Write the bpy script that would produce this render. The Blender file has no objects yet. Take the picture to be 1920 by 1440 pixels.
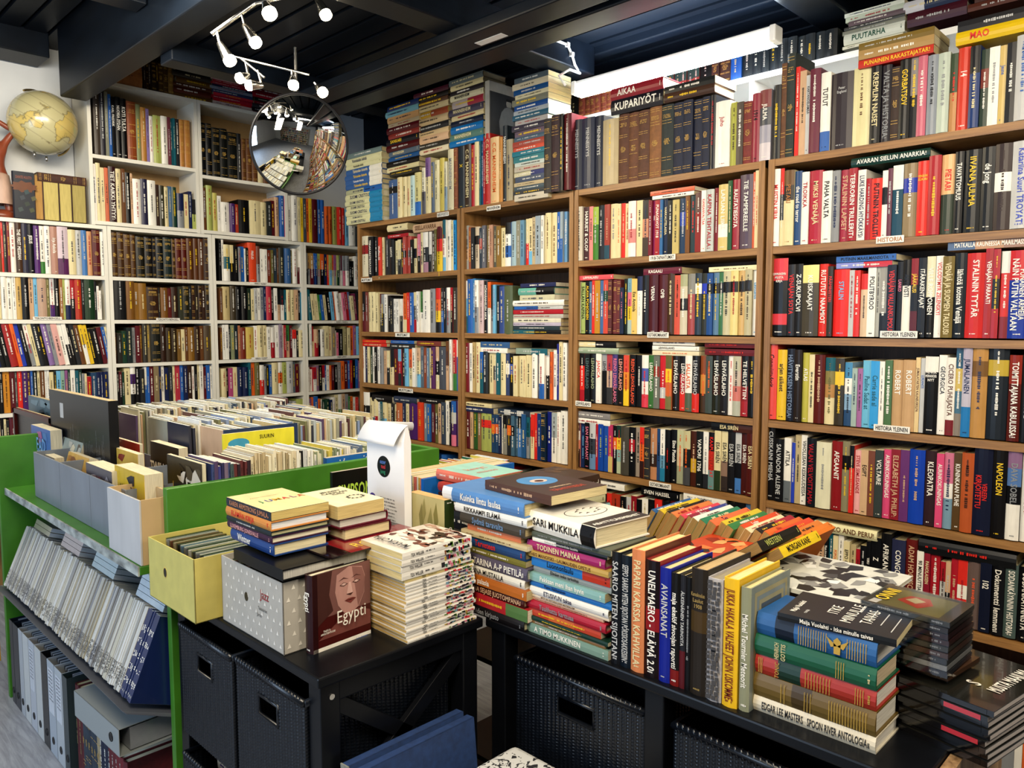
import bpy, math, random
import numpy as np
from mathutils import Matrix, Vector
random.seed(7)
scene = bpy.context.scene
COL = scene.collection
R_ = math.radians

# ------------------------------------------------------------------ camera
CAM = np.array([0., 0., 1.42])
PITCH = math.atan(114 / 1442.); YAW = R_(45.5)
cam_d = bpy.data.cameras.new('camera'); cam = bpy.data.objects.new('camera', cam_d); COL.objects.link(cam)
cam.location = CAM.tolist(); cam.rotation_euler = (math.pi / 2 - PITCH, 0, -YAW)
cam_d.sensor_width = 36; cam_d.lens = 1442 / 1920 * 36; cam_d.clip_start = 0.02
scene.camera = cam
_F = np.array([math.sin(YAW) * math.cos(PITCH), math.cos(YAW) * math.cos(PITCH), -math.sin(PITCH)])
_R = np.array([math.cos(YAW), -math.sin(YAW), 0.]); _U = np.cross(_R, _F)
def ray(x, y): return _F + _R * (x - 960) / 1442. + _U * (720 - y) / 1442.
def onx(x, y, X): r = ray(x, y); return CAM + r * X / r[0]
def ony(x, y, Y): r = ray(x, y); return CAM + r * Y / r[1]
def onz(x, y, z): r = ray(x, y); return CAM + r * (z - CAM[2]) / r[2]

# ------------------------------------------------------------------ world, exposure
scene.view_settings.view_transform = 'Standard'; scene.view_settings.look = 'None'
scene.view_settings.gamma = 1; scene.view_settings.use_curve_mapping = False
scene.view_settings.exposure = 0.55
w = bpy.data.worlds.new('world'); scene.world = w; w.use_nodes = True
w.node_tree.nodes['Background'].inputs[0].default_value = (0.75, 0.85, 1, 1)
w.node_tree.nodes['Background'].inputs[1].default_value = 0.05
scene.cycles.max_bounces = 6; scene.cycles.diffuse_bounces = 3; scene.cycles.glossy_bounces = 3
scene.cycles.transmission_bounces = 4; scene.cycles.sample_clamp_indirect = 4
scene.cycles.caustics_reflective = False; scene.cycles.caustics_refractive = False

# ------------------------------------------------------------------ big lights (added soft fills out of view, and daylight from the shop window)
def area(name, loc, aim, sx, sy, power, col):
    d = bpy.data.lights.new(name, 'AREA'); d.shape = 'RECTANGLE'; d.size = sx; d.size_y = sy; d.energy = power; d.color = col
    o = bpy.data.objects.new(name, d); COL.objects.link(o); o.location = loc
    o.rotation_euler = (Vector(aim) - Vector(loc)).to_track_quat('-Z', 'Y').to_euler()
    return o
area('fill_light_behind', (0.1, 0.5, 2.45), (1.9, 1.6, 1.0), 0.5, 1.3, 47, (1, .87, .67))  # added warm softbox, unseen, lights the oak shelves
area('fill_light_aisle', (1.35, -0.6, 2.5), (2.2, 1.2, 0.9), 0.4, 1.3, 34, (1, .89, .72))  # added unseen fill from the right, brightens spines and page edges
area('fill_light_left', (0.75, 3.0, 2.56), (1.6, 4.6, 1.1), 1.2, 0.3, 29, (1, .90, .72))  # added fill above the frame to brighten the white bookcases
area('fill_light_middle', (1.7, 1.2, 2.57), (1.75, 1.4, 0.7), 0.9, 0.4, 13, (1, .91, .76))  # added overhead fill for the tables, no fixture modelled
area('shop_window', (-1.7, 2.2, 1.35), (1.2, 2.4, 0.6), 1.6, 1.7, 42, (.60, .77, 1))

# ------------------------------------------------------------------ colours
def s2l(c): return c / 12.92 if c <= .04045 else ((c + .055) / 1.055) ** 2.4
PAL = dict(k='101014', K='2a2c30', w='e6e2d8', c='d8cba0', y='e0bd30', r='a51f2c', R='d03228', d='5c1822', o='d9692c',
           O='a9743f', n='6a4426', N='3a251b', g='3f7a3c', G='1d3f30', l='a5ac62', v='6d6738', b='2a62a8', B='1c2850',
           s='74b0d0', t='1e5f6c', p='d67a92', P='4c2a68', m='8c5a86', e='8c8e90', E='bcbcba', f='c8a686', z='3048b0')
NAMES = {'k': 'black', 'K': 'charcoal', 'w': 'white', 'c': 'cream', 'y': 'yellow', 'r': 'red', 'R': 'bright red', 'd': 'maroon',
         'o': 'orange', 'O': 'tan', 'n': 'brown', 'N': 'dark brown', 'g': 'green', 'G': 'dark green', 'l': 'pale green',
         'v': 'olive', 'b': 'blue', 'B': 'navy', 's': 'sky blue', 't': 'teal', 'p': 'pink', 'P': 'purple', 'm': 'mauve',
         'e': 'grey', 'E': 'light grey', 'f': 'beige'}
def hexc(h): return tuple(s2l(int(h[i:i + 2], 16) / 255) ** 1.14 for i in (0, 2, 4))
_cc = {}
def col(c):
    if isinstance(c, tuple): return c
    if c not in _cc: _cc[c] = hexc(PAL[c] if len(c) == 1 else c.lstrip('#'))
    return _cc[c]
def colname(c):
    if len(c) == 1: return NAMES.get(c, 'grey')
    a = col(c); best = min(NAMES, key=lambda k: sum((x ** .45 - y ** .45) ** 2 for x, y in zip(a, col(k))))
    return NAMES[best]
def cols_of(s):
    """'wwk' or '#aabbcc' or '#aabbcc.k.w' -> list of colour codes, top to bottom"""
    if s.startswith('#') or '.' in s: return [q for q in s.split('.') if q]
    return list(s)

# ------------------------------------------------------------------ materials
def mat(name, base=None, rough=.5, metal=0, attr=False, noise=None, bump=None, emit=None, coat=0, trans=0, alpha=1, spec=.5):
    m = bpy.data.materials.new(name); m.use_nodes = True; nt = m.node_tree; N = nt.nodes; L = nt.links
    b = N['Principled BSDF']; b.inputs['Roughness'].default_value = rough; b.inputs['Metallic'].default_value = metal
    b.inputs['Coat Weight'].default_value = coat; b.inputs['Transmission Weight'].default_value = trans
    b.inputs['Specular IOR Level'].default_value = spec
    src = None
    if attr:
        a = N.new('ShaderNodeVertexColor'); a.layer_name = 'Col'; src = a.outputs['Color']
    elif base: b.inputs['Base Color'].default_value = (*base, 1)
    tc = N.new('ShaderNodeTexCoord')
    if noise:   # (scale, amount, dark colour or None, stretch)
        sc, amt, st = noise
        mp = N.new('ShaderNodeMapping'); mp.inputs['Scale'].default_value = st; L.new(tc.outputs['Object'], mp.inputs[0])
        nz = N.new('ShaderNodeTexNoise'); nz.inputs['Scale'].default_value = sc; nz.inputs['Detail'].default_value = 5
        L.new(mp.outputs[0], nz.inputs['Vector'])
        rp = N.new('ShaderNodeMapRange'); rp.inputs[1].default_value = .3; rp.inputs[2].default_value = .7
        rp.inputs[3].default_value = 1 - amt; rp.inputs[4].default_value = 1 + amt * .4; L.new(nz.outputs[0], rp.inputs[0])
        mx = N.new('ShaderNodeVectorMath'); mx.operation = 'SCALE'
        if src: L.new(src, mx.inputs[0])
        else: mx.inputs[0].default_value = base
        L.new(rp.outputs[0], mx.inputs['Scale']); L.new(mx.outputs[0], b.inputs['Base Color'])
        if bump:
            bp = N.new('ShaderNodeBump'); bp.inputs['Strength'].default_value = bump; bp.inputs['Distance'].default_value = .002
            L.new(nz.outputs[0], bp.inputs['Height']); L.new(bp.outputs[0], b.inputs['Normal'])
    elif src: L.new(src, b.inputs['Base Color'])
    if emit:
        b.inputs['Emission Color'].default_value = (*emit[0], 1); b.inputs['Emission Strength'].default_value = emit[1]
    return m
M_PRINT = mat('printed_cover', attr=True, rough=.36, noise=(45, .10, (1, 1, .4)), spec=.28)
M_OLD = mat('old_cloth_cover', attr=True, rough=.7, noise=(70, .28, (1, 1, 1)), bump=.3)
M_PAGES = mat('page_edges', attr=True, rough=.85, noise=(900, .30, (1, .02, .02)), spec=.1)
M_WALLW = mat('white_painted_wall', (.62, .64, .66), .8, noise=(6, .06, (1, 1, 1)))
M_WHITE = mat('white_shelf_board', (.72, .69, .60), .45, noise=(9, .05, (1, 1, 1)))
M_KHAKI = mat('hardboard_back', (.34, .21, .085), .7, noise=(14, .14, (1, 1, 1)))
M_BEAM = mat('black_painted_timber', (.0030, .0052, .0095), .40, noise=(9, .6, (1, .25, 1)), bump=.5, spec=.15)
M_CEIL = mat('dark_blue_ceiling_board', (.0026, .0046, .0085), .45, noise=(10, .45, (1, .15, 1)), bump=.3, spec=.15)
M_BLACK = mat('black_lacquered_wood', (.0025, .003, .0045), .34, noise=(16, .3, (1, 1, 1)), spec=.22)
M_CHROME = mat('brushed_chrome', (.62, .60, .57), .22, 1)
M_STEELB = mat('black_steel', (.015, .015, .018), .35, .4)
M_WHITEPL = mat('white_plastic', (.8, .8, .78), .35)
M_GREEN = mat('green_painted_wood', (.04, .17, .010), .45, noise=(11, .22, (1, 1, 1)), bump=.15)
def wood(name, c1, c2, sc=(1.2, 1.2, 14), rough=.45):
    m = bpy.data.materials.new(name); m.use_nodes = True; N = m.node_tree.nodes; L = m.node_tree.links
    b = N['Principled BSDF']; b.inputs['Roughness'].default_value = rough
    tc = N.new('ShaderNodeTexCoord'); mp = N.new('ShaderNodeMapping'); mp.inputs['Scale'].default_value = sc
    nz = N.new('ShaderNodeTexNoise'); nz.inputs['Scale'].default_value = 5; nz.inputs['Detail'].default_value = 8; nz.inputs['Roughness'].default_value = .65
    nz.inputs['Distortion'].default_value = .6
    cr = N.new('ShaderNodeValToRGB'); cr.color_ramp.elements[0].position = .32; cr.color_ramp.elements[1].position = .68
    cr.color_ramp.elements[0].color = (*c1, 1); cr.color_ramp.elements[1].color = (*c2, 1)
    L.new(tc.outputs['Object'], mp.inputs[0]); L.new(mp.outputs[0], nz.inputs['Vector']); L.new(nz.outputs[0], cr.inputs[0])
    L.new(cr.outputs[0], b.inputs['Base Color'])
    bp = N.new('ShaderNodeBump'); bp.inputs['Strength'].default_value = .15; bp.inputs['Distance'].default_value = .001
    L.new(nz.outputs[0], bp.inputs['Height']); L.new(bp.outputs[0], b.inputs['Normal'])
    return m
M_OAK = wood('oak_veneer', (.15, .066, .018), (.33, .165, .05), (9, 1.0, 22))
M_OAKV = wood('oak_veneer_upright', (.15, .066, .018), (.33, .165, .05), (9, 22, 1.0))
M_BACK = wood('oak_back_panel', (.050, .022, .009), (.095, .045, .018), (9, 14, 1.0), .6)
M_FLOOR = wood('grey_floor_planks', (.16, .17, .20), (.34, .36, .40), (12, 1.2, 1), .4)

# ------------------------------------------------------------------ mesh builder
class MB:
    def __init__(s): s.v = []; s.n = 0; s.f = []; s.c = []; s.m = []; s.M = None
    def add(s, verts, faces, c, m=0, M=None):
        a = np.asarray(verts, dtype=float)
        for T in (M, s.M):
            if T is not None:
                T = np.array(T); a = a @ T[:3, :3].T + T[:3, 3]
        s.v.append(a); n = s.n
        s.f += [tuple(i + n for i in f) for f in faces]
        cs = c if isinstance(c, list) else [c] * len(faces)
        s.c += cs; s.m += [m] * len(faces); s.n += len(a)
    def box(s, a, b, c=(.5, .5, .5), m=0, M=None):
        x0, y0, z0 = a; x1, y1, z1 = b
        v = [(x0, y0, z0), (x1, y0, z0), (x1, y1, z0), (x0, y1, z0), (x0, y0, z1), (x1, y0, z1), (x1, y1, z1), (x0, y1, z1)]
        s.add(v, [(0, 3, 2, 1), (4, 5, 6, 7), (0, 1, 5, 4), (1, 2, 6, 5), (2, 3, 7, 6), (3, 0, 4, 7)], c, m, M)
    def tube(s, pts, r, seg=8, c=(.5, .5, .5), m=0, cap=True, M=None):
        P = [Vector(p) for p in pts]; V = []; Fc = []
        rr = r if isinstance(r, (list, tuple)) else [r] * len(P)
        up = None
        for i, p in enumerate(P):
            d = (P[min(i + 1, len(P) - 1)] - P[max(i - 1, 0)]).normalized()
            if up is None: up = d.orthogonal().normalized()
            up = (up - d * up.dot(d)).normalized(); q = d.cross(up)
            for k in range(seg):
                t = 2 * math.pi * k / seg
                V.append(p + (up * math.cos(t) + q * math.sin(t)) * rr[i])
        for i in range(len(P) - 1):
            for k in range(seg):
                a = i * seg + k; b2 = i * seg + (k + 1) % seg
                Fc.append((a, b2, b2 + seg, a + seg))
        if cap: Fc.append(tuple(range(seg))[::-1]); Fc.append(tuple((len(P) - 1) * seg + k for k in range(seg)))
        s.add([tuple(v) for v in V], Fc, c, m, M)
    def lathe(s, prof, seg=32, c=(.5, .5, .5), m=0, M=None):
        V = []; Fc = []
        for (r, z) in prof:
            for k in range(seg):
                t = 2 * math.pi * k / seg; V.append((r * math.cos(t), r * math.sin(t), z))
        for i in range(len(prof) - 1):
            for k in range(seg):
                a = i * seg + k; b2 = i * seg + (k + 1) % seg
                Fc.append((a, b2, b2 + seg, a + seg))
        s.add(V, Fc, c, m, M)
    def build(s, name, mats, parent=None, smooth=False):
        me = bpy.data.meshes.new(name)
        V = np.concatenate(s.v) if s.v else np.zeros((0, 3))
        me.from_pydata(V.tolist(), [], s.f)
        mats = mats if isinstance(mats, (list, tuple)) else [mats]
        for q in mats: me.materials.append(q)
        me.polygons.foreach_set('material_index', s.m)
        ca = me.color_attributes.new('Col', 'FLOAT_COLOR', 'CORNER')
        arr = np.ones((len(me.loops), 4), dtype=np.float32)
        cnt = [len(f) for f in s.f]
        if s.c: arr[:, :3] = np.repeat(np.array(s.c, dtype=np.float32), cnt, axis=0)
        ca.data.foreach_set('color', arr.ravel())
        if smooth: me.polygons.foreach_set('use_smooth', [True] * len(me.polygons))
        me.update()
        o = bpy.data.objects.new(name, me); COL.objects.link(o)
        if parent: o.parent = parent
        return o
def tag(o, label, cat, group=None, kind=None):
    if label: o['label'] = label
    if cat: o['category'] = cat
    if group: o['group'] = group
    if kind: o['kind'] = kind
    return o
def struct(o): o['kind'] = 'structure'; return o
def empty(name, loc=(0, 0, 0), rz=0):
    o = bpy.data.objects.new(name, None); COL.objects.link(o); o.location = loc; o.rotation_euler = (0, 0, rz); return o
def smooth_by_angle(o, ang=40):
    me = o.data
    me.polygons.foreach_set('use_smooth', [True] * len(me.polygons))
    me.set_sharp_from_angle(angle=R_(ang))
def bevel(o, w=.002, seg=2):
    b = o.modifiers.new('bevel', 'BEVEL'); b.width = w; b.segments = seg; b.limit_method = 'ANGLE'; b.angle_limit = R_(50); return o

# ------------------------------------------------------------------ lettering: glyph cache built once
GL = {}
def _load_glyphs():
    chars = "ABCDEFGHIJKLMNOPQRSTUVWXYZÄÖÅÉabcdefghijklmnopqrstuvwxyzäöé0123456789.,-:&+!?'/"
    ob = None
    for bold in (0, 1):
        cu = bpy.data.curves.new('g', 'FONT'); cu.resolution_u = 2; cu.size = 1; cu.offset = .018 if bold else .0
        ob = bpy.data.objects.new('g', cu); COL.objects.link(ob)
        def mesh(t):
            cu.body = t; bpy.context.view_layer.update()
            dg = bpy.context.evaluated_depsgraph_get(); e = ob.evaluated_get(dg); me = e.to_mesh()
            V = np.array([v.co[:] for v in me.vertices]) if len(me.vertices) else np.zeros((0, 3))
            Fc = [tuple(p.vertices) for p in me.polygons]; e.to_mesh_clear(); return V, Fc
        a, _ = mesh('HH'); w0 = a[:, 0].max() - a[:, 0].min()
        for ch in chars:
            V, Fc = mesh(ch); q, _ = mesh('H' + ch + 'H')
            GL[(ch, bold)] = (V, Fc, q[:, 0].max() - q[:, 0].min() - w0)
        GL[(' ', bold)] = (np.zeros((0, 3)), [], .28)
        COL.objects.unlink(ob); bpy.data.objects.remove(ob)
_load_glyphs()
def letters(mb, text, c, maxlen, capH, M, bold=1, m=0, align=.5, stretch=True):
    """text laid in local x (reading direction) / z (up), centred at the origin, facing -y, inside maxlen; M places it"""
    x = 0; parts = []
    for ch in text:
        g = GL.get((ch, bold)) or GL[(' ', bold)]
        if len(g[0]): parts.append((g, x))
        x += g[2] + .02
    if not parts or x <= 0: return
    k = capH / .70; sx = k * .80
    if x * k > maxlen: sx = maxlen / x
    if sx < k * .40: k = sx / .40
    for g, gx in parts:
        V = np.zeros((len(g[0]), 3)); V[:, 0] = (g[0][:, 0] + gx - x * align) * sx; V[:, 2] = (g[0][:, 1] - .34) * k
        mb.add(V, g[1], c, m, M)
def marks(mb, rnd, c, length, h, M, m=0):
    """an illegible line of small print"""
    x = -length / 2; V = []; Fc = []
    while x < length / 2:
        w_ = h * rnd.uniform(.35, .8); hh = h * rnd.uniform(.55, 1)
        if rnd.random() < .82:
            n = len(V); V += [(x, 0, -hh / 2), (x + w_ * .7, 0, -hh / 2), (x + w_ * .7, 0, hh / 2), (x, 0, hh / 2)]; Fc.append((n, n + 1, n + 2, n + 3))
        x += w_
    if V: mb.add(V, Fc, c, m, M)

# spine text frame: reading direction runs from the top of the spine down
def spine_M(xc, y, zc):   # local text (x, z) -> book (z down, x)
    return np.array([[0, 0, 1, xc], [0, 1, 0, y], [-1, 0, 0, zc], [0, 0, 0, 1.]])
def across_M(xc, y, zc):
    return np.array([[1, 0, 0, xc], [0, 1, 0, y], [0, 0, 1, zc], [0, 0, 0, 1.]])
PAGE_COLS = ['d9cfae', 'cfc29a', 'e2dcc6', 'c9b98e', 'ddd2b4']
def book_mesh(mb, T, H, D, cols, title='', ink='w', style='p', gold=False, rnd=random, M=None, pages=None, mk=True, mp=None, front=None):
    """local frame: x across the spine (0..T), y from the spine (0) to the fore-edge (D), z from foot (0) to head (H)"""
    C = [col(q) for q in cols]; n = len(C)
    b = min(T * .16, .006) if style == 'h' else .0008
    seg = 4 if style == 'h' else 2
    prof = []
    for i in range(seg + 1):
        t = i / seg; prof.append((T * t, -b * math.sin(math.pi * t) if style == 'h' else (-b if 0 < i < seg else 0)))
    zs = [H * (1 - i / n) for i in range(n + 1)]
    if gold and n == 1: pass
    V = []; Fc = []; cs = []
    for z in zs:
        for (x, y) in prof: V.append((x, y, z))
    W_ = seg + 1
    for i in range(n):
        for k in range(seg):
            Fc.append(((i + 1) * W_ + k, (i + 1) * W_ + k + 1, i * W_ + k + 1, i * W_ + k)); cs.append(C[i])
    side = C[0] if n < 3 else C[n // 2]
    fr = col(front) if front else side
    pm = 1 if mp is None else 0; mp = mp or mb
    o = len(V)
    V += [(0, 0, 0), (0, D, 0), (0, D, H), (0, 0, H), (T, 0, 0), (T, D, 0), (T, D, H), (T, 0, H)]
    Fc += [(o, o + 3, o + 2, o + 1), (o + 4, o + 5, o + 6, o + 7)]; cs += [side, fr]
    if style != 'h': Fc += [(o, o + 1, o + 5, o + 4)]; cs += [side]
    if style == 'h':      # thin boards and a page block set in below them
        bt = min(.0028, T * .16); ins = .004
        V += [(bt, 0, H), (bt, D, H), (T - bt, 0, H), (T - bt, D, H)]
        q = o + 8
        Fc += [(o + 3, q, q + 1, o + 2), (q + 2, o + 7, o + 6, q + 3)]; cs += [side, side]
        Fc += [tuple([k for k in range(W_)] + [q + 2, q])]; cs += [side]
        V += [(bt, 0, 0), (bt, D, 0), (T - bt, 0, 0), (T - bt, D, 0)]; q2 = q + 4; nb = n * W_
        Fc += [(o, o + 1, q2 + 1, q2), (q2 + 2, q2 + 3, o + 5, o + 4), tuple([nb + k for k in range(W_)][::-1] + [q2, q2 + 2])]; cs += [side, side, side]
        mb.add(V, Fc, cs, 0, M)
        pc = col(pages or rnd.choice(PAGE_COLS))
        mp.box((bt, 0, ins if H > .12 else .002), (T - bt, D - .004, H - ins), pc, pm, M)
        mb.add([(0, D, 0), (bt, D, 0), (bt, D, H), (0, D, H), (T - bt, D, 0), (T, D, 0), (T, D, H), (T - bt, D, H),
                (bt, 0, 0), (bt, D, 0), (bt, 0, H), (bt, D, H), (T - bt, 0, 0), (T - bt, D, 0), (T - bt, 0, H), (T - bt, D, H)],
               [(0, 3, 2, 1), (4, 7, 6, 5), (8, 9, 11, 10), (12, 14, 15, 13)], side, 0, M)
    else:
        Fc += [tuple([k for k in range(W_)] + [o + 6, o + 2]), (o + 1, o + 2, o + 6, o + 5)]; cs += [side, side]
        mb.add(V, Fc, cs, 0, M)
        pc = col(pages or rnd.choice(PAGE_COLS)); e = min(.0009, T * .12)
        if pm == 0: mp.box((e, .0006, -.0003), (T - e, D + .0003, H + .0003), pc)
        else: mp.add([(e, .0006, H + .0003), (T - e, .0006, H + .0003), (T - e, D - .0001, H + .0003), (e, D - .0001, H + .0003),
                (e, D + .0003, .0005), (T - e, D + .0003, .0005), (T - e, D + .0003, H - .0005), (e, D + .0003, H - .0005),
                (e, .0006, -.0003), (T - e, .0006, -.0003), (T - e, D - .0001, -.0003), (e, D - .0001, -.0003)],
               [(0, 1, 2, 3), (4, 7, 6, 5), (8, 11, 10, 9)], pc, pm, M)
    y = -b - .0006; ic = col(ink)
    if gold:
        gc = col('#c9a65a')
        for zf in rnd.choice([(.04, .07, .22, .26, .74, .78, .93, .96), (.05, .2, .4, .6, .8, .95), (.06, .09, .3, .33, .66, .69, .92, .95)]):
            mb.box((T * .10, -b * .9 - .0004, H * zf), (T * .90, -b * .9, H * zf + .0014), gc, 0, M)
        if not title:
            for zf in (.86, .84, .82): 
                Mx = across_M(T / 2, y, H * zf); Mx = Mx if M is None else np.array(M) @ Mx
                marks(mb, rnd, gc, T * .62, .0035, Mx)
            if T > .016:
                for kk in range(5):
                    zz = H * .45 + kk * .0045
                    Mx = across_M(T / 2, y, zz); Mx = Mx if M is None else np.array(M) @ Mx
                    marks(mb, rnd, gc, T * (.5 - .08 * abs(kk - 2)), .004, Mx)
            return
    if title:
        across = title.startswith('_'); tt = title.lstrip('_')
        if across:
            words = tt.split(' '); hh = min(.008, T * .22)
            for i, wd in enumerate(words):
                Mx = across_M(T / 2, y, H * .80 - i * hh * 1.5); Mx = Mx if M is None else np.array(M) @ Mx
                letters(mb, wd, ic, T * .84, hh, Mx)
        elif '/' in tt:
            a, c2 = tt.split('/')
            for off, t2, hh in ((.64, a, .26), (.30, c2, .3)):
                Mx = spine_M(T * off, y, H * .5); Mx = Mx if M is None else np.array(M) @ Mx
                letters(mb, t2, ic, H * .82, T * hh, Mx)
        else:
            hh = min(T * .56, .0155 if H < .3 else .02) if mk != 2 else min(T * .50, .03); nl = min(.86, max(.35, len(tt) * hh * .76 / H))
            Mx = spine_M(T * .52, y, H * (.92 - nl / 2 - (.06 if nl < .6 else 0))); Mx = Mx if M is None else np.array(M) @ Mx
            letters(mb, tt, ic, H * nl, hh, Mx)
        if T > .014:
            Mx = across_M(T / 2, y, H * .05); Mx = Mx if M is None else np.array(M) @ Mx
            marks(mb, rnd, ic, T * .4, .004, Mx)
    elif mk and T > .005:
        ln = H * rnd.uniform(.35, .6); zc = H * rnd.uniform(.45, .6); hh = T * rnd.uniform(.22, .42)
        Mx = spine_M(T * .5, y, zc); Mx = Mx if M is None else np.array(M) @ Mx
        marks(mb, rnd, ic, ln, min(hh, .009), Mx)
        if rnd.random() < .6:
            Mx = spine_M(T * .5, y, H * .90 - .01); Mx = Mx if M is None else np.array(M) @ Mx
            marks(mb, rnd, ic, H * .12, min(hh * .7, .006), Mx)

def up_M(loc, phi=0., lean=0.):
    """upright book: spine faces -(cos phi, sin phi); loc = foot of the spine at its left edge as one looks at the spine"""
    d = np.array([math.cos(phi), math.sin(phi), 0.]); x = np.array([math.sin(phi), -math.cos(phi), 0.]); z = np.array([0, 0, 1.])
    if lean:
        c, s_ = math.cos(lean), math.sin(lean); x, z = x * c + z * s_, z * c - x * s_
    T = np.eye(4); T[:3, 0] = x; T[:3, 1] = d; T[:3, 2] = z; T[:3, 3] = loc; return T
def flat_M(loc, phi=0., jit=0.):
    """book lying on its side, spine facing -(cos phi, sin phi); loc = right end of the spine (foot) at the bottom"""
    p = phi + jit
    d = np.array([math.cos(p), math.sin(p), 0.]); z = np.array([-math.sin(p), math.cos(p), 0.])
    T = np.eye(4); T[:3, 0] = (0, 0, 1); T[:3, 1] = d; T[:3, 2] = z; T[:3, 3] = loc; return T
def ordinal(n):
    return '%d%s' % (n, 'th' if 10 <= n % 100 <= 20 else {1: 'st', 2: 'nd', 3: 'rd'}.get(n % 10, 'th'))
MASS = MB()      # books beyond the 600 or so that show largest: one object of kind stuff
COUNT = {'hardcover_book': 0, 'paperback_book': 0}
def inkfor(cs, rnd):
    l = sum(col(cs[len(cs) // 2])) / 3
    return rnd.choice(['w', 'c', 'w', 'E', 'y']) if l < .22 else rnd.choice(['k', 'K', 'r', 'B', 'N'])
def put_book(T, H, D, cols, title, ink, Mw, label, group, gold=False, hard=None, rnd=random, mass=False, old=False, pages=None, mk=True):
    if hard is None: hard = (T > .0300 or (gold and T > .02) or (H > .226 and T > .022))
    st = 'h' if hard else 'p'
    ink = ink or inkfor(cols, rnd)
    if mass:
        book_mesh(MASS, T, H, D, cols, title, ink, st, gold, rnd, Mw, pages); return None
    mb = MB(); book_mesh(mb, T, H, D, cols, title, ink, st, gold, rnd, None, pages, mk)
    nm = 'hardcover_book' if hard else 'paperback_book'; COUNT[nm] += 1
    o = mb.build(nm, [M_OLD if (gold or old) else M_PRINT, M_PAGES]); o.matrix_world = Matrix(Mw.tolist())
    tag(o, label, 'book', group); return o
_TXT_NAMES = ('STALIN', 'PUTIN', 'GORBA', 'MAO', 'ELIZ', 'NAPOL', 'KLEO', 'MANNER', 'FREUD', 'ZELEN', 'SIR', 'LEHV', 'Peter', 'LUKE', 'ADAM', 'Esa',
              'Juho', 'HARRIET', 'Eino', 'SALVADOR', 'CICERO', 'Irja', 'Katariina', 'DAVA', 'de Jong', 'HASSEL', 'KREIKAN', 'Waffen', 'JESUS', 'IIVANA', 'X', 'SAARIO', 'MUKKILA', 'KORTELAINEN', 'EDWARD', 'PAPARI')
def short(colr, title, rest):
    a = '%s book%s, %s' % (colr, title, rest)
    return a if len(a.replace('/', ' ').split()) <= 15 else '%s book, %s' % (colr, rest)
def tlabel(title):
    t = title.lstrip('_').replace('/', ' ')
    if not t or any(q in t for q in _TXT_NAMES) or len(t.split()) > 3: return ''
    return ' titled ' + t
def row(ref, wall, pos, base, x0, data, desc, grp, mass=False, lean=0, depth=.15, setback=.012, gold=False, old=False, seed=1):
    """one shelf row; pos = plane of the spines, data = right edge, head, colours, title, ink per book (photo crop pixels)"""
    ox, oy, s = ref; rnd = random.Random(seed * 977 + int(base * 1000)); P = pos + setback
    un = (lambda x, y: onx(ox + x / s, oy + y / s, P)) if wall == 'X' else (lambda x, y: ony(ox + x / s, oy + y / s, P))
    ax = 1 if wall == 'X' else 0
    toks = [t.strip().split(',') for t in data.replace('\n', '').split('|') if t.strip()]
    xl = x0; yt = 0; n = 0; lastc = 'n'
    for t in toks:
        t += [''] * (5 - len(t))
        xr = float(t[0]); yt = float(t[1]) if t[1] else yt
        cstr = t[2] or lastc; lastc = cstr
        g = gold
        if cstr.endswith('*'): g = True; cstr = cstr[:-1]
        cs = cols_of(cstr); n += 1
        ym = yt
        a = un(xl, ym)[ax]; b2 = un(xr, ym)[ax]; top = un((xl + xr) / 2, ym)[2]
        T = abs(b2 - a) - .0008; H = min(max(top - base, .08), .40)
        jit = rnd.uniform(-.004, .006) if not mass else rnd.uniform(-.006, .008)
        if lean:
            H = H / math.cos(lean); a += math.sin(lean) * H * (1 if wall == 'Y' else -1)
        if wall == 'X': Mw = up_M((P + jit, a, base + .001), 0, lean)
        else: Mw = up_M((a, P + jit, base + .001), math.pi / 2, lean)
        D = min(depth, H * .72) if not mass else depth
        lab = short(colname(cs[0] if len(cs) < 3 else cs[1]), tlabel(t[3]), '%s from the left, %s' % (ordinal(n), desc))
        put_book(T, H, D, cs, t[3], t[4], Mw, lab, grp, g, None, rnd, mass, old)
        xl = xr
def flats(ref, wall, pos, items, desc, grp, mass=False, setback=.010, depth=.15, zfix=None):
    """books lying on top of a row: x0, x1, foot y at x0, thickness px, colours, title, ink"""
    ox, oy, s = ref; P = pos + setback; rnd = random.Random(len(items) + 5)
    n = 0
    toks = [t.strip().split(',') for t in items.replace('\n', '').split('|') if t.strip()]
    for t in toks:
        t += [''] * (7 - len(t)); n += 1
        x0, x1, yb, th = map(float, t[:4])
        un = (lambda x, y: onx(ox + x / s, oy + y / s, P)) if wall == 'X' else (lambda x, y: ony(ox + x / s, oy + y / s, P))
        a = un(x0, yb); a2 = un(x0, yb - th); b2 = un(x1, yb)
        T = a2[2] - a[2] - .0005; ax = 1 if wall == 'X' else 0; H = abs(b2[ax] - a[ax])
        if wall == 'X': Mw = flat_M((P, b2[1], a[2]), 0)
        else: Mw = flat_M((b2[0], P, a[2]), math.pi / 2)
        cs = cols_of(t[4])
        lab = short(colname(cs[0]), tlabel(t[5]), '%s of those lying on %s' % (ordinal(n), desc))
        put_book(T, H, depth, cs[::1], t[5], t[6], Mw, lab, grp, False, None, rnd, mass, mk=2)
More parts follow.
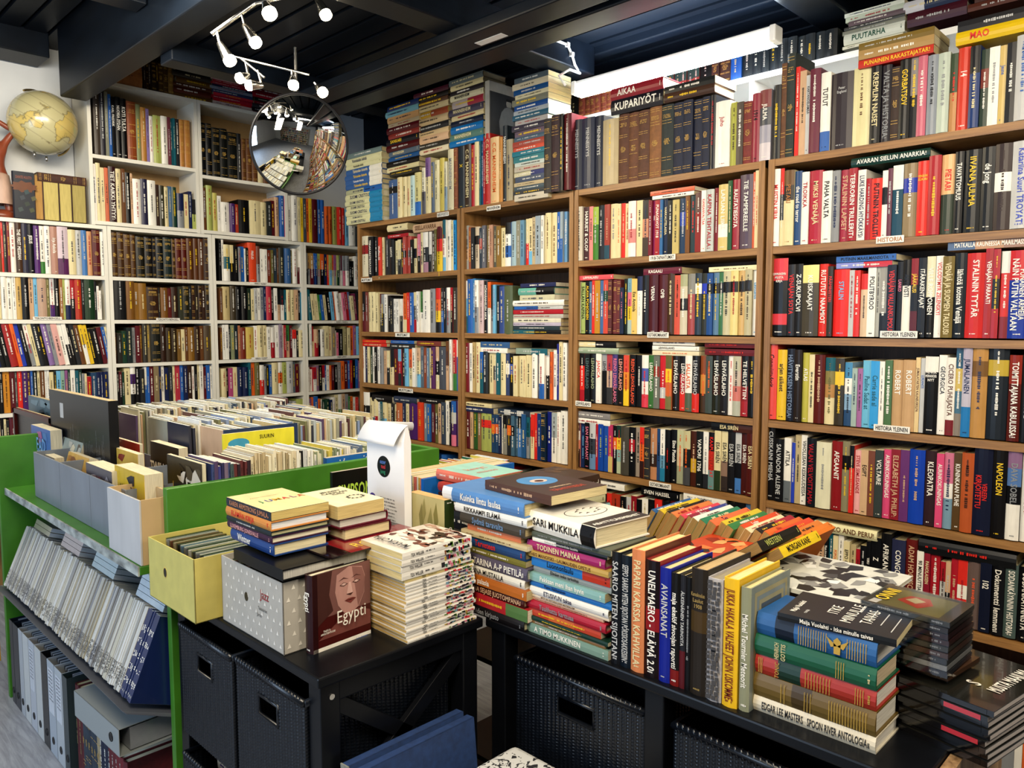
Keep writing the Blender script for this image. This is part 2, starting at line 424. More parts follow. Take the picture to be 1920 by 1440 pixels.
def pile(ref, wall, pos, x0, x1, ybot, ytop, cols, desc, grp, depth=.15, setback=.01, titles=None, inks=None, mass=False, jit=.006, thick=None):
    """a pile of lying books filling ytop..ybot at x0, bottom first"""
    ox, oy, s = ref; P = pos + setback; rnd = random.Random(int(x0) + int(ybot)); n = len(cols)
    un = (lambda x, y: onx(ox + x / s, oy + y / s, P)) if wall == 'X' else (lambda x, y: ony(ox + x / s, oy + y / s, P))
    zb = un(x0, ybot)[2]; zt = un(x0, ytop)[2]; ax = 1 if wall == 'X' else 0
    a = un(x0, ybot)[ax]; b2 = un(x1, ybot)[ax]
    wts = [rnd.uniform(.75, 1.3) * (thick or {}).get(i, 1) for i in range(n)]; k = (zt - zb) / sum(wts); z = zb
    for i, c_ in enumerate(cols):
        T = wts[i] * k - .0004; e = rnd.uniform(-jit, jit); H = abs(b2 - a) + rnd.uniform(-jit, jit) * 2
        if wall == 'X': Mw = flat_M((P + e * .6, b2 + e, z), 0, rnd.uniform(-.02, .02))
        else: Mw = flat_M((b2 + e, P + e * .6, z), math.pi / 2, rnd.uniform(-.02, .02))
        cs = cols_of(c_); ti = (titles or {}).get(i, ''); ik = (inks or {}).get(i, '')
        lab = short(colname(cs[0]), tlabel(ti), '%s up in %s' % (ordinal(i + 1), desc))
        put_book(T, H, depth, cs, ti, ik, Mw, lab, grp, False, None, rnd, mass, mk=2 if ti else True); z += wts[i] * k

def dbook(T, H, D, cols, title, ink, Mw, label, group, style='p', front=None, art=None, gold=False, seed=0, pages=None, kind=None, mk=True, cat='book'):
    """a book seen close up: cover and page block are parts; art(mb) draws on the front cover"""
    rnd = random.Random(seed + int(T * 1e5)); cs = cols_of(cols); nm = kind or ('hardcover_book' if style == 'h' else 'paperback_book')
    if nm in COUNT: COUNT[nm] += 1
    e = empty(nm); e.matrix_world = Matrix(Mw.tolist()); tag(e, label, cat, group)
    mb = MB(); mp = MB()
    book_mesh(mb, T, H, D, cs, title, ink or inkfor(cs, rnd), style, gold, rnd, None, pages, mk, mp, front)
    if art: art(mb, T, H, D)
    mb.build('cover', [M_PRINT, M_PAGES], e); mp.build('page_block', M_PAGES, e)
    return e
def front_M(T, y, z, k=1):   # letters on the front cover: reading from the spine outwards, heads up
    return np.array([[0, -1, 0, T + .0007 * k], [1, 0, 0, y], [0, 0, 1, z], [0, 0, 0, 1.]])
def fpoly(mb, T, pts, c, lift=1):
    """polygon on the front cover, pts = (distance from spine, height)"""
    mb.add([(T + .00022 * lift, a, b) for a, b in pts], [tuple(range(len(pts)))], col(c))
# ================================================================== THE ROOM
XW = 2.52          # front plane of the oak bookcases
YW = 4.60          # front plane of the white bookcases
b_ = MB(); b_.box((-3.2, -3.2, -.05), (3.6, 5.0, 0)); struct(b_.build('floor', M_FLOOR))
b_ = MB(); b_.box((-3.2, 4.86, 0), (3.6, 5.0, 2.96)); struct(b_.build('wall_back', M_WALLW))
b_ = MB(); b_.box((3.38, -3.2, 0), (3.6, 4.86, 2.96)); struct(b_.build('wall_right', M_BEAM))
b_ = MB(); b_.box((-3.2, -3.2, 0), (3.38, -3.05, 2.96)); struct(b_.build('wall_front', M_WALLW))
# the left wall with its shop window opening
b_ = MB(); b_.box((-3.2, -3.05, 0), (-3.05, .6, 2.96)); b_.box((-3.2, .6, 0), (-3.05, 3.6, .5)); b_.box((-3.2, .6, 2.4), (-3.05, 3.6, 2.96)); b_.box((-3.2, 3.6, 0), (-3.05, 4.86, 2.96))
struct(b_.build('wall_left', M_WALLW))
# ceiling: boards along Y with dark gaps, joists along X, two long beams along Y
b_ = MB()
x = -3.1
while x < 3.38:
    y0 = 3.46 if 1.39 < x + .05 else -3.05
    b_.box((x, y0, 2.92), (x + .098, 4.86, 2.94))
    if 1.39 < x + .05: b_.box((x, -3.05, 2.62), (x + .098, 3.46, 2.64))
    x += .118
b_.box((-3.2, -3.05, 2.96), (3.6, 5.0, 2.99)); b_.box((1.39, -3.05, 2.655), (3.6, 3.46, 2.67)); b_.box((1.39, 3.46, 2.60), (3.38, 3.50, 2.96))
struct(b_.build('ceiling', M_CEIL))
def beam(n, a, c):
    m = MB(); m.box(a, c); o = m.build('ceiling_beam_%d' % n, M_BEAM); struct(o); bevel(o, .006); return o
beam(1, (1.265, -3.0, 2.58), (1.39, 4.50, 2.95))
beam(2, (-3.0, 3.30, 2.70), (1.26, 3.42, 2.95))
beam(3, (1.39, 2.165, 2.50), (2.72, 2.30, 2.635))
beam(4, (1.39, 1.11, 2.50), (3.38, 1.25, 2.635))
beam(5, (-3.0, 4.62, 2.80), (1.26, 4.84, 2.93))
beam(6, (1.93, -3.0, 2.455), (2.05, 3.50, 2.50))
beam(7, (2.09, -3.0, 2.455), (2.21, 3.50, 2.50))
beam(8, (-1.6, -3.0, 2.70), (-1.44, 4.60, 2.95))
beam(9, (2.72, -3.0, 2.585), (2.775, 3.46, 2.64))
beam(10, (-3.0, .6, 2.70), (1.26, .74, 2.95))
beam(11, (1.39, 3.40, 2.54), (3.38, 3.52, 2.64))
# small batten strip and cable clipped to the third joist
m = MB(); P3 = [ony(978, 50, 2.158), ony(1018, 66, 2.158), ony(1064, 84, 2.158), ony(1072, 102, 2.158), ony(1078, 122, 2.158)]
P3 = [tuple(p) for p in P3]; e_ = tuple(ony(1087, 137, 2.15))
m.tube(P3 + [e_, tuple(ony(1068, 130, 2.15)), tuple(ony(1048, 142, 2.15)), tuple(ony(1060, 160, 2.15))], .0055, 8)
o = m.build('cable', M_WHITEPL); smooth_by_angle(o)
for p in (P3[1], P3[2], P3[3]):
    m = MB(); m.box((p[0] - .008, 2.150, p[2] - .008), (p[0] + .008, 2.166, p[2] + .008)); m.build('cable_clip', M_WHITEPL, o)
tag(o, 'white electric cable clipped along the dark ceiling joist towards the lamp', 'cable')
m = MB(); m.box((2.0, 2.02, 2.4538), (2.035, 2.16, 2.4552)); tag(m.build('tape_strip', M_WHITEPL), 'short white strip stuck under the dark ceiling plank', 'tape')

# ------------------------------------------------------------------ oak bookcases
OAKZ = [1.975, 1.680, 1.372, 1.083, .800, .512, .10]
def oak_case(y0, y1, label, zs=OAKZ, dz=None):
    e = empty('oak_bookcase', (XW, (y0 + y1) / 2, 0)); tag(e, label, 'bookcase', 'oak bookcases along the wall')
    loc = (-XW, -(y0 + y1) / 2, 0)
    def ad(m, n, mt):
        o = m.build(n, mt, e); o.location = loc; return o
    for y in (y0, y1 - .022):
        m = MB(); m.box((XW, y, 0), (XW + .26, y + .022, OAKZ[0] + .0)); ad(m, 'side_panel', M_OAKV)
    for z in zs:
        m = MB(); m.box((XW + .002, y0 + .022 if z < 1.9 else y0, z - .024), (XW + .25, y1 - .022 if z < 1.9 else y1, z)); ad(m, 'shelf', M_OAK)
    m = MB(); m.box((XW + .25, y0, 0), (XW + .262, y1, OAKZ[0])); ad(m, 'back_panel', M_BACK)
    m = MB(); m.box((XW + .02, y0 + .022, 0), (XW + .035, y1 - .022, .076)); ad(m, 'plinth', M_OAK)
    return e
oak_case(2.83, 3.70, 'oak bookcase furthest from the camera, beside the gap to the white shelves')
oak_case(2.115, 2.825, 'narrow oak bookcase between the two wider ones, two lettering strips missing')
oak_case(1.262, 2.110, 'oak bookcase carrying the 1918-TAPAHTUMAT and SOTAROMAANIT strips')
oak_case(.05, 1.250, 'widest oak bookcase, carrying the HISTORIA YLEINEN strips')
def strip(text, p, w_, h_, wall='X', label='', dark='k', slant=0):
    m = MB(); m.box((-w_ / 2, -.0015, -h_ / 2), (w_ / 2, 0, h_ / 2), col('w'))
    letters(m, text, col(dark), w_ * .90, h_ * .62, across_M(0, -.0022, 0), 1)
    o = m.build('shelf_label', M_PRINT)
    o.location = p; o.rotation_euler = (0, slant, 0) if wall != 'X' else (0, slant, -math.pi / 2)
    tag(o, label, 'label', 'paper strips naming the shelves')
def strip_px(text, xc, yc, wpx, label, dark='k', X=XW, slant=0):
    a = onx(xc - wpx / 2, yc, X); b2 = onx(xc + wpx / 2, yc, X); c = onx(xc, yc, X)
    strip(text, (X - .001, c[1], c[2]), abs(a[1] - b2[1]), .021, 'X', label, dark, slant)
strip_px('HISTORIA YLEINEN', 1685, 627, 70, 'white HISTORIA YLEINEN strip at eye level, the upper of the two')
strip_px('HISTORIA YLEINEN', 1672, 804, 68, 'white HISTORIA YLEINEN strip one shelf lower, under the blue and beige books')
strip_px('HISTORIA', 1669, 449, 52, 'torn handwritten HISTORIA paper under the red Russian history books', 'O')
strip_px('1918-TAPAHTUMAT', 1242, 483, 49, 'white 1918-TAPAHTUMAT strip on the oak shelf edge')
strip_px('SOTAROMAANIT', 1234, 628, 40, 'white SOTAROMAANIT strip, the upper one')
strip_px('SOTAROMAANIT', 1238, 910, 41, 'white SOTAROMAANIT strip on the lower shelf beside the paperbacks')
strip_px('LEHVÄSLAIHO', 1094, 757, 29, 'white strip at the left end, between the two SOTAROMAANIT strips')
strip_px('MUISTELMAT', 688, 525, 20, 'small white strip at the left end under the black war books')
strip_px('MUISTELMAT', 755, 628, 27, 'small white strip in the far oak bookcase at eye level')
strip_px('MUISTELMAT', 761, 732, 27, 'small white strip in the far oak bookcase, the lowest there')
strip_px('MANNERHEIM', 926, 390, 26, 'worn white strip on the top edge of the narrow oak bookcase')
strip_px('NEUVOSTO', 831, 402, 22, 'white strip on the top edge of the far oak bookcase')

# ------------------------------------------------------------------ white bookcases
WZ = [1.955, 1.678, 1.438, 1.193, .957, .712, .45]
def white_case(x0, x1, label, zs, top=1.955, back=M_KHAKI, z0=0, dep=.25):
    e = empty('white_bookcase', ((x0 + x1) / 2, YW, z0)); tag(e, label, 'bookcase', 'white bookcases on the back wall')
    def ad(m, n, mt):
        o = m.build(n, mt, e); o.location = (-(x0 + x1) / 2, -YW, -z0); return o
    for x in (x0, x1 - .019):
        m = MB(); m.box((x, YW, z0), (x + .019, YW + dep, top)); ad(m, 'side_panel', M_WHITE)
    for z in zs:
        m = MB(); m.box((x0 + .019 if z < top - .001 else x0, YW + .001, z - .020), (x1 - .019 if z < top - .001 else x1, YW + dep, z)); ad(m, 'shelf', M_WHITE)
    m = MB(); m.box((x0, YW + dep - .008, z0), (x1, YW + dep - .001, top)); ad(m, 'back_panel', back)
    return e
white_case(.82, 1.495, 'white bookcase at the far left below the globe', WZ)
white_case(1.497, 2.085, 'white bookcase full of dark old leather spines', WZ)
white_case(2.087, 2.705, 'white bookcase holding the tall orange spine', WZ)
white_case(2.707, 3.30, 'white bookcase half hidden by the oak bookcase', WZ)
white_case(1.42, 2.02, 'white upper case with a hardboard back under the ceiling, by the globe', [1.979, 2.335, 2.738], 2.738, M_KHAKI, 1.956)
white_case(2.022, 2.60, 'white upper case with a hardboard back behind the round mirror', [1.979, 2.305, 2.738], 2.738, M_KHAKI, 1.956)
for (t, x, y, z, lb) in (('TEKONTO/BENGELL', 89, 597, 1.43, 'black lettered strip on the far left white bookcase'),
                         ('TEKONTO/BENGELL', 315, 599, 1.43, 'black lettered strip under the old leather books'),
                         ('RAKKAUS/RUNOT', 308, 756, .95, 'black lettered strip near the bottom of the leather book case'),
                         ('VERSO YLEISET', 488, 532, 1.67, 'black lettered strip beneath the tall orange spine'),
                         ('VERSO YLEISET', 490, 672, 1.19, 'black lettered strip two shelves beneath the tall orange spine'),
                         ('RUNO LYRIIKKA', 641, 604, 1.43, 'black lettered strip in the last white bookcase'),
                         ('KIRJA LAPSET', 641, 669, 1.19, 'black lettered strip in the last white bookcase, one lower')):
    p = ony(x, y, YW); strip(t, (p[0], YW - .001, p[2]), .135, .017, 'Y', lb)

# ================================================================== BOOK ROWS (oak)
A0 = (1440, 0, 4); A1 = (1440, 260, 4); A2 = (1440, 440, 4); A3 = (1430, 620, 3.918); A4 = (1430, 790, 3.918); A5 = (1420, 940, 3.84)
B0 = (1070, 150, 5.189); B1 = (1070, 320, 5.189); B2 = (1070, 480, 5.189); B3 = (1070, 625, 5.189); B4 = (1070, 760, 5.189)
C0 = (640, 120, 4.364); C1 = (670, 380, 4.741); C2 = (670, 510, 4.741); C3 = (670, 620, 4.741); C4 = (670, 725, 4.741)
W0 = (150, 100, 5.647); W1 = (150, 290, 3.692); W2 = (0, 400, 4.683); W3 = (0, 590, 4.683); W4 = (400, 440, 6.857); W5 = (400, 595, 6.4)
g_ = 'books on the top of the oak bookcases'
row(A0, 'X', XW, 1.976, 45, '104,640,k | 145,475,n* | 208,400,#24302c* | 240,500,R | 290,530,f | 325,565,E,KARTANOELÄMÄÄ,K | 405,520,#681a38,,w | 480,548,wwwb,TUTUT,k | 645,545,#332a30,_Peter Englund,E | 780,505,#d2ca9c,,n | 860,500,k,KREMLIN NAISET,c | 935,490,#241f2a,VALTA JA HISTORIA,e | 1000,505,N* | 1080,440,k,GORBATSOV,y | 1135,400,#8a8480.k | 1205,410,#c06a7c,,w | 1285,415,#8a9098 | 1375,400,#b4beb0,,e | 1430,400,#3a4a30.#b98a58,,R | 1525,355,#c8402c,14,w | 1605,350,#15161c.#1c3a70.#1c3a70 | 1665,370,#2a3c2c.#7a3020.#2a3c2c.#2a3c2c | 1745,350,w,,e | 1800,340,#c8b070,Jeune,b | 1875,320,k | 1990,265,E,,b | 2100,265,r',
    'top of the widest oak case', g_)
row(B0, 'X', XW, 1.976, -70, '-25,400,#5a3020* | 0,395,#6a1c24 | 25,385,f.f.G | 112,390,#3e3f48,MENNEISYYS,E | 235,370,#34384a,MENNEISYYS,E | 320,350,#2c3040,MENNEISYYS,E | 472,385,#b6a684,,y | 572,335,#5e3820* | 670,320,#6b4226* | 778,300,#5e3a24* | 893,265,#8a5e36* | 1010,245,#26302f* | 1105,225,#101a38* | 1198,200,#101a38* | 1285,190,#101a38* | 1360,165,#101a38* | 1420,150,#1a1c24,,r | 1560,210,w,Juho,r | 1618,220,#a8a850 | 1685,215,#5a5048 | 1775,210,#7a2a24* | 1850,135,#8a1f38,1914,k | 1960,100,#7a3838.#4a4c54.#9a98a4.#c4bcc0,JULMA,w',
    'top of the 1918-TAPAHTUMAT case', g_)
row(A1, 'X', XW, 1.681, 42, '100,232,w,MUISTIN KIRJA,R | 128,225,R.K.c | 205,240,#6a4a20.k.c.c.c,PIETARI,O | 258,245,#1f4a78,the road to terror,w | 313,252,w,TROIKKA,r | 412,240,#a81f3c,MIKSI VENÄJÄ,c | 486,245,w,PAHA VALTA,k | 548,242,e | 615,235,#a03048,STALININ LAPSET,f | 678,225,#a02034,TERRORIN TRILLERIT,w | 740,235,w,LUKE HARDING HYÖKKÄYS,B | 780,300,r | 862,300,R,PUTININ TROLLIT,k | 905,240,w.k.w.w,PUTIN,k | 940,225,#6a3a4c | 1020,200,w.#1c4a5c.#1c4a5c | 1130,185,#8f7d60.#8f7d60.#2038a0.#2038a0.#8f7d60.#8f7d60.#8f7d60.#8f7d60.#8f7d60.#8f7d60 | 1215,170,R,_VENÄJÄN SUURI,y | 1308,130,#a82a34 | 1412,120,#d8b080.#d8b080.#3a4438.#3a4438,PIETARI,R | 1480,100,k,TAVATTOMUUS,w | 1615,85,#0e1218,IIVANA JULMA,y | 1715,65,#14161a,de Jong,w | 1845,40,#3d302e.#3d302e.#3d302e.w.w.#3d302e.#3d302e.#3d302e.#3d302e | 1990,20,E,Katariina Suuri TROYAT,z',
    'handwritten HISTORIA shelf', 'books about Russia')
flats(A1, 'X', XW, '625,1215,218,66,#163c34,AVARAN SIELUN ANARKIA,w', 'the Russian history row', 'books laid on top of shelf rows')
row(A2, 'X', XW, 1.376, 30, '150,180,#d04048.#d04048.k.k.k.#d04048.k,_KOMMUNISMIN MUSTA KIRJA,w | 208,225,#2a2c34,VENÄJÄN SOTA,R | 268,222,#15161c,Z-SUKUPOLVI,w | 390,230,#e8d890.#4a4438.#4a4438.#4a4438,KUISKAAJAT,w | 455,222,R,RUTUTUT NAAMIOT,w | 495,240,#3a3020,PÄÄMINISTERI,R | 615,262,#e0302c,STALIN,s | 655,268,E,,r | 700,270,R,,w | 752,295,R.#d0b898.#d0b898.#d0b898 | 815,240,w,POLITBYROO,k | 845,240,#a8a8a0 | 900,230,#9a9890.#9a9890.k,,w | 970,228,#101827,VENÄJÄN VALLANKUMOUS,R | 1015,205,k,LANKO,p | 1080,190,k.w.w,AKTIVISTI,k | 1135,180,#8a1f24.k.d,JÄÄKAUSI,y | 1195,175,k,ITÄRAKENTAJAT,w | 1262,165,#d8d4b8.#d8d4b8.k.k,VILLE ROPPONEN,w | 1318,160,w,VOLODYMYR ZELENSKYI,R | 1408,165,#7a6a3a,VENÄJÄ JA SUOMEN TALOUS,c | 1500,140,#15202a,lähtöä kotona Venäjä,w | 1640,140,#c02c2c,STALININ TYTÄR,w | 1700,105,#a02024,VENÄJÄN PARAATI,w | 1755,110,r.k.r | 1825,125,w.R.R.#8a2028,,w | 1990,120,#c02c34.#1c3a94.#1c3a94,PUNAINEN ARMEIJA/NÄIN PUTIN VALTAAN,w',
    'upper HISTORIA YLEINEN shelf', 'general history books, upper strip')
flats(A2, 'X', XW, '512,960,212,46,#3a68a8,PUTININ MAAILMANSOTA,k | 512,930,257,42,#8a90c8.#c03a48,,w | 1348,1990,122,72,#5a6e8c.#b89070.#a08070,MATKALLA KAUNEESSA MAAILMASSA,w', 'the upper HISTORIA YLEINEN row', 'books laid on top of shelf rows')
row(A3, 'X', XW, 1.086, 35, '110,75,#e0564e,Conquistadorit,k | 182,142,#dcb834,arjen säikeet,N | 240,135,#161e30,HÄVITYKSEN HISTORIA,#7888a0 | 295,142,#2a201c,Everstin,w | 345,165,#b7b050,ATLAS,w | 385,178,c | 462,180,#5e1a14,,f | 537,200,t.#8a8050.#b58a55.c.c,,v | 605,205,#3a3018.y.#3a3018.#3a3018.#3a3018 | 660,235,#4a8ab0.w.#8aa8c0.#2a4c70 | 700,278,#9fb0a8 | 738,280,#a06a98 | 800,222,#6fb2cc,Pauline Sadat at,t | 865,225,#3a9ad0,Carrie sade al,t | 903,228,w | 958,220,#4f7045,,w | 1040,218,#bd9c74,ROBERT,w | 1130,218,#c2a078,ROBERT,w | 1165,200,#d8c090,JUMALATARTEN KAUNEUSKILPA,n | 1200,205,E,LUKIANOS,b | 1300,192,w.k.k.k.k,_HENRIK MEINANDER NYT,w | 1360,182,w,GEORGICA,k | 1425,200,w.w.w.w.#7a2830,CICERO PUHUJASTA,n | 1480,115,#2c5a74.#c8b060.#4a7084.#8a8074 | 1550,118,#b0a8b8.#b8b4c0.#2a7ab0,JUMALAINEN,B | 1665,112,#b58a50.#7a5a34.#b58a50.#b58a50.#b58a50.#b58a50 | 1820,100,#1c242c.#b8a040.#1c242c.#1c242c.#1c242c.#1c242c | 1915,182,#8a2c1c.#5a1c14.#5a1c14,TOIMITTAJANA KABULISSA,w | 1990,180,k',
    'lower HISTORIA YLEINEN shelf', 'general history books, lower strip')
row(A4, 'X', XW, .803, 42, '95,30,k,CUSSKAINI MIEHIÄ,E | 162,130,k,SALVADOR ALLENE,E | 215,125,w.w.#6a7074,ATTILA,k | 240,160,z,,w | 285,105,#b8a882,,k | 330,105,w,VIHOLLISAN KESKUUDESSA,K | 400,125,#141a22,VALAN VELVOITTAMA,r | 510,155,#d8d4b8,,e | 588,150,#8a1c22,AFGAANIT,w | 645,150,#8a8468.k.#8a8468.#8a8468.#8a8468 | 680,180,k.R.R | 725,215,#e0a8a4,STEVE SEMLESANDE,r | 780,215,#c8a884,EGIPT,k | 830,220,#7a4a3a | 890,215,#3c4442,VOLTAIRE,w | 945,210,#d0507a,AURINKOKUNINGAS,w | 1015,210,#8a2430,ELIZABETH JA PHILIP,f | 1083,215,#6a3870,,f | 1198,212,#1a46a8,,f | 1282,220,#38242a,KLEOPATRA,w | 1338,240,#d0507a,AURINKOKUNINGAS,w | 1408,235,#c87890.#c87890.w.#7a98a8.#7a98a8 | 1470,235,#5a4426,KUNINKAAN PUHE,w | 1562,235,#b05a30,,N | 1702,200,#161c34,VEREEN/KIRJOITETTU,R | 1808,215,#120f10,NAPOLEON,y | 1915,215,#8a6a88.#5a7aa8.k.w.w,DAVA SOBEL,e | 1990,220,w',
    'below lower HISTORIA YLEINEN strip', 'biographies and histories')
row(A5, 'X', XW, .517, 55, '88,40,f | 120,45,f | 165,95,N,MAYA,c | 258,105,k,THE ANCIENT MAYA,w | 310,120,G | 345,145,#c83c24,PAGES FROM HISTORY,K | 372,160,o,,B | 430,165,#7a8a98,MAYA,k | 488,215,f | 515,215,k,Maya Art and Architecture,w | 548,235,t,,w | 585,250,c,POPOL,o | 625,245,w,,k | 670,290,c,EPPO OVHOI,k | 712,320,#b8a880 | 745,345,r.w.w | 790,320,k | 822,290,k,VIIRU,w | 895,265,k,Z,w | 972,235,k,AFRIKAN MAA,w | 1072,280,#2f3350,CONGO,w | 1155,280,#6a1f1c,ADAM HOCHSCHILD,f | 1205,360,w,90 MINUUTTIA,k | 1250,365,#8a2034,PAHOLAISEN,c | 1318,370,r,,w | 1360,440,r.E.E | 1398,440,f.k | 1448,415,#a82030,,f | 1520,410,R.R.w.R.w | 1612,440,#6b5a55,,#d86040 | 1695,440,#141a30,102,w | 1788,450,k,Dokumentti lemmen,w | 1885,460,#50605c,SODANKÄYNNIN HISTORIA,w | 1990,480,k,SODANKÄYNNISTÄ,w',
    'lowest shelf, widest oak case', 'books on the lowest oak shelf')
flats(A5, 'X', XW, '1162,1870,362,100,#17181a,,R', 'the lowest oak row', 'books laid on top of shelf rows')
flats(A5, 'X', XW - .005, '410,865,205,70,#dcd6ac,MEXICO AND PERU,n', 'the MAYA books', 'books laid on top of shelf rows')
row(B1, 'X', XW, 1.681, 52, '122,355,#c8bfae,LAURI MALMBERG,K | 175,355,#4a2a30,HARRIET & OLOF,w | 212,350,#e08a84 | 272,355,#a0b850.#4a8030.#4a8030 | 333,340,#1c2228,,E | 385,330,#9a4034.#9a4034.#9a4034.#2c5060,,f | 453,325,c,,e | 490,325,c,,o | 530,318,R,,f | 570,320,c | 645,300,w.w.#d08a84.w | 705,292,c,,k | 765,290,#34302c.#c08a6c.#4a3c34 | 800,295,#7a2030 | 828,295,#8a2058,NAIS,w | 875,290,#a02a30,PUNAORVOT 1918,w | 905,285,#3a6a9a | 945,280,#1c2b48,VARKAUTELAISIA,c | 998,290,k,,w | 1062,285,#bfae72 | 1125,270,#24405e.#3050a8.#24405e.#24405e | 1168,250,#7a5024 | 1220,245,#2c4044,,R | 1280,215,#6a4a44.#8a2a24.#8a2a24 | 1325,195,w,KANSANVALTAA,R | 1400,185,#b8bcb8,KAPINA TEHTAILLA,r | 1440,170,#7a1c28,,w | 1540,135,#cdb97a.#cdb97a.#cdb97a.w.#cdb97a,LAPUAN LIIKE,w | 1582,100,#2f5a34 | 1650,88,#982c3c,RAUTATIESOTA,w | 1775,40,#5a4a58,TIE TAMPEREELLE,w | 1805,15,#c8603c,,w | 1845,0,c,,R',
    '1918-TAPAHTUMAT shelf', 'books on the events of 1918')
flats(B1, 'X', XW, '775,1205,248,42,#cc6a4c | 795,1200,285,36,w', 'the 1918-TAPAHTUMAT row', 'books laid on top of shelf rows')
row(B2, 'X', XW, 1.376, 52, '92,252,#c8a890.w.w,,R | 138,258,#9fae6a,SALLAN KAPINA,k | 180,250,k,ALAVA POHJOINEN,y | 208,250,#4a6a84,ANTTILA,w | 238,240,R,,w | 290,240,#b8862c | 325,240,#4a6c98 | 370,235,#c85040.#284a38.#c85040.#c85040.#c85040 | 408,235,#5a1c20* | 445,235,#6a2024* | 482,235,#6a2024* | 520,310,#26304a,,p | 555,225,#14241c,,y | 597,220,#7aa0b0.#d07080.y.#a8b8b0 | 650,225,#d9bb70,Esa Anttola,k | 706,200,B.w.w.w,,E | 770,190,#14141a,,w | 858,185,#501822,VERNA,w | 945,185,#541820,OPB,w | 1015,170,#4a3018,,c | 1070,190,#c85a48,,N | 1143,180,#a8a884.#c8c0a8.k.#c8c0a8.#c8c0a8 | 1220,175,#8a8880.#a04a48.#a04a48 | 1285,170,#2c3c4c.w.#2c3c4c.#2c3c4c.#2c3c4c.#2c3c4c | 1333,170,#33342c.#2c40b0.#33342c.#33342c.#33342c.#33342c | 1390,170,#28508a.k.#28508a.#28508a.#28508a.#28508a | 1447,165,#5c7c98.k.#5c7c98.#5c7c98.#5c7c98.#5c7c98 | 1490,160,#3f6f48.k.#3f6f48.#3f6f48.#3f6f48.#3f6f48 | 1565,150,#c0b898.k.#c0b898.#c0b898.#c0b898.#c0b898 | 1640,145,#d9c98a.k.#d9c98a.#d9c98a.#d9c98a.#d9c98a | 1706,140,#c8a870.k.#c8a870.#c8a870.#c8a870.#c8a870 | 1775,130,#b8b090.K.#b8b090.#b8b090.#b8b090.#b8b090 | 1835,130,w,Lauttanus,#2a90c0',
    'upper SOTAROMAANIT shelf', 'war novels, upper strip')
flats(B2, 'X', XW, '78,415,240,46,#d05860,LÄPIVALAISU,w | 708,1080,188,62,#6a2038,KAGAALI,w | 1345,1838,158,48,#e0d8b0,,n', 'the upper SOTAROMAANIT row', 'books laid on top of shelf rows')
row(B3, 'X', XW, 1.086, 48, '92,205,k,LEHVÄSLAIHO,E | 138,200,k.R.R.r,,w | 190,205,#14181a,LEHVÄSLAIHO,#5a7070 | 248,205,k,LEHVÄSLAIHO,#98a080 | 300,200,w,JANICA,R | 347,205,#98989a.k.k,LEHVÄSLAIHO,k | 400,205,#a84048.#c8a890.#3a3a3c | 465,205,#4a3c78.#4a3c78.k,REINO LEHVÄSLAIHO,p | 522,210,#1c1614,LEHVÄSLAIHO,#e0a090 | 575,215,#d05040.#d88a34.y | 635,210,k,REINO LEHVÄSLAIHO,#e06040 | 690,215,k,,w | 760,215,w.#5060a0.w.#d04050,,R | 812,215,#3e6e38,LEHVÄSLAIHO,w | 870,220,#6f7268.#8a3024.#6f7268.#6f7268.#6f7268 | 930,215,#c02430.#c02430.#c02430.E.#c02430 | 990,215,#6a6438.y.#c86a40.#7a7448,,o | 1060,220,#1c1410,LEHVÄSLAIHO,w | 1118,220,k.r.R,LEHVÄSLAIHO,w | 1190,220,w.w.#5a6450,SALLASTA,o | 1262,220,k.k.R,LEHVÄSLAIHO,E | 1318,220,#8a4a24.#c88a40.#4a3420,,o | 1385,225,#46504c,,o | 1465,220,#18140f.#3a1c10.#24281c,LEHVÄSLAIHO,w | 1535,220,#1c1414,LEHVÄSLAIHO,w | 1585,222,w,,R | 1665,225,#b8b49c.#c0b0a0.#c87a70.#b0b0a0,,k | 1730,225,k.k.#8a2024.#a02830,TE HELVETTIIN,w | 1810,225,k,,y',
    'shelf over lower SOTAROMAANIT strip', 'war novels with black spines')
flats(B3, 'X', XW, '45,445,128,50,c.k | 45,470,190,56,#9aa890,,w | 800,1210,112,52,w | 795,1250,160,42,w,LEHVÄSLAIHO,K | 795,1250,210,46,#d8ceb0,,o | 1305,1815,136,56,#6a1c24,,R | 1305,1815,208,60,#6a1c24,,R', 'the black spined war novels', 'books laid on top of shelf rows')
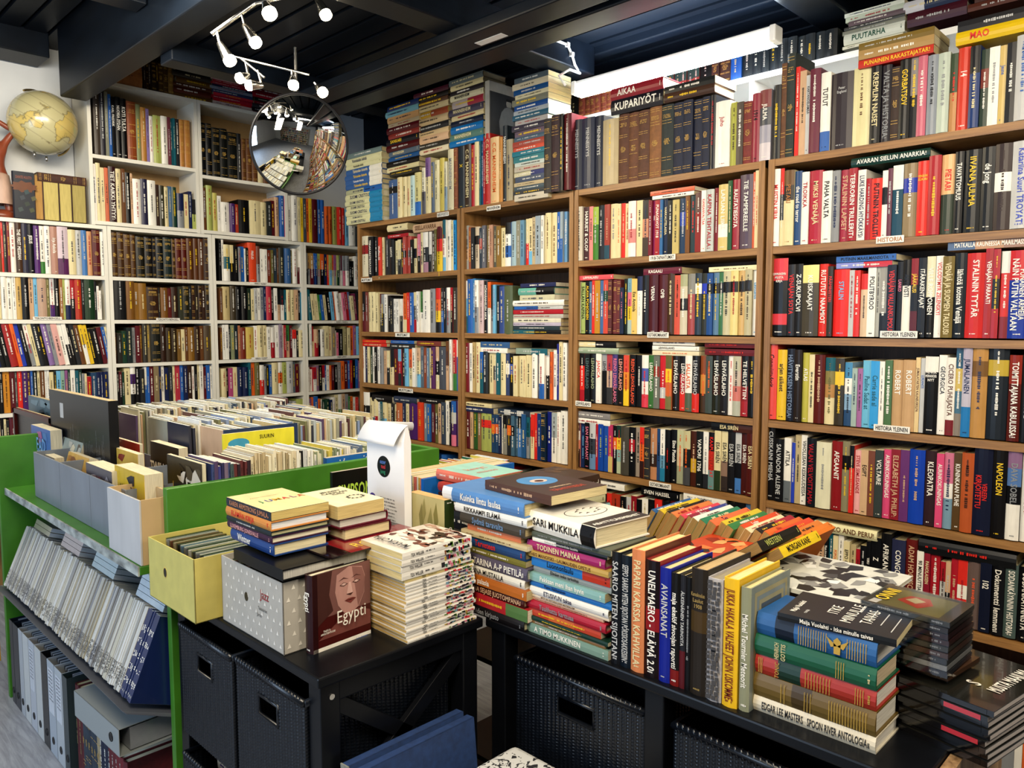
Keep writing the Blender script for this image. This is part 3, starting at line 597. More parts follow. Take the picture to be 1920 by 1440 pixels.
row(B4, 'X', XW, .803, 48, '92,160,#5a3a4c.w.#e08a70.k.k,TURTSAN SOTA,f | 140,170,#1d2f58,,s | 188,170,k,SAN PHITSAANT,p | 248,175,E.#3a4048.#6a88a8,,k | 272,180,r | 325,185,#1c4a9c,,l | 370,190,#24509c,,l | 413,190,#b03a60.#b03a60.#c8b070,,y | 450,200,k.o.k.k,,w | 495,200,#1c3a34.y.#8aa8a0.#b0b898 | 575,210,#4a463c,,E | 630,215,k.r.k.k,,w | 680,218,#9a8e80,,k | 722,215,R.o.#3a1c18 | 780,220,#1c1a1c* | 845,225,#b5825c.#b5825c.N.#b5825c | 880,230,#2a4a74,,k | 927,235,w.w.#6a98b0.#2a7a98,,K | 975,240,k,,R | 1035,240,k,Eino Pietola,w | 1100,245,#b8b894.#c8b898.#9a9c80,,o | 1170,250,#c0b890.#1c1c1c.#4a4a4c,,o | 1228,255,#4a2214.#4a2214.#c8a030.#4a2214,,f | 1290,255,#161a1a,VAPORI 1706,w | 1345,260,w.w.w.K,,e | 1403,265,k.#a03020.#6a8a88,KAAPURIN LAIVAT,R | 1467,250,c.c.#2c3c24,ESA SIRÉN,K | 1530,255,c.c.#8a7060.#3a302c,ESA SIRÉN,K | 1600,265,#1c1a1c,ESA SIRÉN,E | 1662,270,E.E.k.#4a78b0,ESA SIRÉN,K | 1720,280,#4a1814,ESA SIRÉN,w | 1805,280,#541c18,ESA SIRÉN,c',
    'lower SOTAROMAANIT shelf', 'war novels, lower strip')
flats(B4, 'X', XW, '50,385,108,56,#8a8684,,w | 55,385,166,50,w | 1368,1805,236,74,k.#4a2418,ESA SIRÉN,c', 'the lower SOTAROMAANIT row', 'books laid on top of shelf rows')
row((1120, 900, 3.528), 'X', XW, .517, -60, '-20,60,R | 20,70,k,,w | 60,85,k,,w | 92,90,R,,k | 155,95,#a83820,,k | 190,110,k,,f | 225,115,E,,r | 262,108,#8a1c28,,c | 300,130,k.w | 340,125,w.k | 380,130,k.w | 430,130,R | 480,140,k | 540,140,#6a2020 | 600,140,w.k | 660,140,#3a3a3c | 720,150,c | 780,150,R.k | 860,150,c | 915,150,k,,w | 980,150,k,,w | 1040,160,#5a80a8,,w', 'oak shelf behind leaning paperbacks', 'books behind the paperback tray')
flats((1120, 900, 3.528), 'X', XW - .006, '290,545,95,48,k,SVEN HASSEL,w | 570,850,130,52,w,,e | -10,180,40,40,w,,K', 'the row behind the leaning paperbacks', 'books laid on top of shelf rows')
# top of the two far cases
row(C0, 'X', XW, 1.968, 385, '460,950,#48628c.k.#48628c.#48628c.#48628c.#48628c | 500,930,c | 530,925,c | 565,920,c | 605,915,#b8d0d0 | 655,890,#d0c890.#d0c890.#3070b8 | 690,850,#d8d4c0.#5a5a64,,k | 735,770,#7a5a90.#d8cca0.#d8cca0 | 760,805,#5a6a80 | 800,790,#d8cfa8,,k | 840,770,#c8b860,,k | 866,800,#cfcab0.#8aa0b0',
    'on top under the leaning piles', g_)
row(C0, 'X', XW, 1.968, 868, '918,700,#d0c8a8,MANNERHEIM,e | 950,690,#8a5030* | 1010,670,#283038,X,y | 1065,660,#3c2c20,C.G. MANNERHEIM,c | 1095,665,r | 1130,640,c | 1145,625,t | 1160,620,#204870 | 1178,600,r | 1218,570,#b02c28,C.G. MANNERHEIM,c | 1290,600,#d8b888,C.G. MANNERHEIM,o | 1320,600,#c08840,,c | 1355,505,#1c2a34,MANNERHEIM,w | 1408,620,#a89c80', 'top of the narrow oak case', g_)
row(C0, 'X', XW - .035, 1.976, 1660, '1720,450,#3a3430* | 1790,420,#3a2228* | 1820,410,k | 1880,405,#5a1a20,,w', 'on top beside the tallest pile', g_)
pile(C0, 'X', XW - .02, 45, 340, 1322, 745, ['#c8c49c.#c8c49c.#2a80a8'] * 6 + ['#a8a888.#2a60a0'] + ['#3a5f92.#3a5f92.#d8d4c8'] * 4 + ['#c8c49c.#c8c49c.#c8c49c', '#c8c49c', '#6a7a78'], 'the far pile of matching volumes', 'volumes piled at the far end',
     titles={0: 'SUOMI CRISTOLI', 1: 'SUOMI CRISTOLI', 2: 'SUOMI CRISTOLI', 3: 'SUOMI CRISTOLI', 4: 'SUOMI CRISTOLI', 5: 'SUOMI CRISTOLI', 7: 'Talvisodan historia', 8: 'Talvisodan historia', 9: 'Talvisodan historia', 10: 'Talvisodan historia', 11: 'Vuosisadan lehtiä', 12: 'Vuosisadan lehtiä'},
     inks={i: 'B' for i in range(7)}, jit=.002)
pile(C0, 'X', XW - .01, 385, 640, 930, 355, ['#3a3830', '#d0c8a0', '#1c1a1a', '#28568a', '#5a6878', '#4a1418', '#1c1c24', '#8a3a34', '#5a1420', '#c8b898', '#c8a070', '#6a98a8', '#1c3060'], 'the leaning pile beside matching volumes', 'leaning piles on the oak bookcases',
     titles={4: 'MANNERHEIM', 6: 'SANKARI'})
pile(C0, 'X', XW, 598, 880, 765, 255, ['#d8ccae', '#3a362e', '#c8a888', '#c8b088', '#2a2a2c', '#c8b088', '#c8a030.#a05030', '#c0b088', '#5a4030', '#1c1a18', '#4a2030'], 'the pile between the Mannerheim piles', 'leaning piles on the oak bookcases')
pile(C0, 'X', XW, 895, 1165, 690, 135, ['#1c70a8', '#5a7a70', '#1c68a0', '#1c2438', '#c8b890', '#4a4454', '#b8a8a0.#a03040', '#c8c0a0', '#2a2428', '#c8bc94', '#5a6468'], 'the pile right against the grey portrait', 'leaning piles on the oak bookcases',
     titles={1: 'MANNERHEIM', 5: 'MANNERHEIM', 7: 'MANNERHEIM'})
pile(C0, 'X', XW - .03, 1412, 1690, 1130, 130, ['#c0b8a8', '#3a3c40', '#4a5860', '#b8a888', '#4a5468', '#c8c0a0.#3a4070', '#b8b0a0', '#c0c8c0', '#3a7a80', '#2a7888', '#c85a44', '#a04a3c', '#4a6070', '#6a5a68', '#3a3444', '#a8a4a0', '#2c5a70', '#9aa0a4', '#1c4a84', '#7a7a6c', '#c8c0a0', '#205080', '#c8bca0', '#5a6468'], 'the tallest pile, between the portrait and the lamp', 'tallest pile on the oak bookcases')
# large portrait book standing cover outwards
zb_, zt_ = onx(918, 258, 2.53)[2], onx(918, 150, 2.53)[2]; yb_ = onx(909, 200, 2.53)[1]; hk = (zt_ - zb_) / .40
e = empty('portrait_book', (2.53, 2.32, 1.976)); tag(e, 'large grey book with a standing officer on its cover, upright among the piles', 'book')
a = ony(640 + 1205 / 4.364, 120 + 600 / 4.364, 2.335)
m = MB(); m.box((0, 0, 0), (.235, .028, .40), col('#a8a49a')); m.box((.001, -.001, .33), (.234, 0, .399), col('#c4c4c0'))
o = m.build('cover', M_PRINT, e)
m = MB(); m.box((.002, .003, .399), (.232, .025, .4008), col('w'), 1); m.build('page_block', [M_PRINT, M_PAGES], e)
m = MB(); m.box((.004, -.0015, .03), (.231, -.0005, .33), col('#4a4e54'))
def poly2d(m, pts, y, c, M=None): m.add([(px_, y, pz_) for px_, pz_ in pts], [tuple(range(len(pts)))], col(c), 0, M)
poly2d(m, [(.07, .03), (.16, .03), (.165, .14), (.172, .20), (.150, .235), (.135, .245), (.118, .245), (.098, .232), (.078, .20), (.062, .13)], -.0022, '#8a9096')
poly2d(m, [(.112, .246), (.142, .246), (.146, .27), (.140, .29), (.126, .296), (.112, .288), (.108, .268)], -.0026, '#a8aaa8')
poly2d(m, [(.106, .284), (.148, .284), (.145, .30), (.110, .302)], -.003, '#34383c')
poly2d(m, [(.15, .10), (.20, .08), (.205, .13), (.16, .15)], -.0026, '#787c80')
m.build('cover_picture', M_PRINT, e); e.location = (2.53, yb_ - .03, zb_); e.scale = (1, 1, hk)
# covers lying over the sets on the middle oak case
for i, (y0, y1, z, t, c, ti, ik, lb) in enumerate(((1.83, 1.93, 0, 0, '', '', '', ''),)): pass
pile(B0, 'X', XW - .012, 395, 900, 352, 92, ['#1d1a24', '#8a2430'], 'the pair over the leather set', 'books laid on top of shelf rows', thick={0: 1.5}, titles={0: 'KUPARIYÖT', 1: 'AIKAA'}, inks={0: 'w', 1: 'w'}, jit=.001)
pile(B0, 'X', XW - .012, 915, 1400, 232, 70, ['#4a3428', '#14181c'], 'the pair over the navy and gold set', 'books laid on top of shelf rows', jit=.001)
pile(A0, 'X', XW - .012, 668, 1235, 520, 335, ['#b8321e.#b8321e', '#a88a58', '#7a6428'], 'the slanting trio over the cream and black books', 'books laid on top of shelf rows', titles={0: 'PUNAINEN RAKASTAJATAR'}, inks={0: 'y'}, jit=.002)
pile(A0, 'X', XW - .012, 1425, 2000, 345, 165, ['#d4b41c', '#15151a'], 'the pair holding a yellow volume', 'books laid on top of shelf rows', thick={0: 1.4}, titles={0: 'MAO'}, inks={0: 'R'}, jit=.002)
# far rows: bay of the far and the narrow case
row(C1, 'X', XW, 1.655, 45, '102,300,#c8c0a8.#8a2024.#c8c0a8.#c8c0a8.#c8c0a8 | 150,305,k.k,TEKAKARSTROUUVAT,w | 190,310,k,,w | 218,310,#c83c24,Waffen-SS,w | 235,310,c | 290,305,K | 330,330,k,LUOTI,w | 355,340,c | 385,330,c.K | 410,330,K | 440,305,#b05048.#b05048.k.#b05048.#b05048.#b05048 | 475,300,#b05048.#b05048.k.#b05048.#b05048.#b05048 | 500,330,k | 525,320,c.k.c.c | 552,280,p.k | 583,265,c | 630,265,w.K.#a88090,,w | 655,260,w.K | 690,245,#4a3c38 | 712,240,v | 762,215,d.R.y.y | 790,155,t.w.s | 825,155,w | 858,158,c | 885,158,#2a8fc8', '', '', True)
flats(C1, 'X', XW, '270,450,262,58,c | 272,455,320,30,r | 500,760,270,72,#c8a888,SEELLAVARRA,n', 'the highest row of the far oak bookcase', 'books laid on top of shelf rows')
row(C1, 'X', XW, 1.668, 950, '985,205,#9a9890.#9a9890.#c8a888.#9a9890 | 1010,220,#9a5a40 | 1040,225,K | 1085,215,#c8b8a0.#1c1c1c.#c8b8a0.#c8b8a0.#c8b8a0 | 1113,225,#3a4450.#b04a38.#3a4450.#3a4450 | 1145,205,#6a6a72 | 1180,200,#8a744c | 1212,200,#b89078 | 1237,210,#5a5a50 | 1278,208,#8a6c34 | 1318,225,c | 1370,180,k.w.b.w,,k | 1415,170,#9ab0b8 | 1455,160,#8c8a78 | 1490,158,#6a90a8 | 1520,145,c.R | 1555,140,c.c.s | 1590,130,#b8a888 | 1635,120,#98a4ac | 1660,115,w,,k | 1680,115,c | 1730,95,c,,n | 1780,90,c,,n | 1808,85,b | 1832,82,#9aa8b0.b | 1860,80,#6a94b8,VIIMEINEN KOTKA,w', '', '', True)
MS = dict(mass=True)
row(C2, 'X', XW, 1.368, 35, '75,175,k.d | 100,180,#7a4038 | 130,180,c | 165,180,c | 192,190,c | 212,195,d.k | 245,200,e.K | 270,200,w | 300,210,k | 318,230,K | 340,240,w | 358,240,w | 375,240,w | 400,240,w.K | 430,190,o.o.c | 460,185,R | 500,185,b | 530,180,c.K.r | 552,175,w | 580,175,g.w | 645,160,w | 690,150,e | 735,145,R.o.y.k | 770,145,K.b | 800,145,k | 830,140,w.e | 850,140,r.k | 900,140,#3a342c', '', '', True)
row(C2, 'X', XW, 1.368, 950, '975,80,w.s.t | 1025,65,b | 1050,60,#3f7fb0 | 1085,75,w.e | 1120,75,#c8b0b0 | 1152,80,k,HÖRMÄNHELEN AIKA,w | 1180,90,o.w | 1210,115,K.e | 1235,115,s | 1262,120,k | 1315,128,#3a4f88 | 1390,125,#5a6448', '', '', True)
flats(C2, 'X', XW, '1450,1765,140,36,#2a3058 | 1435,1755,208,62,#6aa89a.k | 1445,1755,268,60,#c0bca0 | 1375,1840,306,50,w | 1395,1830,336,28,b.E | 1372,1830,376,38,r | 1365,1830,412,34,#b0aca4 | 1368,1810,448,36,#d0ccb8 | 1362,1810,478,30,#b0a8b8 | 1380,1800,514,36,#2c3c44 | 1350,1810,548,34,t.k', '', '', True)
row(C3, 'X', XW, 1.083, 42, '62,140,w | 88,140,B | 108,145,c | 132,145,#34483a | 150,145,w | 172,150,k,CALIBAVA,w | 205,140,w | 235,150,e | 258,180,f | 285,180,c.K | 318,165,k.c | 365,165,d | 395,165,s.r.K | 425,165,K | 460,160,s | 492,165,o.c | 520,155,w | 555,155,f.c.s | 585,145,#5a6a78 | 612,150,#8a4a30 | 635,155,#6a86a0 | 660,155,c | 695,145,#5a2c5c | 725,145,f.k.c | 795,145,#50545e | 820,95,n.f | 842,80,w | 878,80,R.r.g | 905,85,w.b.b', '', '', True)
flats(C3, 'X', XW, '48,255,106,28,R | 48,262,136,28,R | 298,505,112,28,b | 290,512,155,40,K | 530,745,132,42,#7a3c34', '', '', True)
row(C3, 'X', XW, 1.083, 958, '998,110,#7a2028 | 1025,112,w | 1050,105,#b8a070 | 1095,105,c | 1125,190,b.t | 1165,185,K | 1200,190,c | 1235,190,c.K.f | 1270,195,t | 1315,200,c | 1350,200,#3c4a70.w.#3c4a70.#3c4a70 | 1390,205,k.#5060a0.k.k | 1430,228,c | 1455,225,c | 1480,225,c | 1508,225,c | 1550,220,c | 1600,205,w | 1622,195,B | 1670,205,w.w.b | 1700,190,w.k | 1722,190,n | 1740,190,o | 1770,175,w | 1790,120,#2a3080 | 1820,100,c | 1858,110,w', '', '', True)
flats(C3, 'X', XW, '1095,1355,148,52,#3a608c | 1100,1335,192,44,w | 1410,1690,206,52,#8a9a8c.t', '', '', True)
row(C4, 'X', XW, .803, 50, '110,50,w.k.c | 150,100,c | 185,110,c.r | 205,125,w | 228,130,t | 265,140,c.s | 300,150,c.f | 325,150,K | 350,160,c | 408,145,#b56a40 | 432,145,B | 460,145,c | 540,145,#4a1c68 | 592,140,#c8401c,1917 - 1991,y | 618,150,#7a8890 | 650,155,#2a68a8 | 680,150,d | 720,140,v.K.v | 750,150,f | 785,140,#3a4658 | 820,130,w | 835,135,k | 880,130,b.E.P.p | 905,130,#8a7a98', '', '', True)
flats(C4, 'X', XW, '135,310,128,60,k | 328,530,136,54,#2c3850 | 550,780,134,40,k', '', '', True)
row(C4, 'X', XW, .803, 965, '1000,220,d | 1025,220,f | 1065,215,#355a2c | 1095,215,#8a6a48 | 1155,225,l.R.l.l.l | 1192,230,l.R.l.l.l | 1222,250,#26466a.o.#26466a.#26466a | 1255,250,#26466a.o.#26466a.#26466a | 1275,265,B | 1298,250,w | 1335,255,k.#8a8880.#8a8880 | 1370,255,K.o.K.K | 1400,260,#4a6a80.k.#4a6a80.#4a6a80 | 1425,255,#4a6a80 | 1465,250,k.#4a78b0.#4a78b0 | 1505,245,#2c5a88 | 1535,260,t.e | 1570,250,R.c | 1602,240,R | 1640,240,#1c3a70 | 1685,235,#14283c* | 1720,225,#1c2878 | 1765,235,#a0a8a8.w | 1800,230,w | 1860,220,w', '', '', True)
flats(C4, 'X', XW, '948,1195,165,34,c | 948,1210,214,48,#202c50 | 1250,1535,240,46,#2c3c50.E.#2c3c50.E.#2c3c50', '', '', True)
# ================================================================== BOOK ROWS (white cases)
def wrow(ref, base, x0, data, **k): row(ref, 'Y', YW, base, x0, data, '', '', True, seed=3, **k)
wrow(W2, 1.679, -70, '-30,30,d | 0,35,n | 20,40,R | 50,60,K | 75,60,#7a2030 | 125,62,w | 180,70,#4a3424,THE FIRST MESSIAH,w | 235,85,#3a3a4c | 288,95,k,JESUS,w | 338,110,#5a3070 | 385,112,w.w.w.g | 435,112,w | 495,118,#b08878,Irja Askola,w | 590,120,#c8b8c0.#c8b8c0.#5a2858 | 655,145,c | 710,150,E | 758,150,#4a7ab0 | 800,160,#c89870 | 870,150,#5a1a20* | 925,165,w | 950,175,c')
wrow(W2, 1.679, 965, '1022,165,#4a3018* | 1080,170,#4a3018* | 1140,185,#54381c* | 1185,190,#54381c* | 1262,205,#1c1a14* | 1330,210,#1c1a1c* | 1360,215,#1c1c20* | 1425,215,#14181a* | 1500,215,#1c2c2c* | 1535,225,#4a3018* | 1590,225,#5a1c14* | 1635,225,#5a1c14* | 1695,222,#5a3418 | 1740,222,#5a3418 | 1785,225,#5a3418 | 1865,215,N*')
wrow(W2, 1.439, -60, '-20,530,k | 0,530,c | 48,530,w | 98,535,w | 130,535,w | 180,528,#c8a868 | 245,548,k | 290,552,f | 322,555,s | 402,552,#b89c88 | 430,548,v | 470,550,E.w.P | 515,545,k | 545,560,#9a6a40 | 565,560,l | 612,555,w.w.B | 650,570,r.k | 708,560,#b03c28 | 732,565,k | 820,572,#1c3c24 | 845,598,k | 865,640,w | 885,680,w')
wrow(W2, 1.439, 995, '1100,570,#15171a | 1172,575,#7a5424 | 1215,610,#8a6428 | 1285,615,#8a6428 | 1390,648,N* | 1405,655,k | 1465,655,#7a5424 | 1500,660,#5a1c18 | 1560,650,N | 1600,645,#3a3c30 | 1655,640,#2a281c* | 1680,638,#1c2428 | 1710,632,N* | 1740,632,#2a2018 | 1770,635,N* | 1800,635,N | 1835,630,#2a2018* | 1870,630,N*')
wrow(W3, 1.194, -110, '-80,80,B | -40,80,k | 0,80,k | 70,65,#a02c28 | 105,70,o | 150,80,z | 190,85,k | 230,75,w.e | 265,85,c | 310,75,K | 350,80,k | 400,80,#8a70a0 | 435,80,e | 490,85,#d8a8a0 | 530,85,w | 570,85,w.k | 600,90,k | 640,90,K | 680,95,n | 715,95,y.w | 755,95,y | 800,130,k | 840,125,k | 880,115,d | 910,110,b | 930,110,c', lean=.17)
wrow(W3, 1.194, 1000, '1025,160,N | 1065,165,#2c2a24 | 1105,145,G | 1155,115,#1c2a2c | 1185,115,e | 1225,100,d | 1245,95,n | 1285,70,#3a3832 | 1315,70,#8a7a5c | 1400,80,#20221e* | 1450,85,N | 1500,115,#3a2c1c | 1550,120,#3a2c1c | 1585,130,#7a5c2c | 1620,130,c | 1645,110,n | 1700,112,#8a6428 | 1750,105,N | 1785,100,n | 1835,97,#5a4c3c | 1865,100,#5a4c2c | 1892,97,#7a3020')
wrow(W3, .958, -50, '-15,490,k | 20,490,k | 80,490,#c88a30 | 125,480,d | 148,480,#4a4a48 | 190,480,R | 235,485,P | 265,485,#4a2c48 | 285,485,b | 325,480,#14201e | 350,490,c | 390,475,n | 410,485,w | 430,490,w | 470,505,c | 490,500,k | 530,495,s | 565,490,#8aa898 | 590,490,m | 612,475,G | 655,470,w | 690,490,t | 720,480,#183c34 | 745,520,e | 765,520,c | 800,545,r | 850,510,#2a4a6a | 880,505,B | 905,505,B | 945,500,B | 985,505,#3a3c30')
wrow(W3, .958, 1020, '1040,500,k | 1065,500,d.k | 1090,505,G | 1140,470,c | 1185,435,w.P.w.k | 1225,450,k | 1265,480,K | 1285,460,w.b | 1310,460,b | 1345,450,d | 1390,450,#8a7a5c | 1410,455,B | 1440,455,w | 1480,465,B | 1515,460,K | 1535,450,c | 1580,445,#b03848 | 1605,440,b | 1640,450,B | 1680,435,N | 1705,455,w | 1730,430,k | 1750,430,c | 1785,430,w | 1805,460,d | 1840,445,b | 1875,455,w | 1898,450,#7a1c3c')
wrow(W3, .713, -50, '0,905,c | 30,905,k | 50,920,c | 80,930,K | 150,900,d | 250,900,k | 400,900,#3a3a4c | 600,900,#6a1c24 | 920,870,k | 960,860,#4a5a6a | 990,870,K | 1020,880,k | 1060,830,B | 1120,825,#4a2a34 | 1160,835,k | 1200,835,#1c2430 | 1235,845,K | 1270,850,k | 1305,850,r | 1340,840,c | 1400,840,w.k | 1420,830,y | 1445,820,c | 1480,805,w | 1505,820,b | 1540,815,t | 1590,810,k.w | 1620,805,w | 1650,805,B | 1680,815,k | 1720,800,B | 1745,800,c | 1775,810,k | 1810,790,B | 1835,790,y | 1870,800,N | 1900,795,k')
wrow(W4, 1.679, 60, '98,70,k | 125,65,w | 205,130,c.t.w | 255,135,c.k | 310,155,k | 340,165,e | 395,155,b | 415,180,w | 440,170,k | 548,105,#d8502c,FREUD,w | 595,150,#7a4a3c.e | 640,185,w | 685,190,w | 735,200,#7a3420 | 765,200,v | 815,175,#33404c | 840,180,n | 910,170,#33342f | 985,180,#3c6494 | 1010,205,v | 1065,185,w | 1108,205,w.d | 1145,230,w')
wrow(W4, 1.679, 1180, '1210,240,e.k | 1245,240,#b08a50.e | 1290,240,#b08a50.d | 1310,240,b.B | 1335,245,b.B | 1375,245,l.e | 1425,250,o.k | 1460,255,B | 1485,260,o.R | 1520,265,l.s | 1545,265,o.c | 1580,265,m.e | 1610,268,l.G | 1640,270,e.w | 1655,270,d.w | 1690,275,e.p | 1740,275,e.w | 1775,340,k | 1810,340,k | 1840,280,w | 1870,285,w | 1900,285,n')
wrow(W4, 1.439, 75, '115,690,n | 210,670,#c0ae80 | 280,660,#4a4030 | 350,670,k | 425,670,k | 480,690,#28382c | 520,700,c | 560,690,E | 600,690,w | 640,680,e | 670,670,B | 740,670,#b83848 | 775,675,k | 820,690,w | 855,700,k.f | 900,710,K.w | 930,710,t | 985,710,c | 1040,710,c | 1085,710,f | 1115,720,k | 1155,745,#4a90a8')
wrow(W4, 1.439, 1185, '1240,710,t | 1285,765,c | 1335,765,c | 1365,775,g | 1400,775,b | 1440,780,c | 1480,740,k | 1520,740,s | 1550,740,o | 1600,735,w | 1640,755,w | 1680,750,p | 1720,740,r | 1750,740,#5a6a90 | 1790,790,c | 1820,760,#7a3050 | 1870,740,k | 1930,740,c', lean=.1)
wrow(W5, 1.194, 85, '108,125,n | 135,90,w | 180,90,w | 205,110,k | 245,95,#8a9070 | 295,85,#1c2c34 | 325,100,#a87050 | 388,125,#7a3020 | 485,120,#c8b060 | 530,105,w | 585,98,c | 640,98,c | 680,115,w | 740,120,w.r | 785,95,w | 820,85,#9a8a98 | 845,95,w | 870,95,r | 915,95,g.f | 942,100,d | 990,150,R.w.w | 1015,160,K | 1085,155,c')
wrow(W5, 1.194, 1118, '1150,90,G | 1175,75,w | 1205,110,r.c | 1255,145,f.r | 1285,150,k | 1335,145,w | 1380,105,c | 1420,110,c | 1455,120,#8c8070 | 1475,160,w | 1505,185,p | 1550,140,k | 1600,110,#8c8460 | 1640,125,c | 1680,105,o | 1710,100,m | 1760,110,s')
wrow(W5, .958, 90, '150,615,c | 180,615,k | 232,610,#b0507c | 285,600,c | 350,600,B | 415,600,B | 445,545,t | 495,545,o | 550,545,v | 610,575,w.R | 635,590,e | 670,580,k | 700,570,b | 770,545,c | 830,540,w.o.w | 870,540,l | 950,530,E | 985,535,#5a6a74 | 1030,560,d')
wrow(W5, .958, 1125, '1150,600,w | 1190,625,w | 1230,600,r.w | 1260,580,#8a6a80 | 1300,575,k | 1340,575,r.w | 1360,575,b | 1395,575,w | 1420,580,o | 1450,575,d | 1485,570,k | 1525,540,#8a8684 | 1570,525,o | 1615,530,d | 1640,520,b | 1670,515,r | 1700,510,k | 1735,505,b | 1765,520,m')
wrow(W5, .713, 105, '165,1085,o.d | 210,1060,c | 265,1050,c | 320,1040,c | 360,1025,k | 440,1000,#b09048 | 485,1000,#4a1c34 | 530,1000,P | 600,1000,c | 670,1000,w | 710,1005,#6a5a60 | 745,1000,K | 780,980,b.e | 830,965,z | 880,990,n.o | 910,1000,k | 945,1010,e | 1000,1010,E | 1080,980,l | 1110,1005,o')
wrow(W5, .713, 1135, '1180,980,m | 1205,960,o | 1250,950,b | 1280,980,o | 1305,985,w | 1350,985,G | 1400,985,G | 1430,990,B | 1460,960,w | 1500,930,c | 1540,925,w.g | 1580,920,f | 1620,925,e | 1640,950,g | 1675,950,o | 1710,960,w | 1745,960,R')
wrow(W1, 1.979, 75, '105,65,w | 137,58,c | 165,90,c | 190,92,#c87050 | 240,85,#3a1c20,TIET KAIKKI YHTYY,w | 280,98,c | 305,100,n | 345,125,k | 362,130,f | 415,170,w | 462,170,#2c2c48 | 520,180,w | 545,208,N | 580,215,#3c3a28 | 610,225,c | 635,220,#4a6a8a | 668,225,G | 715,270,B.e | 750,275,c | 775,255,B | 805,310,k.l | 835,275,K')
wrow(W1, 1.979, 840, '868,230,n | 910,215,l | 950,265,#c8c070 | 978,285,w | 1035,330,w | 1070,340,P | 1095,345,#a8402c | 1170,315,k | 1245,320,c | 1290,330,c | 1320,325,#2c3030 | 1345,320,d | 1375,295,f')
wrow(W1, 1.957, 1378, '1410,285,b | 1425,290,R | 1460,285,w | 1500,285,w | 1520,295,c | 1540,300,y | 1560,305,#4a5058 | 1580,305,o | 1600,305,y | 1640,310,d | 1665,312,b | 1690,315,b | 1715,360,o | 1740,360,o | 1780,360,l | 1805,365,R | 1830,370,R | 1860,380,s | 1900,380,w')
wrow(W0, 2.336, 125, '190,350,#4a4038 | 250,375,#34323a | 290,405,#8a8a78 | 320,435,b | 365,460,k,KARL FREDRIK,w | 420,465,k,NUORIA SYDÄN,w | 485,480,k,KOTI TULTA,w | 580,515,#8a4a28* | 635,540,#8a9068 | 690,575,#b08040 | 725,590,#8a78a8 | 770,665,w | 850,660,l | 915,670,w | 950,680,#6a3440 | 975,690,t | 1000,690,t | 1040,700,K | 1095,705,#b07c40* | 1165,710,#b07c40*')
wrow(W0, 2.306, 1200, '1255,715,#1a2038* | 1325,735,#14161a* | 1390,745,#14161a* | 1475,790,#1c1e1c* | 1555,800,#1c1e1c* | 1660,840,#1c1e1c* | 1705,850,K | 1750,905,n* | 1810,910,n* | 1870,915,n* | 1930,920,c | 1990,930,n | 2050,930,k | 2110,940,c')
wrow(W0, 2.739, 668, '695,80,N | 720,80,N* | 750,85,N | 800,90,#3a2c20* | 825,95,N | 880,105,#5a4428* | 930,105,#5a4428* | 990,120,#8a6a38*')
pile(W0, 'Y', YW, 1000, 1390, 470, 130, ['#6a4824', '#5a2418', '#5a3424', '#6a4c24', '#3a3430', '#2a2a2c'], '', '', mass=True)
pile(W0, 'Y', YW, 1395, 1830, 555, 195, ['#a81c34', '#c8b0a8', '#b81c2c', '#a81c34', '#c83848', '#3a4468', '#8a94a4', '#2a3454', '#b02034', '#b03840', '#d8b0b0', '#2c3868'], '', '', mass=True)
pile(W0, 'Y', YW, 1835, 2230, 640, 300, ['#8a1c2c', '#1c1c20', '#3a3c40', '#8a1c2c', '#1c2c24', '#a82034', '#6a1c28', '#8a2c38'], '', '', mass=True)
m = MB()  # stout tan leather volume lying at the top left
# ================================================================== UPPER WHITE CASE BEHIND THE OAK ONES, LAMPS, MIRROR
e = empty('white_bookcase', (2.80, 1.2, 0)); tag(e, 'tall white bookcase rising behind the oak bookcases under the lamp', 'bookcase')
def adp(m, n, mt, e=e, l=(-2.80, -1.2, 0)):
    o = m.build(n, mt, e); o.location = l; return o
for y in (-.1, 1.455, 2.46):
    m = MB(); m.box((2.80, y, 0), (3.08, y + .02, 2.345 if y > 0 else 2.5)); adp(m, 'side_panel', M_WHITEPL)
for z in (2.365, 2.05, 2.0, 2.76):
    m = MB(); m.box((2.80, -.08, z - .022), (3.08, 2.46, z)); adp(m, 'shelf', M_WHITEPL) if z != 2.76 else None
m = MB(); m.box((3.06, -.08, 1.9), (3.075, 2.46, 2.36)); adp(m, 'back_panel', M_WHITEPL)
FX = (0, 0, 1)
row(FX, 'X', 2.80, 2.366, 1070, '1086,178,k | 1097,175,#8a4436* | 1107,172,#8a4436* | 1117,170,#8a4436* | 1127,168,#8a4436* | 1137,166,#8a4436* | 1147,163,#8a4436* | 1158,160,#8a4436* | 1168,158,#8a4436* | 1185,150,#5a3a30 | 1210,150,k | 1225,148,#3a5a58.#3a5a58.#a04a44.#3a5a58 | 1240,144,#3a5a58.#3a5a58.#a04a44.#3a5a58 | 1252,140,#3a5a58.#3a5a58.#a04a44.#3a5a58 | 1264,136,#3a5a58.#3a5a58.#a04a44.#3a5a58 | 1276,133,#3a5a58.#3a5a58.#a04a44.#3a5a58 | 1288,130,#3a5a58.#3a5a58.#a04a44.#3a5a58 | 1300,127,#3a5a58.#3a5a58.#a04a44.#3a5a58 | 1312,123,#3a5a58.#3a5a58.#a04a44.#3a5a58 | 1336,118,k | 1350,108,#4a241c* | 1372,102,#4a241c* | 1392,96,#2a68c0 | 1412,92,#26303a | 1428,88,#26303a | 1444,84,#26303a | 1460,80,#26303a | 1478,74,#2a323a | 1496,70,#2a323a | 1512,68,#2a323a | 1530,64,#2a323a | 1548,60,#2a323a | 1572,56,#1c2228', 'on the white case behind', 'sets on the white bookcase behind')
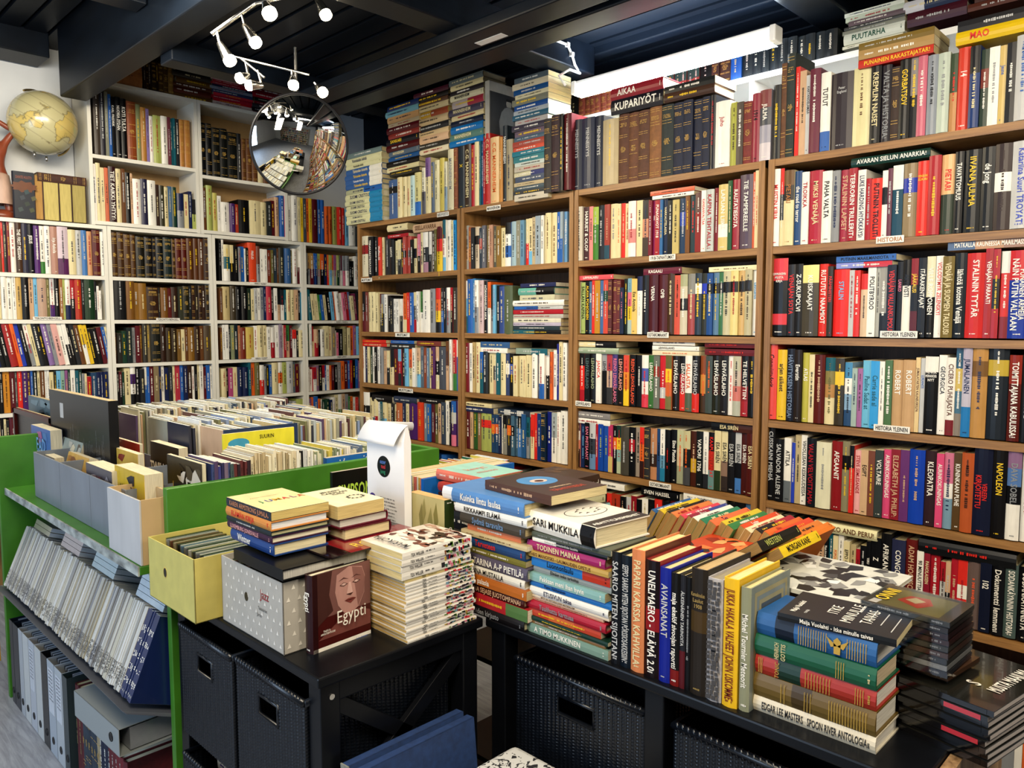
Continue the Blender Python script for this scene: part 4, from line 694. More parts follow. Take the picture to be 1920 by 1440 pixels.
pile(A0, 'X', 2.80, 572, 1010, 372, 110, ['#d8d8c8', '#d8dcd0', '#8a8c80', '#4a4a48', '#6a5a60', '#b8c0b0', '#c8ccc0'], 'the PUUTARHA pile under the ceiling', 'garden books piled on the white case', thick={1: 2.2}, titles={1: 'PUUTARHA'}, inks={1: '#1c5a48'})
pile(A0, 'X', 2.80, 1028, 1500, 215, 20, ['#4a1c28', '#c8c8cc.#1c2848.#1c2848'], 'the pair beside the PUUTARHA pile', 'books laid on top of shelf rows')
pile(A0, 'X', 2.80, 1515, 2100, 90, -90, ['#5a2c1c', '#4a2418', '#6a3a24'], 'the brown pile under the ceiling corner', 'books laid on top of shelf rows')
# tube lamp
M_TUBE = mat('lit_tube_diffuser', (1, 1, 1), .4, emit=((.86, .95, 1), 7))
e = empty('tube_lamp', (2.60, 1.72, 2.42)); tag(e, 'lit white fluorescent tube lamp above the middle oak bookcases', 'lamp')
m = MB(); pr = []
for k in range(13):
    t = math.pi * k / 12; pr.append((.028 * math.cos(t), -.030 * math.sin(t)))
V = []; Fc = []
for yy in (-.445, .445):
    for (a, c) in pr: V.append((a, yy, c))
for k in range(12): Fc.append((k, k + 1, 14 + k, 13 + k))
m.add(V, Fc, (1, 1, 1)); o = m.build('diffuser', M_TUBE, e, True)
m = MB(); m.box((-.024, -.445, 0), (.024, .445, .022)); bevel(m.build('housing', M_WHITEPL, e), .004)
for s_ in (-1, 1):
    m = MB(); m.box((-.030, s_ * .445 - .012, -.032), (.030, s_ * .445 + .012, .024)); bevel(m.build('end_cap', M_WHITEPL, e), .006, 3)
d = bpy.data.lights.new('tube_light', 'AREA'); d.shape = 'RECTANGLE'; d.size = .05; d.size_y = .88; d.energy = 15; d.color = (.88, .95, 1)
o = bpy.data.objects.new('tube_light', d); COL.objects.link(o); o.location = (2.60, 1.72, 2.383); o.visible_camera = True
d = bpy.data.lights.new('tube_light_up', 'AREA'); d.shape = 'RECTANGLE'; d.size = .05; d.size_y = .88; d.energy = 9; d.color = (.75, .88, 1)
o = bpy.data.objects.new('tube_light_up', d); COL.objects.link(o); o.location = (2.60, 1.72, 2.452); o.rotation_euler = (math.pi, 0, 0)
# spot lamps
M_BULB = mat('lit_bulb_glass', (1, 1, 1), .3, emit=((1, .87, .55), 32))
def atd(x, y, dd): return CAM + ray(x, y) * dd
def spot_fixture(label, dd, bars, heads, group='ceiling spot rails'):
    e = empty('spot_lamp_rail', tuple(atd(bars[0][0][0], bars[0][0][1], dd))); tag(e, label, 'lamp', group); L0 = Vector(e.location)
    def part(m, n, mt, par=e, sm=True):
        o = m.build(n, mt, par); o.location = -L0 if par == e else (0, 0, 0)
        if sm: smooth_by_angle(o)
        return o
    for (p, q, r) in bars:
        m = MB(); m.tube([tuple(atd(*p, dd)), tuple(atd(*q, dd))], r, 10); part(m, 'rail', M_CHROME)
    for (top, a, b2, r1, pw) in heads:
        A = Vector(atd(*a, dd)); B = Vector(atd(b2[0], b2[1], dd - .02)); Tp = Vector(atd(*top, dd)); dr = (B - A).normalized()
        m = MB(); m.tube([tuple(Tp), tuple(A + dr * .005)], .0055, 8); part(m, 'arm', M_CHROME)
        m = MB(); m.tube([tuple(A), tuple(A + dr * .004), tuple(A + (B - A) * .72), tuple(B)], [r1 * .35, r1 * .5, r1 * .85, r1 * .95], 20); h = part(m, 'lamp_head', M_CHROME)
        m = MB(); m.tube([tuple(B - dr * .002), tuple(B + dr * .012), tuple(B + dr * .020)], [r1, r1 * .98, r1 * .6], 20); bo = m.build('bulb', M_BULB, h, True)
        d = bpy.data.lights.new('spot_bulb_light', 'SPOT'); d.energy = pw; d.color = (1, .84, .58); d.spot_size = R_(150); d.spot_blend = .8; d.shadow_soft_size = .02
        o = bpy.data.objects.new('spot_bulb_light', d); COL.objects.link(o); o.location = B + dr * .03
        o.rotation_euler = dr.to_track_quat('-Z', 'Y').to_euler()
spot_fixture('chrome spot rail beside the big beam, its four lamps lit', 2.75,
             [((397, 64), (478, 6), .008), ((478, 6), (560, -12), .008)],
             [((407, 60), (411, 80), (430, 112), .022, 9), ((454, 28), (458, 46), (478, 78), .022, 9), ((489, 4), (497, 6), (505, 24), .026, 12), ((595, -14), (594, -4), (610, 26), .021, 9)])
spot_fixture('smaller chrome spot rail hanging behind, above the round mirror', 3.0,
             [((440, 106), (580, 140), .005), ((450, 108), (496, 145), .005)],
             [((461, 117), (468, 140), (452, 146), .020, 13), ((484, 132), (494, 160), (470, 160), .020, 13), ((548, 132), (548, 142), (550, 158), .020, 7), ((590, 155), (594, 160), (604, 172), .020, 7)])
# round convex mirror
M_MIRROR = mat('mirror_glass', (.88, .90, .88), .02, 1)
mc = Vector(CAM + ray(563, 272) * 3.3); nrm = (Vector(CAM) + Vector((.9, -.2, -.35)) - mc).normalized()
e = empty('round_mirror', mc); e.rotation_euler = nrm.to_track_quat('Z', 'Y').to_euler(); tag(e, 'round convex security mirror with a black rim hanging before the white cases', 'mirror')
Rm = .207; Rc = .38; prof = []
for k in range(25):
    r = Rm * k / 24; prof.append((r, math.sqrt(Rc * Rc - r * r) - math.sqrt(Rc * Rc - Rm * Rm)))
m = MB(); m.lathe(prof[::-1], 96); m.build('mirror_dome', M_MIRROR, e, True)
m = MB(); pr = [(Rm + .006 * math.cos(t * math.pi / 6), .006 * math.sin(t * math.pi / 6)) for t in range(13)]; m.lathe(pr, 96); m.build('rim', M_STEELB, e, True)
m = MB(); m.lathe([(Rm, -.002), (Rm * .96, -.02), (.02, -.05), (0.0, -.05)], 48); m.build('back_shell', M_STEELB, e, True)
e2 = MB(); tp = mc - nrm * .045
e2.tube([tuple(tp), tuple(tp + Vector((0, 0, .27))), (tp.x, tp.y, 2.6)], .008, 10); e2.box((tp.x - .02, tp.y - .02, tp.z + .2), (tp.x + .02, tp.y + .02, tp.z + .215))
o = e2.build('mirror_bracket', M_CHROME); o.parent = e; o.matrix_parent_inverse = Matrix.Translation(mc).inverted() if False else Matrix.Identity(4)
bpy.context.view_layer.update(); o.matrix_world = Matrix.Identity(4)

# ================================================================== GLOBE, STATUE, BOOKS ON THE FAR LEFT CASE
def globe_mat():
    m = bpy.data.materials.new('globe_map'); m.use_nodes = True; N = m.node_tree.nodes; L = m.node_tree.links
    b = N['Principled BSDF']; b.inputs['Roughness'].default_value = .25; b.inputs['Coat Weight'].default_value = .3
    tc = N.new('ShaderNodeTexCoord'); nz = N.new('ShaderNodeTexNoise'); nz.inputs['Scale'].default_value = 5.5; nz.inputs['Detail'].default_value = 9
    L.new(tc.outputs['Object'], nz.inputs['Vector'])
    cr = N.new('ShaderNodeValToRGB'); el = cr.color_ramp.elements
    el[0].position = .0; el[0].color = (.42, .38, .20, 1); el[1].position = 1; el[1].color = (.50, .20, .05, 1)
    for p, c in ((.50, (.46, .42, .23, 1)), (.515, (.20, .17, .08, 1)), (.525, (.52, .40, .12, 1)), (.60, (.55, .42, .14, 1)), (.66, (.42, .42, .16, 1))):
        q = el.new(p); q.color = c
    L.new(nz.outputs[0], cr.inputs[0]); wv = N.new('ShaderNodeTexWave'); wv.inputs['Scale'].default_value = 6; wv.bands_direction = 'Z'
    L.new(tc.outputs['Object'], wv.inputs['Vector']); mr = N.new('ShaderNodeMapRange'); mr.inputs[1].default_value = .97; mr.inputs[2].default_value = 1; mr.inputs[3].default_value = 1; mr.inputs[4].default_value = .75
    L.new(wv.outputs[0], mr.inputs[0]); mx = N.new('ShaderNodeVectorMath'); mx.operation = 'SCALE'; L.new(cr.outputs[0], mx.inputs[0]); L.new(mr.outputs[0], mx.inputs['Scale']); L.new(mx.outputs[0], b.inputs['Base Color'])
    return m
gc = Vector(ony(80, 231, 4.665)); e = empty('globe', (gc.x + .035, 4.782, 1.956)); tag(e, 'old yellowed desk globe on a cream foot by the wall', 'globe')
rg = .162; lc = gc - Vector(e.location)
m = MB(); pr = [(rg * math.sin(math.pi * k / 32), -rg * math.cos(math.pi * k / 32)) for k in range(33)]; m.lathe(pr, 48)
o = m.build('globe_ball', globe_mat(), e, True); o.location = lc; o.rotation_euler = (.35, .45, .3)
m = MB(); pts = []
for k in range(25):
    t = -math.pi * .52 + math.pi * 1.04 * k / 24; pts.append((lc.x + .171 * math.cos(t) * .5 + .05 * 0, lc.y + .171 * math.cos(t) * .30, lc.z + .171 * math.sin(t)))
Mr = Matrix.Translation(lc) @ Matrix.Rotation(-.45, 4, 'Y') @ Matrix.Translation(-lc)
pts = [tuple(Mr @ Vector((lc.x + (p[0] - lc.x) * 1.6, lc.y + (p[1] - lc.y) * 1.0, p[2]))) for p in pts]
m.tube(pts, .006, 8); smooth_by_angle(m.build('meridian_arm', mat('worn_brass', (.30, .22, .09), .3, .9), e))
m = MB(); m.lathe([(.0, .275), (.010, .272), (.013, .258), (.034, .248), (.056, .225), (.068, .18), (.070, .0), (0, 0)], 40)
o = m.build('foot', mat('cream_lacquer', (.62, .52, .28), .25, coat=.4), e, True); o.location = (0, 0, 0)
for dx, dz in ((-.045, -.175), (.01, -.19)):
    m = MB(); m.tube([(lc.x + dx, lc.y, lc.z + dz + .02), (lc.x + dx, lc.y, lc.z + dz - .005)], .006, 8); m.build('pivot_pin', M_CHROME, e, True)
# carved figure
M_CARVE = mat('carved_red_brown_wood', (.22, .045, .018), .35, noise=(14, .4, (1, 1, .5)), bump=.5)
def skin(name, V, E_, rad, mt, loc=(0, 0, 0), sub=2, parent=None):
    me = bpy.data.meshes.new(name); me.from_pydata(V, E_, []); o = bpy.data.objects.new(name, me); COL.objects.link(o)
    me.materials.append(mt); s_ = o.modifiers.new('skin', 'SKIN'); s_.use_smooth_shade = True
    lay = me.skin_vertices[0].data if me.skin_vertices else None
    if lay is None:
        return o
    for i, r in enumerate(rad): lay[i].radius = (r, r) if not isinstance(r, tuple) else r
    lay[0].use_root = True
    b_ = o.modifiers.new('sub', 'SUBSURF'); b_.levels = sub; b_.render_levels = sub
    o.location = loc
    if parent: o.parent = parent
    return o
def sk_ready(o): pass
st = Vector(ony(1, 398, 4.71)); st.z = 1.956
e = empty('carved_statuette', st); tag(e, 'carved red-brown wooden figure with a raised arm at the photo edge', 'figurine')
pts = {'pel': (0, 0, .20), 'waist': (-.004, 0, .26), 'chest': (-.012, 0, .34), 'neck': (-.02, 0, .405), 'head': (-.035, -.005, .45), 'headt': (-.04, 0, .485),
       'shr': (.030, 0, .385), 'elr': (.075, -.01, .455), 'hdr': (-.005, -.01, .50), 'shl': (-.065, 0, .38), 'ell': (-.10, 0, .31), 'hdl': (-.09, -.02, .24),
       'hipr': (.03, 0, .18), 'kner': (.035, -.005, .10), 'ftr': (.04, -.01, .02), 'hipl': (-.035, 0, .18), 'knel': (-.04, -.005, .10), 'ftl': (-.04, -.01, .02)}
ks = list(pts); rd = dict(pel=.045, waist=.034, chest=.045, neck=.016, head=.026, headt=.018, shr=.02, elr=.015, hdr=.013, shl=.02, ell=.015, hdl=.012, hipr=.03, kner=.024, ftr=.02, hipl=.03, knel=.024, ftl=.02)
E_ = [('pel', 'waist'), ('waist', 'chest'), ('chest', 'neck'), ('neck', 'head'), ('head', 'headt'), ('chest', 'shr'), ('shr', 'elr'), ('elr', 'hdr'), ('chest', 'shl'), ('shl', 'ell'), ('ell', 'hdl'), ('pel', 'hipr'), ('hipr', 'kner'), ('kner', 'ftr'), ('pel', 'hipl'), ('hipl', 'knel'), ('knel', 'ftl')]
def skin_obj(name, P_, E2, RD, mt, parent, sub=2):
    import bmesh
    kk = list(P_); bm = bmesh.new(); lay = bm.verts.layers.skin.verify(); vs = []
    for i, k in enumerate(kk):
        v = bm.verts.new(P_[k]); v[lay].radius = (RD[k], RD[k]); v[lay].use_root = (i == 0); vs.append(v)
    for a, b2 in E2: bm.edges.new((vs[kk.index(a)], vs[kk.index(b2)]))
    me = bpy.data.meshes.new(name); bm.to_mesh(me); bm.free(); me.materials.append(mt)
    o = bpy.data.objects.new(name, me); COL.objects.link(o); o.parent = parent
    s_ = o.modifiers.new('skin', 'SKIN'); s_.use_smooth_shade = True; b_ = o.modifiers.new('sub', 'SUBSURF'); b_.levels = sub; b_.render_levels = sub
    return o
skin_obj('body', pts, E_, rd, M_CARVE, e)
m = MB(); pr = [(.030, .235), (.047, .225), (.052, .19), (.060, .15), (.058, .11), (.062, .075)]
m.lathe(pr, 28); o = m.build('skirt', mat('worn_pale_paint', (.52, .34, .26), .5, noise=(20, .35, (1, 1, .3)), bump=.4), e, True)
m = MB(); m.lathe([(0, .05), (.05, .045), (.075, .03), (.085, .0), (0, 0)], 20); o = m.build('base', M_CARVE, e, True)
# books beside the globe: fore-edges outward
def shelf_books(items, y, z, wall='Y'):
    for i, (x0, x1, yt, c, label, pg) in enumerate(items):
        a = ony(x0, yt + 20, y); b2 = ony(x1, yt + 20, y); t = ony((x0 + x1) / 2, yt, y); T = b2[0] - a[0] - .001; H = t[2] - z
        D = .095; Mw = np.eye(4); Mw[:3, 0] = (-1, 0, 0); Mw[:3, 1] = (0, -1, 0); Mw[:3, 3] = (b2[0], y + D, z + .001)
        dbook(T, H, D, c, '', '', Mw, label, 'old books with their page edges outward', 'h', pages=pg)
shelf_books([(64, 80, 328, '#4a2a1c', 'thick old book, page edges outward, next to the dark blue cover', '#b8935c'),
             (80, 110, 333, '#3a2018', 'thick old book with fanned cream pages, second beside the dark cover', '#c8b878'),
             (110, 134, 336, '#3a2018', 'thick old book with fanned cream pages, third beside the dark cover', '#c8b878'),
             (134, 161, 341, '#3a2018', 'thick old book touching the white upright, page edges outward', '#b0a268')], YW + .01, 1.957)
a = ony(28, 400, YW - .005); b2 = ony(66, 400, YW - .005); tt = ony(40, 322, YW)
dbook(.03, tt[2] - 1.957, b2[0] - a[0], '#141e30', '', '#8a6a50', np.array([[0, 1, 0, a[0]], [-1, 0, 0, YW + .022], [0, 0, 1, 1.957], [0, 0, 0, 1.]]) @ np.diag([1, 1, 1, 1.]), 'dark blue book facing outward beside the carved figure', None, 'h',
      front='#141e30', art=lambda mb, T, H, D: [letters(mb, 'DANTE HUUTO', col('#8a4a34'), D * .8, .014, front_M(T, D / 2, H * .88))] + [fpoly(mb, T, [(D * .5 + .05 * math.cos(t) * (1 + .3 * (k % 2)), H * .68 + .022 * math.sin(t) * (1 + .4 * (k % 2))) for k, t in enumerate([2 * math.pi * q / 18 for q in range(18)])], '#6a3c20', 1)] + [fpoly(mb, T, [(random.uniform(.01, D - .02), random.uniform(.02, H * .5)) for _ in range(1)] and [(x_, z_), (x_ + .02, z_ + .01), (x_ + .012, z_ + .028), (x_ - .006, z_ + .02)], c_, 1 + i_) for i_, (x_, z_, c_) in enumerate([(.02, .03, '#3a4a4c'), (.05, .06, '#2c3c34'), (.07, .03, '#4a5038'), (.03, .09, '#34404c'), (.08, .09, '#5a5a3c'), (.05, .12, '#2c4850')])])
a = ony(76, 335, YW + .01); b2 = ony(160, 345, YW + .01)
Mw = flat_M((b2[0] + .005, YW + .01, 2.158), math.pi / 2)
put_book(.045, b2[0] - a[0] + .02, .095, ['#4a2818'], '', 'c', Mw, 'brown leather volume lying across the outward page edges', None, True, True)
# tan leather volume and hidden top-left
a = ony(200, 160, YW); b2 = ony(268, 165, YW)
Mw = flat_M((b2[0], YW + .01, 2.739), math.pi / 2)
put_book(.115, b2[0] - a[0] + .02, .18, ['#a8703c'], '', 'n', Mw, 'stout tan leather book lying highest of all beside the dark beam', None, False, True, old=True)
# rooms behind the camera, seen in the mirror: two white cases with their books
rb = random.Random(5); cols_r = ['w', 'c', 'k', 'r', 'b', 'K', 'c', 'g', 'n', 'w', 'B', 'o', 'e', 'd', 'y']
for cx_, cy_, fx in ((-1.2, -3.0, 'Y'), (.2, -3.0, 'Y'), (1.6, -3.0, 'Y')):
    e = empty('white_bookcase', (cx_, cy_, 0)); tag(e, 'white bookcase at the opposite end of the shop, seen only in the mirror', 'bookcase', 'white bookcases seen in the mirror')
    for x in (-.68, .66): m = MB(); m.box((x, 0, 0), (x + .02, .27, 2.2)); m.build('side_panel', M_WHITE, e)
    for k in range(8):
        z = .02 + k * .3; m = MB(); m.box((-.66, 0, z), (.66, .27, z + .02)); m.build('shelf', M_WHITE, e)
        if k < 7:
            x = -.65
            while x < .63:
                T = rb.uniform(.018, .05); H = rb.uniform(.17, .24)
                MASS.box((cx_ + x, cy_ + .04, z + .021), (cx_ + x + T, cy_ + .25, z + H), col(rb.choice(cols_r))); x += T + .001

# rest of the shelves, beyond the picture's edge and behind the tables
def fill(a0, a1, z, wall, hmax=.235):
    a = a0
    while a < a1 - .045:
        T = rb.uniform(.014, .042); H = rb.uniform(.18, hmax); c = rb.choice(cols_r)
        if wall == 'X': MASS.box((XW + .014, a, z + .001), (XW + .16, a + T, z + H), col(c))
        else: MASS.box((a, YW + .014, z + .001), (a + T, YW + .15, z + H), col(c))
        a += T + .0008
for z in OAKZ[:6]: fill(.08, .335, z, 'X')
for y0, y1 in ((2.855, 3.675), (2.14, 2.80)):
    for z in (.512, .10): fill(y0, y1, z, 'X')
fill(.08, 1.22, .10, 'X'); fill(1.29, 2.08, .10, 'X')
for x0, x1 in ((.84, 1.47), (1.52, 2.06), (2.11, 2.68), (2.73, 3.27)): fill(x0, x1, .45, 'Y', .21)
# ================================================================== BLACK TABLES
BT = .74
M_WICK = mat('black_wicker', (.003, .0045, .008), .30, noise=(60, .4, (1, 1, 1)), bump=.2, spec=.45)
def black_table(x0, x1, y0, y1, label, front, cross=False, posts=()):
    e = empty('black_table', (x0, y0, 0)); tag(e, label, 'table', 'black tables')
    def ad(m, n, bv=.003):
        o = m.build(n, M_BLACK, e); o.location = (-x0, -y0, 0); bevel(o, bv); return o
    m = MB(); m.box((x0, y0, BT - .022), (x1, y1, BT)); ad(m, 'tabletop', .004)
    m = MB(); m.box((x0 + .012, y0 + .012, BT - .065), (x1 - .012, y0 + .03, BT - .022)); ad(m, 'apron')
    for (x, y) in [(x0 + .01, y0 + .01), (x1 - .055, y0 + .01), (x0 + .01, y1 - .055), (x1 - .055, y1 - .055)] + list(posts):
        m = MB(); m.box((x, y, 0), (x + .045, y + .045, BT - .022)); ad(m, 'leg')
    m = MB(); m.box((x0 + .02, y0 + .02, .38), (x1 - .02, y1 - .02, .395)); ad(m, 'lower_shelf')
    m = MB(); m.box((x0 + .02, y0 + .02, .06), (x1 - .02, y1 - .02, .075)); ad(m, 'lower_shelf')
    if cross:
        for s_ in (0, 1):
            m = MB(); a = Vector((x0 + .05, y0 + .02, .42 if s_ else .67)); b2 = Vector((x1 - .05, y0 + .02, .67 if s_ else .42))
            d = (b2 - a).normalized(); q = Vector((-d.z, 0, d.x)) * .016
            V = [a + q, b2 + q, b2 - q, a - q]; m.add([tuple(v) for v in V] + [tuple(v + Vector((0, .018 - .003 * s_, 0))) for v in V], [(0, 1, 2, 3), (7, 6, 5, 4), (0, 4, 5, 1), (1, 5, 6, 2), (2, 6, 7, 3), (3, 7, 4, 0)], (0, 0, 0)); ad(m, 'cross_brace', .001)
        m = MB(); m.tube([(x0 + .035, y0 + .008, .69), (x0 + .035, y0 + .012, .69)], .006, 10, (.6, .6, .6)); o = m.build('screw', M_CHROME, e); o.location = (-x0, -y0, 0)
    return e
black_table(.755, 1.19, 1.262, 1.96, 'black lacquered table with a crossed side brace, holding the comics pile', 'x', True)
black_table(1.195, 1.545, .328, 1.262, 'long low black table carrying the standing books and the CD tower', 'x', posts=((1.205, .78),))
black_table(1.55, 1.95, .62, 1.86, 'black table behind, under the trays of paperbacks', 'x')
m = MB(); m.box((1.20, .308, 0), (1.60, .326, .735)); tag(m.build('wooden_board', wood('striped_wood', (.10, .05, .02), (.42, .26, .13), (9, 9, 1.2))), 'patterned brown wooden board closing the end of the long black table', 'board')
def weave(m, w_, h_, M, hole=None, cell=.0115, amp=.0036):
    nx = int(w_ / cell) * 4; ch = cell * .62; nz = int(h_ / ch) * 3
    X, Z = np.meshgrid(np.linspace(0, w_, nx + 1), np.linspace(0, h_, nz + 1)); u = X / w_ * nx / 4; v = Z / h_ * nz / 3
    A = -amp * np.abs(np.sin(math.pi * u)) ** .6 * (.55 + .45 * np.cos(math.pi * (2 * v + np.floor(u + 1e-6) + .9 * (u - np.floor(u + 1e-6)))))
    V = np.stack([X.ravel(), A.ravel(), Z.ravel()], 1); Fc = []
    for j in range(nz):
        cz = h_ * (j + .5) / nz
        for i in range(nx):
            if hole and hole[2] < cz < hole[3] and hole[0] < w_ * (i + .5) / nx < hole[1]: continue
            k = j * (nx + 1) + i; Fc.append((k, k + 1, k + nx + 2, k + nx + 1))
    m.add(V, Fc, (.02, .02, .03), 0, M)
def basket(x0, x1, y0, y1, z0, z1, label, side=True):
    e = empty('wicker_basket', (x0, y0, z0)); tag(e, label, 'basket', 'black wicker baskets under the tables')
    w_, d_, h_ = y1 - y0, x1 - x0, z1 - z0; m = MB()
    hole = (w_ * .36, w_ * .64, h_ * .68, h_ * .84)
    weave(m, w_, h_, np.array([[0, 1, 0, 0], [-1, 0, 0, w_], [0, 0, 1, 0], [0, 0, 0, 1.]]), hole)
    weave(m, d_, h_, np.eye(4))
    weave(m, d_, h_, np.array([[1, 0, 0, 0], [0, 1, 0, w_], [0, 0, 1, 0], [0, 0, 0, 1.]]))
    m.box((d_ - .006, 0, 0), (d_, w_, h_)); m.box((.006, .006, 0), (d_, w_ - .006, .008))
    o = m.build('basket_body', M_WICK, e, True)
    m = MB(); m.tube([(0, 0, h_), (d_, 0, h_), (d_, w_, h_), (0, w_, h_), (0, 0, h_)], .008, 8)
    for k in range(int(w_ / .012)): m.tube([(-.002, .006 + k * .012, h_ - .009), (-.002, .012 + k * .012, h_ + .009)], .0045, 5)
    m.build('rim', M_WICK, e, True)
    ya, yb = w_ * (1 - .64), w_ * (1 - .36); m = MB(); m.tube([(0, ya, h_ * .68), (0, yb, h_ * .68), (0, yb, h_ * .84), (0, ya, h_ * .84), (0, ya, h_ * .68)], .005, 6); m.build('handle_hole_rim', M_WICK, e, True)
    return e
basket(.752, 1.13, 1.622, 1.90, .397, .670, 'black wicker basket, upper row, nearest the green rack')
basket(.758, 1.13, 1.320, 1.612, .397, .670, 'black wicker basket, upper row, at the table corner')
basket(.752, 1.13, 1.622, 1.90, .078, .335, 'black wicker basket, lower row, a printed cover showing inside')
basket(.758, 1.13, 1.320, 1.612, .078, .335, 'black wicker basket, lower row, at the table corner')
basket(1.225, 1.48, .835, 1.19, .397, .655, 'black wicker basket in shade under the long table, inner end')
basket(1.225, 1.48, .39, .77, .397, .655, 'black wicker basket in shade under the long table, outer end')
M0 = flat_M((.83, 1.61, .345), 0)
put_book(.03, .16, .13, ['#c8b8a0'], '', 'P', flat_M((.80, 1.66, .31), 0), 'book with purple flowers sticking out of the lower wicker basket', None, False, False)
# blue portfolio pair leaning on the table side
for i, (dy, lb) in enumerate(((0, 'large blue cloth portfolio leaning on the black table, outer one'), (.035, 'large blue cloth portfolio leaning on the black table, inner one'))):
    e = empty('portfolio', (.80, 1.165 + dy, .0)); tag(e, lb, 'folder', 'blue portfolios'); e.rotation_euler = (-.10, 0, 0)
    o = MB(); o.box((0, -.024, 0), (.30, -.020, .56), col('#24406e')); o.box((0, -.004, 0), (.30, .0, .56), col('#24406e')); o.box((0, -.024, .557), (.30, 0, .56), col('#24406e')); q = o.build('cover', M_OLD, e)
    bevel(q, .0015)
    o = MB(); o.box((.004, -.020, .004), (.296, -.004, .554), col('#9aa098')); o.build('page_block', M_PAGES, e)
    o = MB(); o.box((-.003, -.026, .0), (.0, .001, .56), col('#8a8a80')); o.build('worn_edge', M_OLD, e)
# stool with damask cushion
def damask():
    m = bpy.data.materials.new('damask_fabric'); m.use_nodes = True; N = m.node_tree.nodes; L = m.node_tree.links; b = N['Principled BSDF']; b.inputs['Roughness'].default_value = .8
    tc = N.new('ShaderNodeTexCoord'); mp = N.new('ShaderNodeMapping'); L.new(tc.outputs['Object'], mp.inputs[0])
    sp = N.new('ShaderNodeSeparateXYZ'); L.new(mp.outputs[0], sp.inputs[0])
    def mth(op, a, b2=None, c=None):
        n = N.new('ShaderNodeMath'); n.operation = op
        for i, v in enumerate((a, b2, c)):
            if v is None: continue
            if isinstance(v, (int, float)): n.inputs[i].default_value = v
            else: L.new(v, n.inputs[i])
        return n.outputs[0]
    s = .085; u = mth('ABSOLUTE', mth('PINGPONG', mth('ADD', sp.outputs[0], 10), s)); v = mth('ABSOLUTE', mth('PINGPONG', mth('ADD', sp.outputs[1], 10), s * 1.2))
    cb = N.new('ShaderNodeCombineXYZ'); L.new(u, cb.inputs[0]); L.new(v, cb.inputs[1])
    nz = N.new('ShaderNodeTexNoise'); nz.inputs['Scale'].default_value = 60; nz.inputs['Detail'].default_value = 2; nz.inputs['Distortion'].default_value = 1.4; L.new(cb.outputs[0], nz.inputs['Vector'])
    cr = N.new('ShaderNodeValToRGB'); cr.color_ramp.interpolation = 'CONSTANT'; cr.color_ramp.elements[0].color = (.55, .55, .53, 1); cr.color_ramp.elements[1].position = .54; cr.color_ramp.elements[1].color = (.012, .012, .014, 1)
    L.new(nz.outputs[0], cr.inputs[0]); L.new(cr.outputs[0], b.inputs['Base Color']); return m
e = empty('stool', (1.12, 1.10, 0)); e.rotation_euler = (0, 0, .0); tag(e, 'low stool with a black and white damask seat between the black tables', 'stool')
cx0, cx1, cy0, cy1 = -.15, .045, -.22, .036
m = MB(); m.box((cx0, cy0, .45), (cx1, cy1, .50)); o = m.build('seat_cushion', damask(), e); bevel(o, .018, 4); smooth_by_angle(o, 60)
m = MB(); m.box((cx0 + .005, cy0 + .005, .42), (cx1 - .005, cy1 - .005, .45)); m.build('seat_frame', M_BLACK, e)
for x in (cx0 + .01, cx1 - .04):
    for y in (cy0 + .01, cy1 - .04): m = MB(); m.box((x, y, 0), (x + .03, y + .03, .42)); m.build('leg', M_BLACK, e)

# ================================================================== STACKS ON THE TABLES
def stack(cx, cy, z0, zt, face, items, place, group, off=0):
    """items bottom first: (T, H, D, cols, title, ink, dx, dy, style, extras)"""
    tot = sum(i[0] for i in items); k = (zt - z0) / tot if zt else 1; z = z0
    phi = 0 if face == 'X' else math.pi / 2
    for n, it in enumerate(items):
        T, H, D, c, ti, ink, dx, dy, st = it[:9]; ex = it[9] if len(it) > 9 else {}
        T *= k; x, y = cx + dx, cy + dy
        if face == 'Y': x += H
        Mw = flat_M((x, y, z), phi, ex.get('rot', 0))
        lab = ex.get('label') or short(colname(cols_of(c)[0]), tlabel(ti), '%s from the bottom of %s' % (ordinal(n + 1 + off), place))
        dbook(T - .0006, H, D, c, ti, ink, Mw, lab, group, st, ex.get('front'), ex.get('art'), ex.get('gold', False), n, ex.get('pages'), ex.get('kind'), ex.get('mk', True), ex.get('cat', 'book')); z += T
    return z
def planet(mb, T, H, D):
    fpoly(mb, T, [(D * .5 + .055 * math.cos(t) * (1 if abs(math.cos(t)) < .8 else .93), H * .62 + .045 * math.sin(t)) for t in [2 * math.pi * q / 20 for q in range(20)]], '#4a88b8', 1)
    fpoly(mb, T, [(D * .5 + .024 * math.cos(t), H * .60 + .017 * math.sin(t)) for t in [2 * math.pi * q / 18 for q in range(18)]], '#c8b8b0', 2)
    fpoly(mb, T, [(D * .5 + .012 * math.cos(t), H * .59 + .010 * math.sin(t)) for t in [2 * math.pi * q / 14 for q in range(14)]], '#4a1c10', 3)
    letters(mb, 'TÄHTITIEDE', col('#b8482c'), D * .85, .016, front_M(T, D * .5, H * .16)); letters(mb, 'maailmankuva', col('#c8b090'), D * .7, .010, front_M(T, D * .5, H * .28))
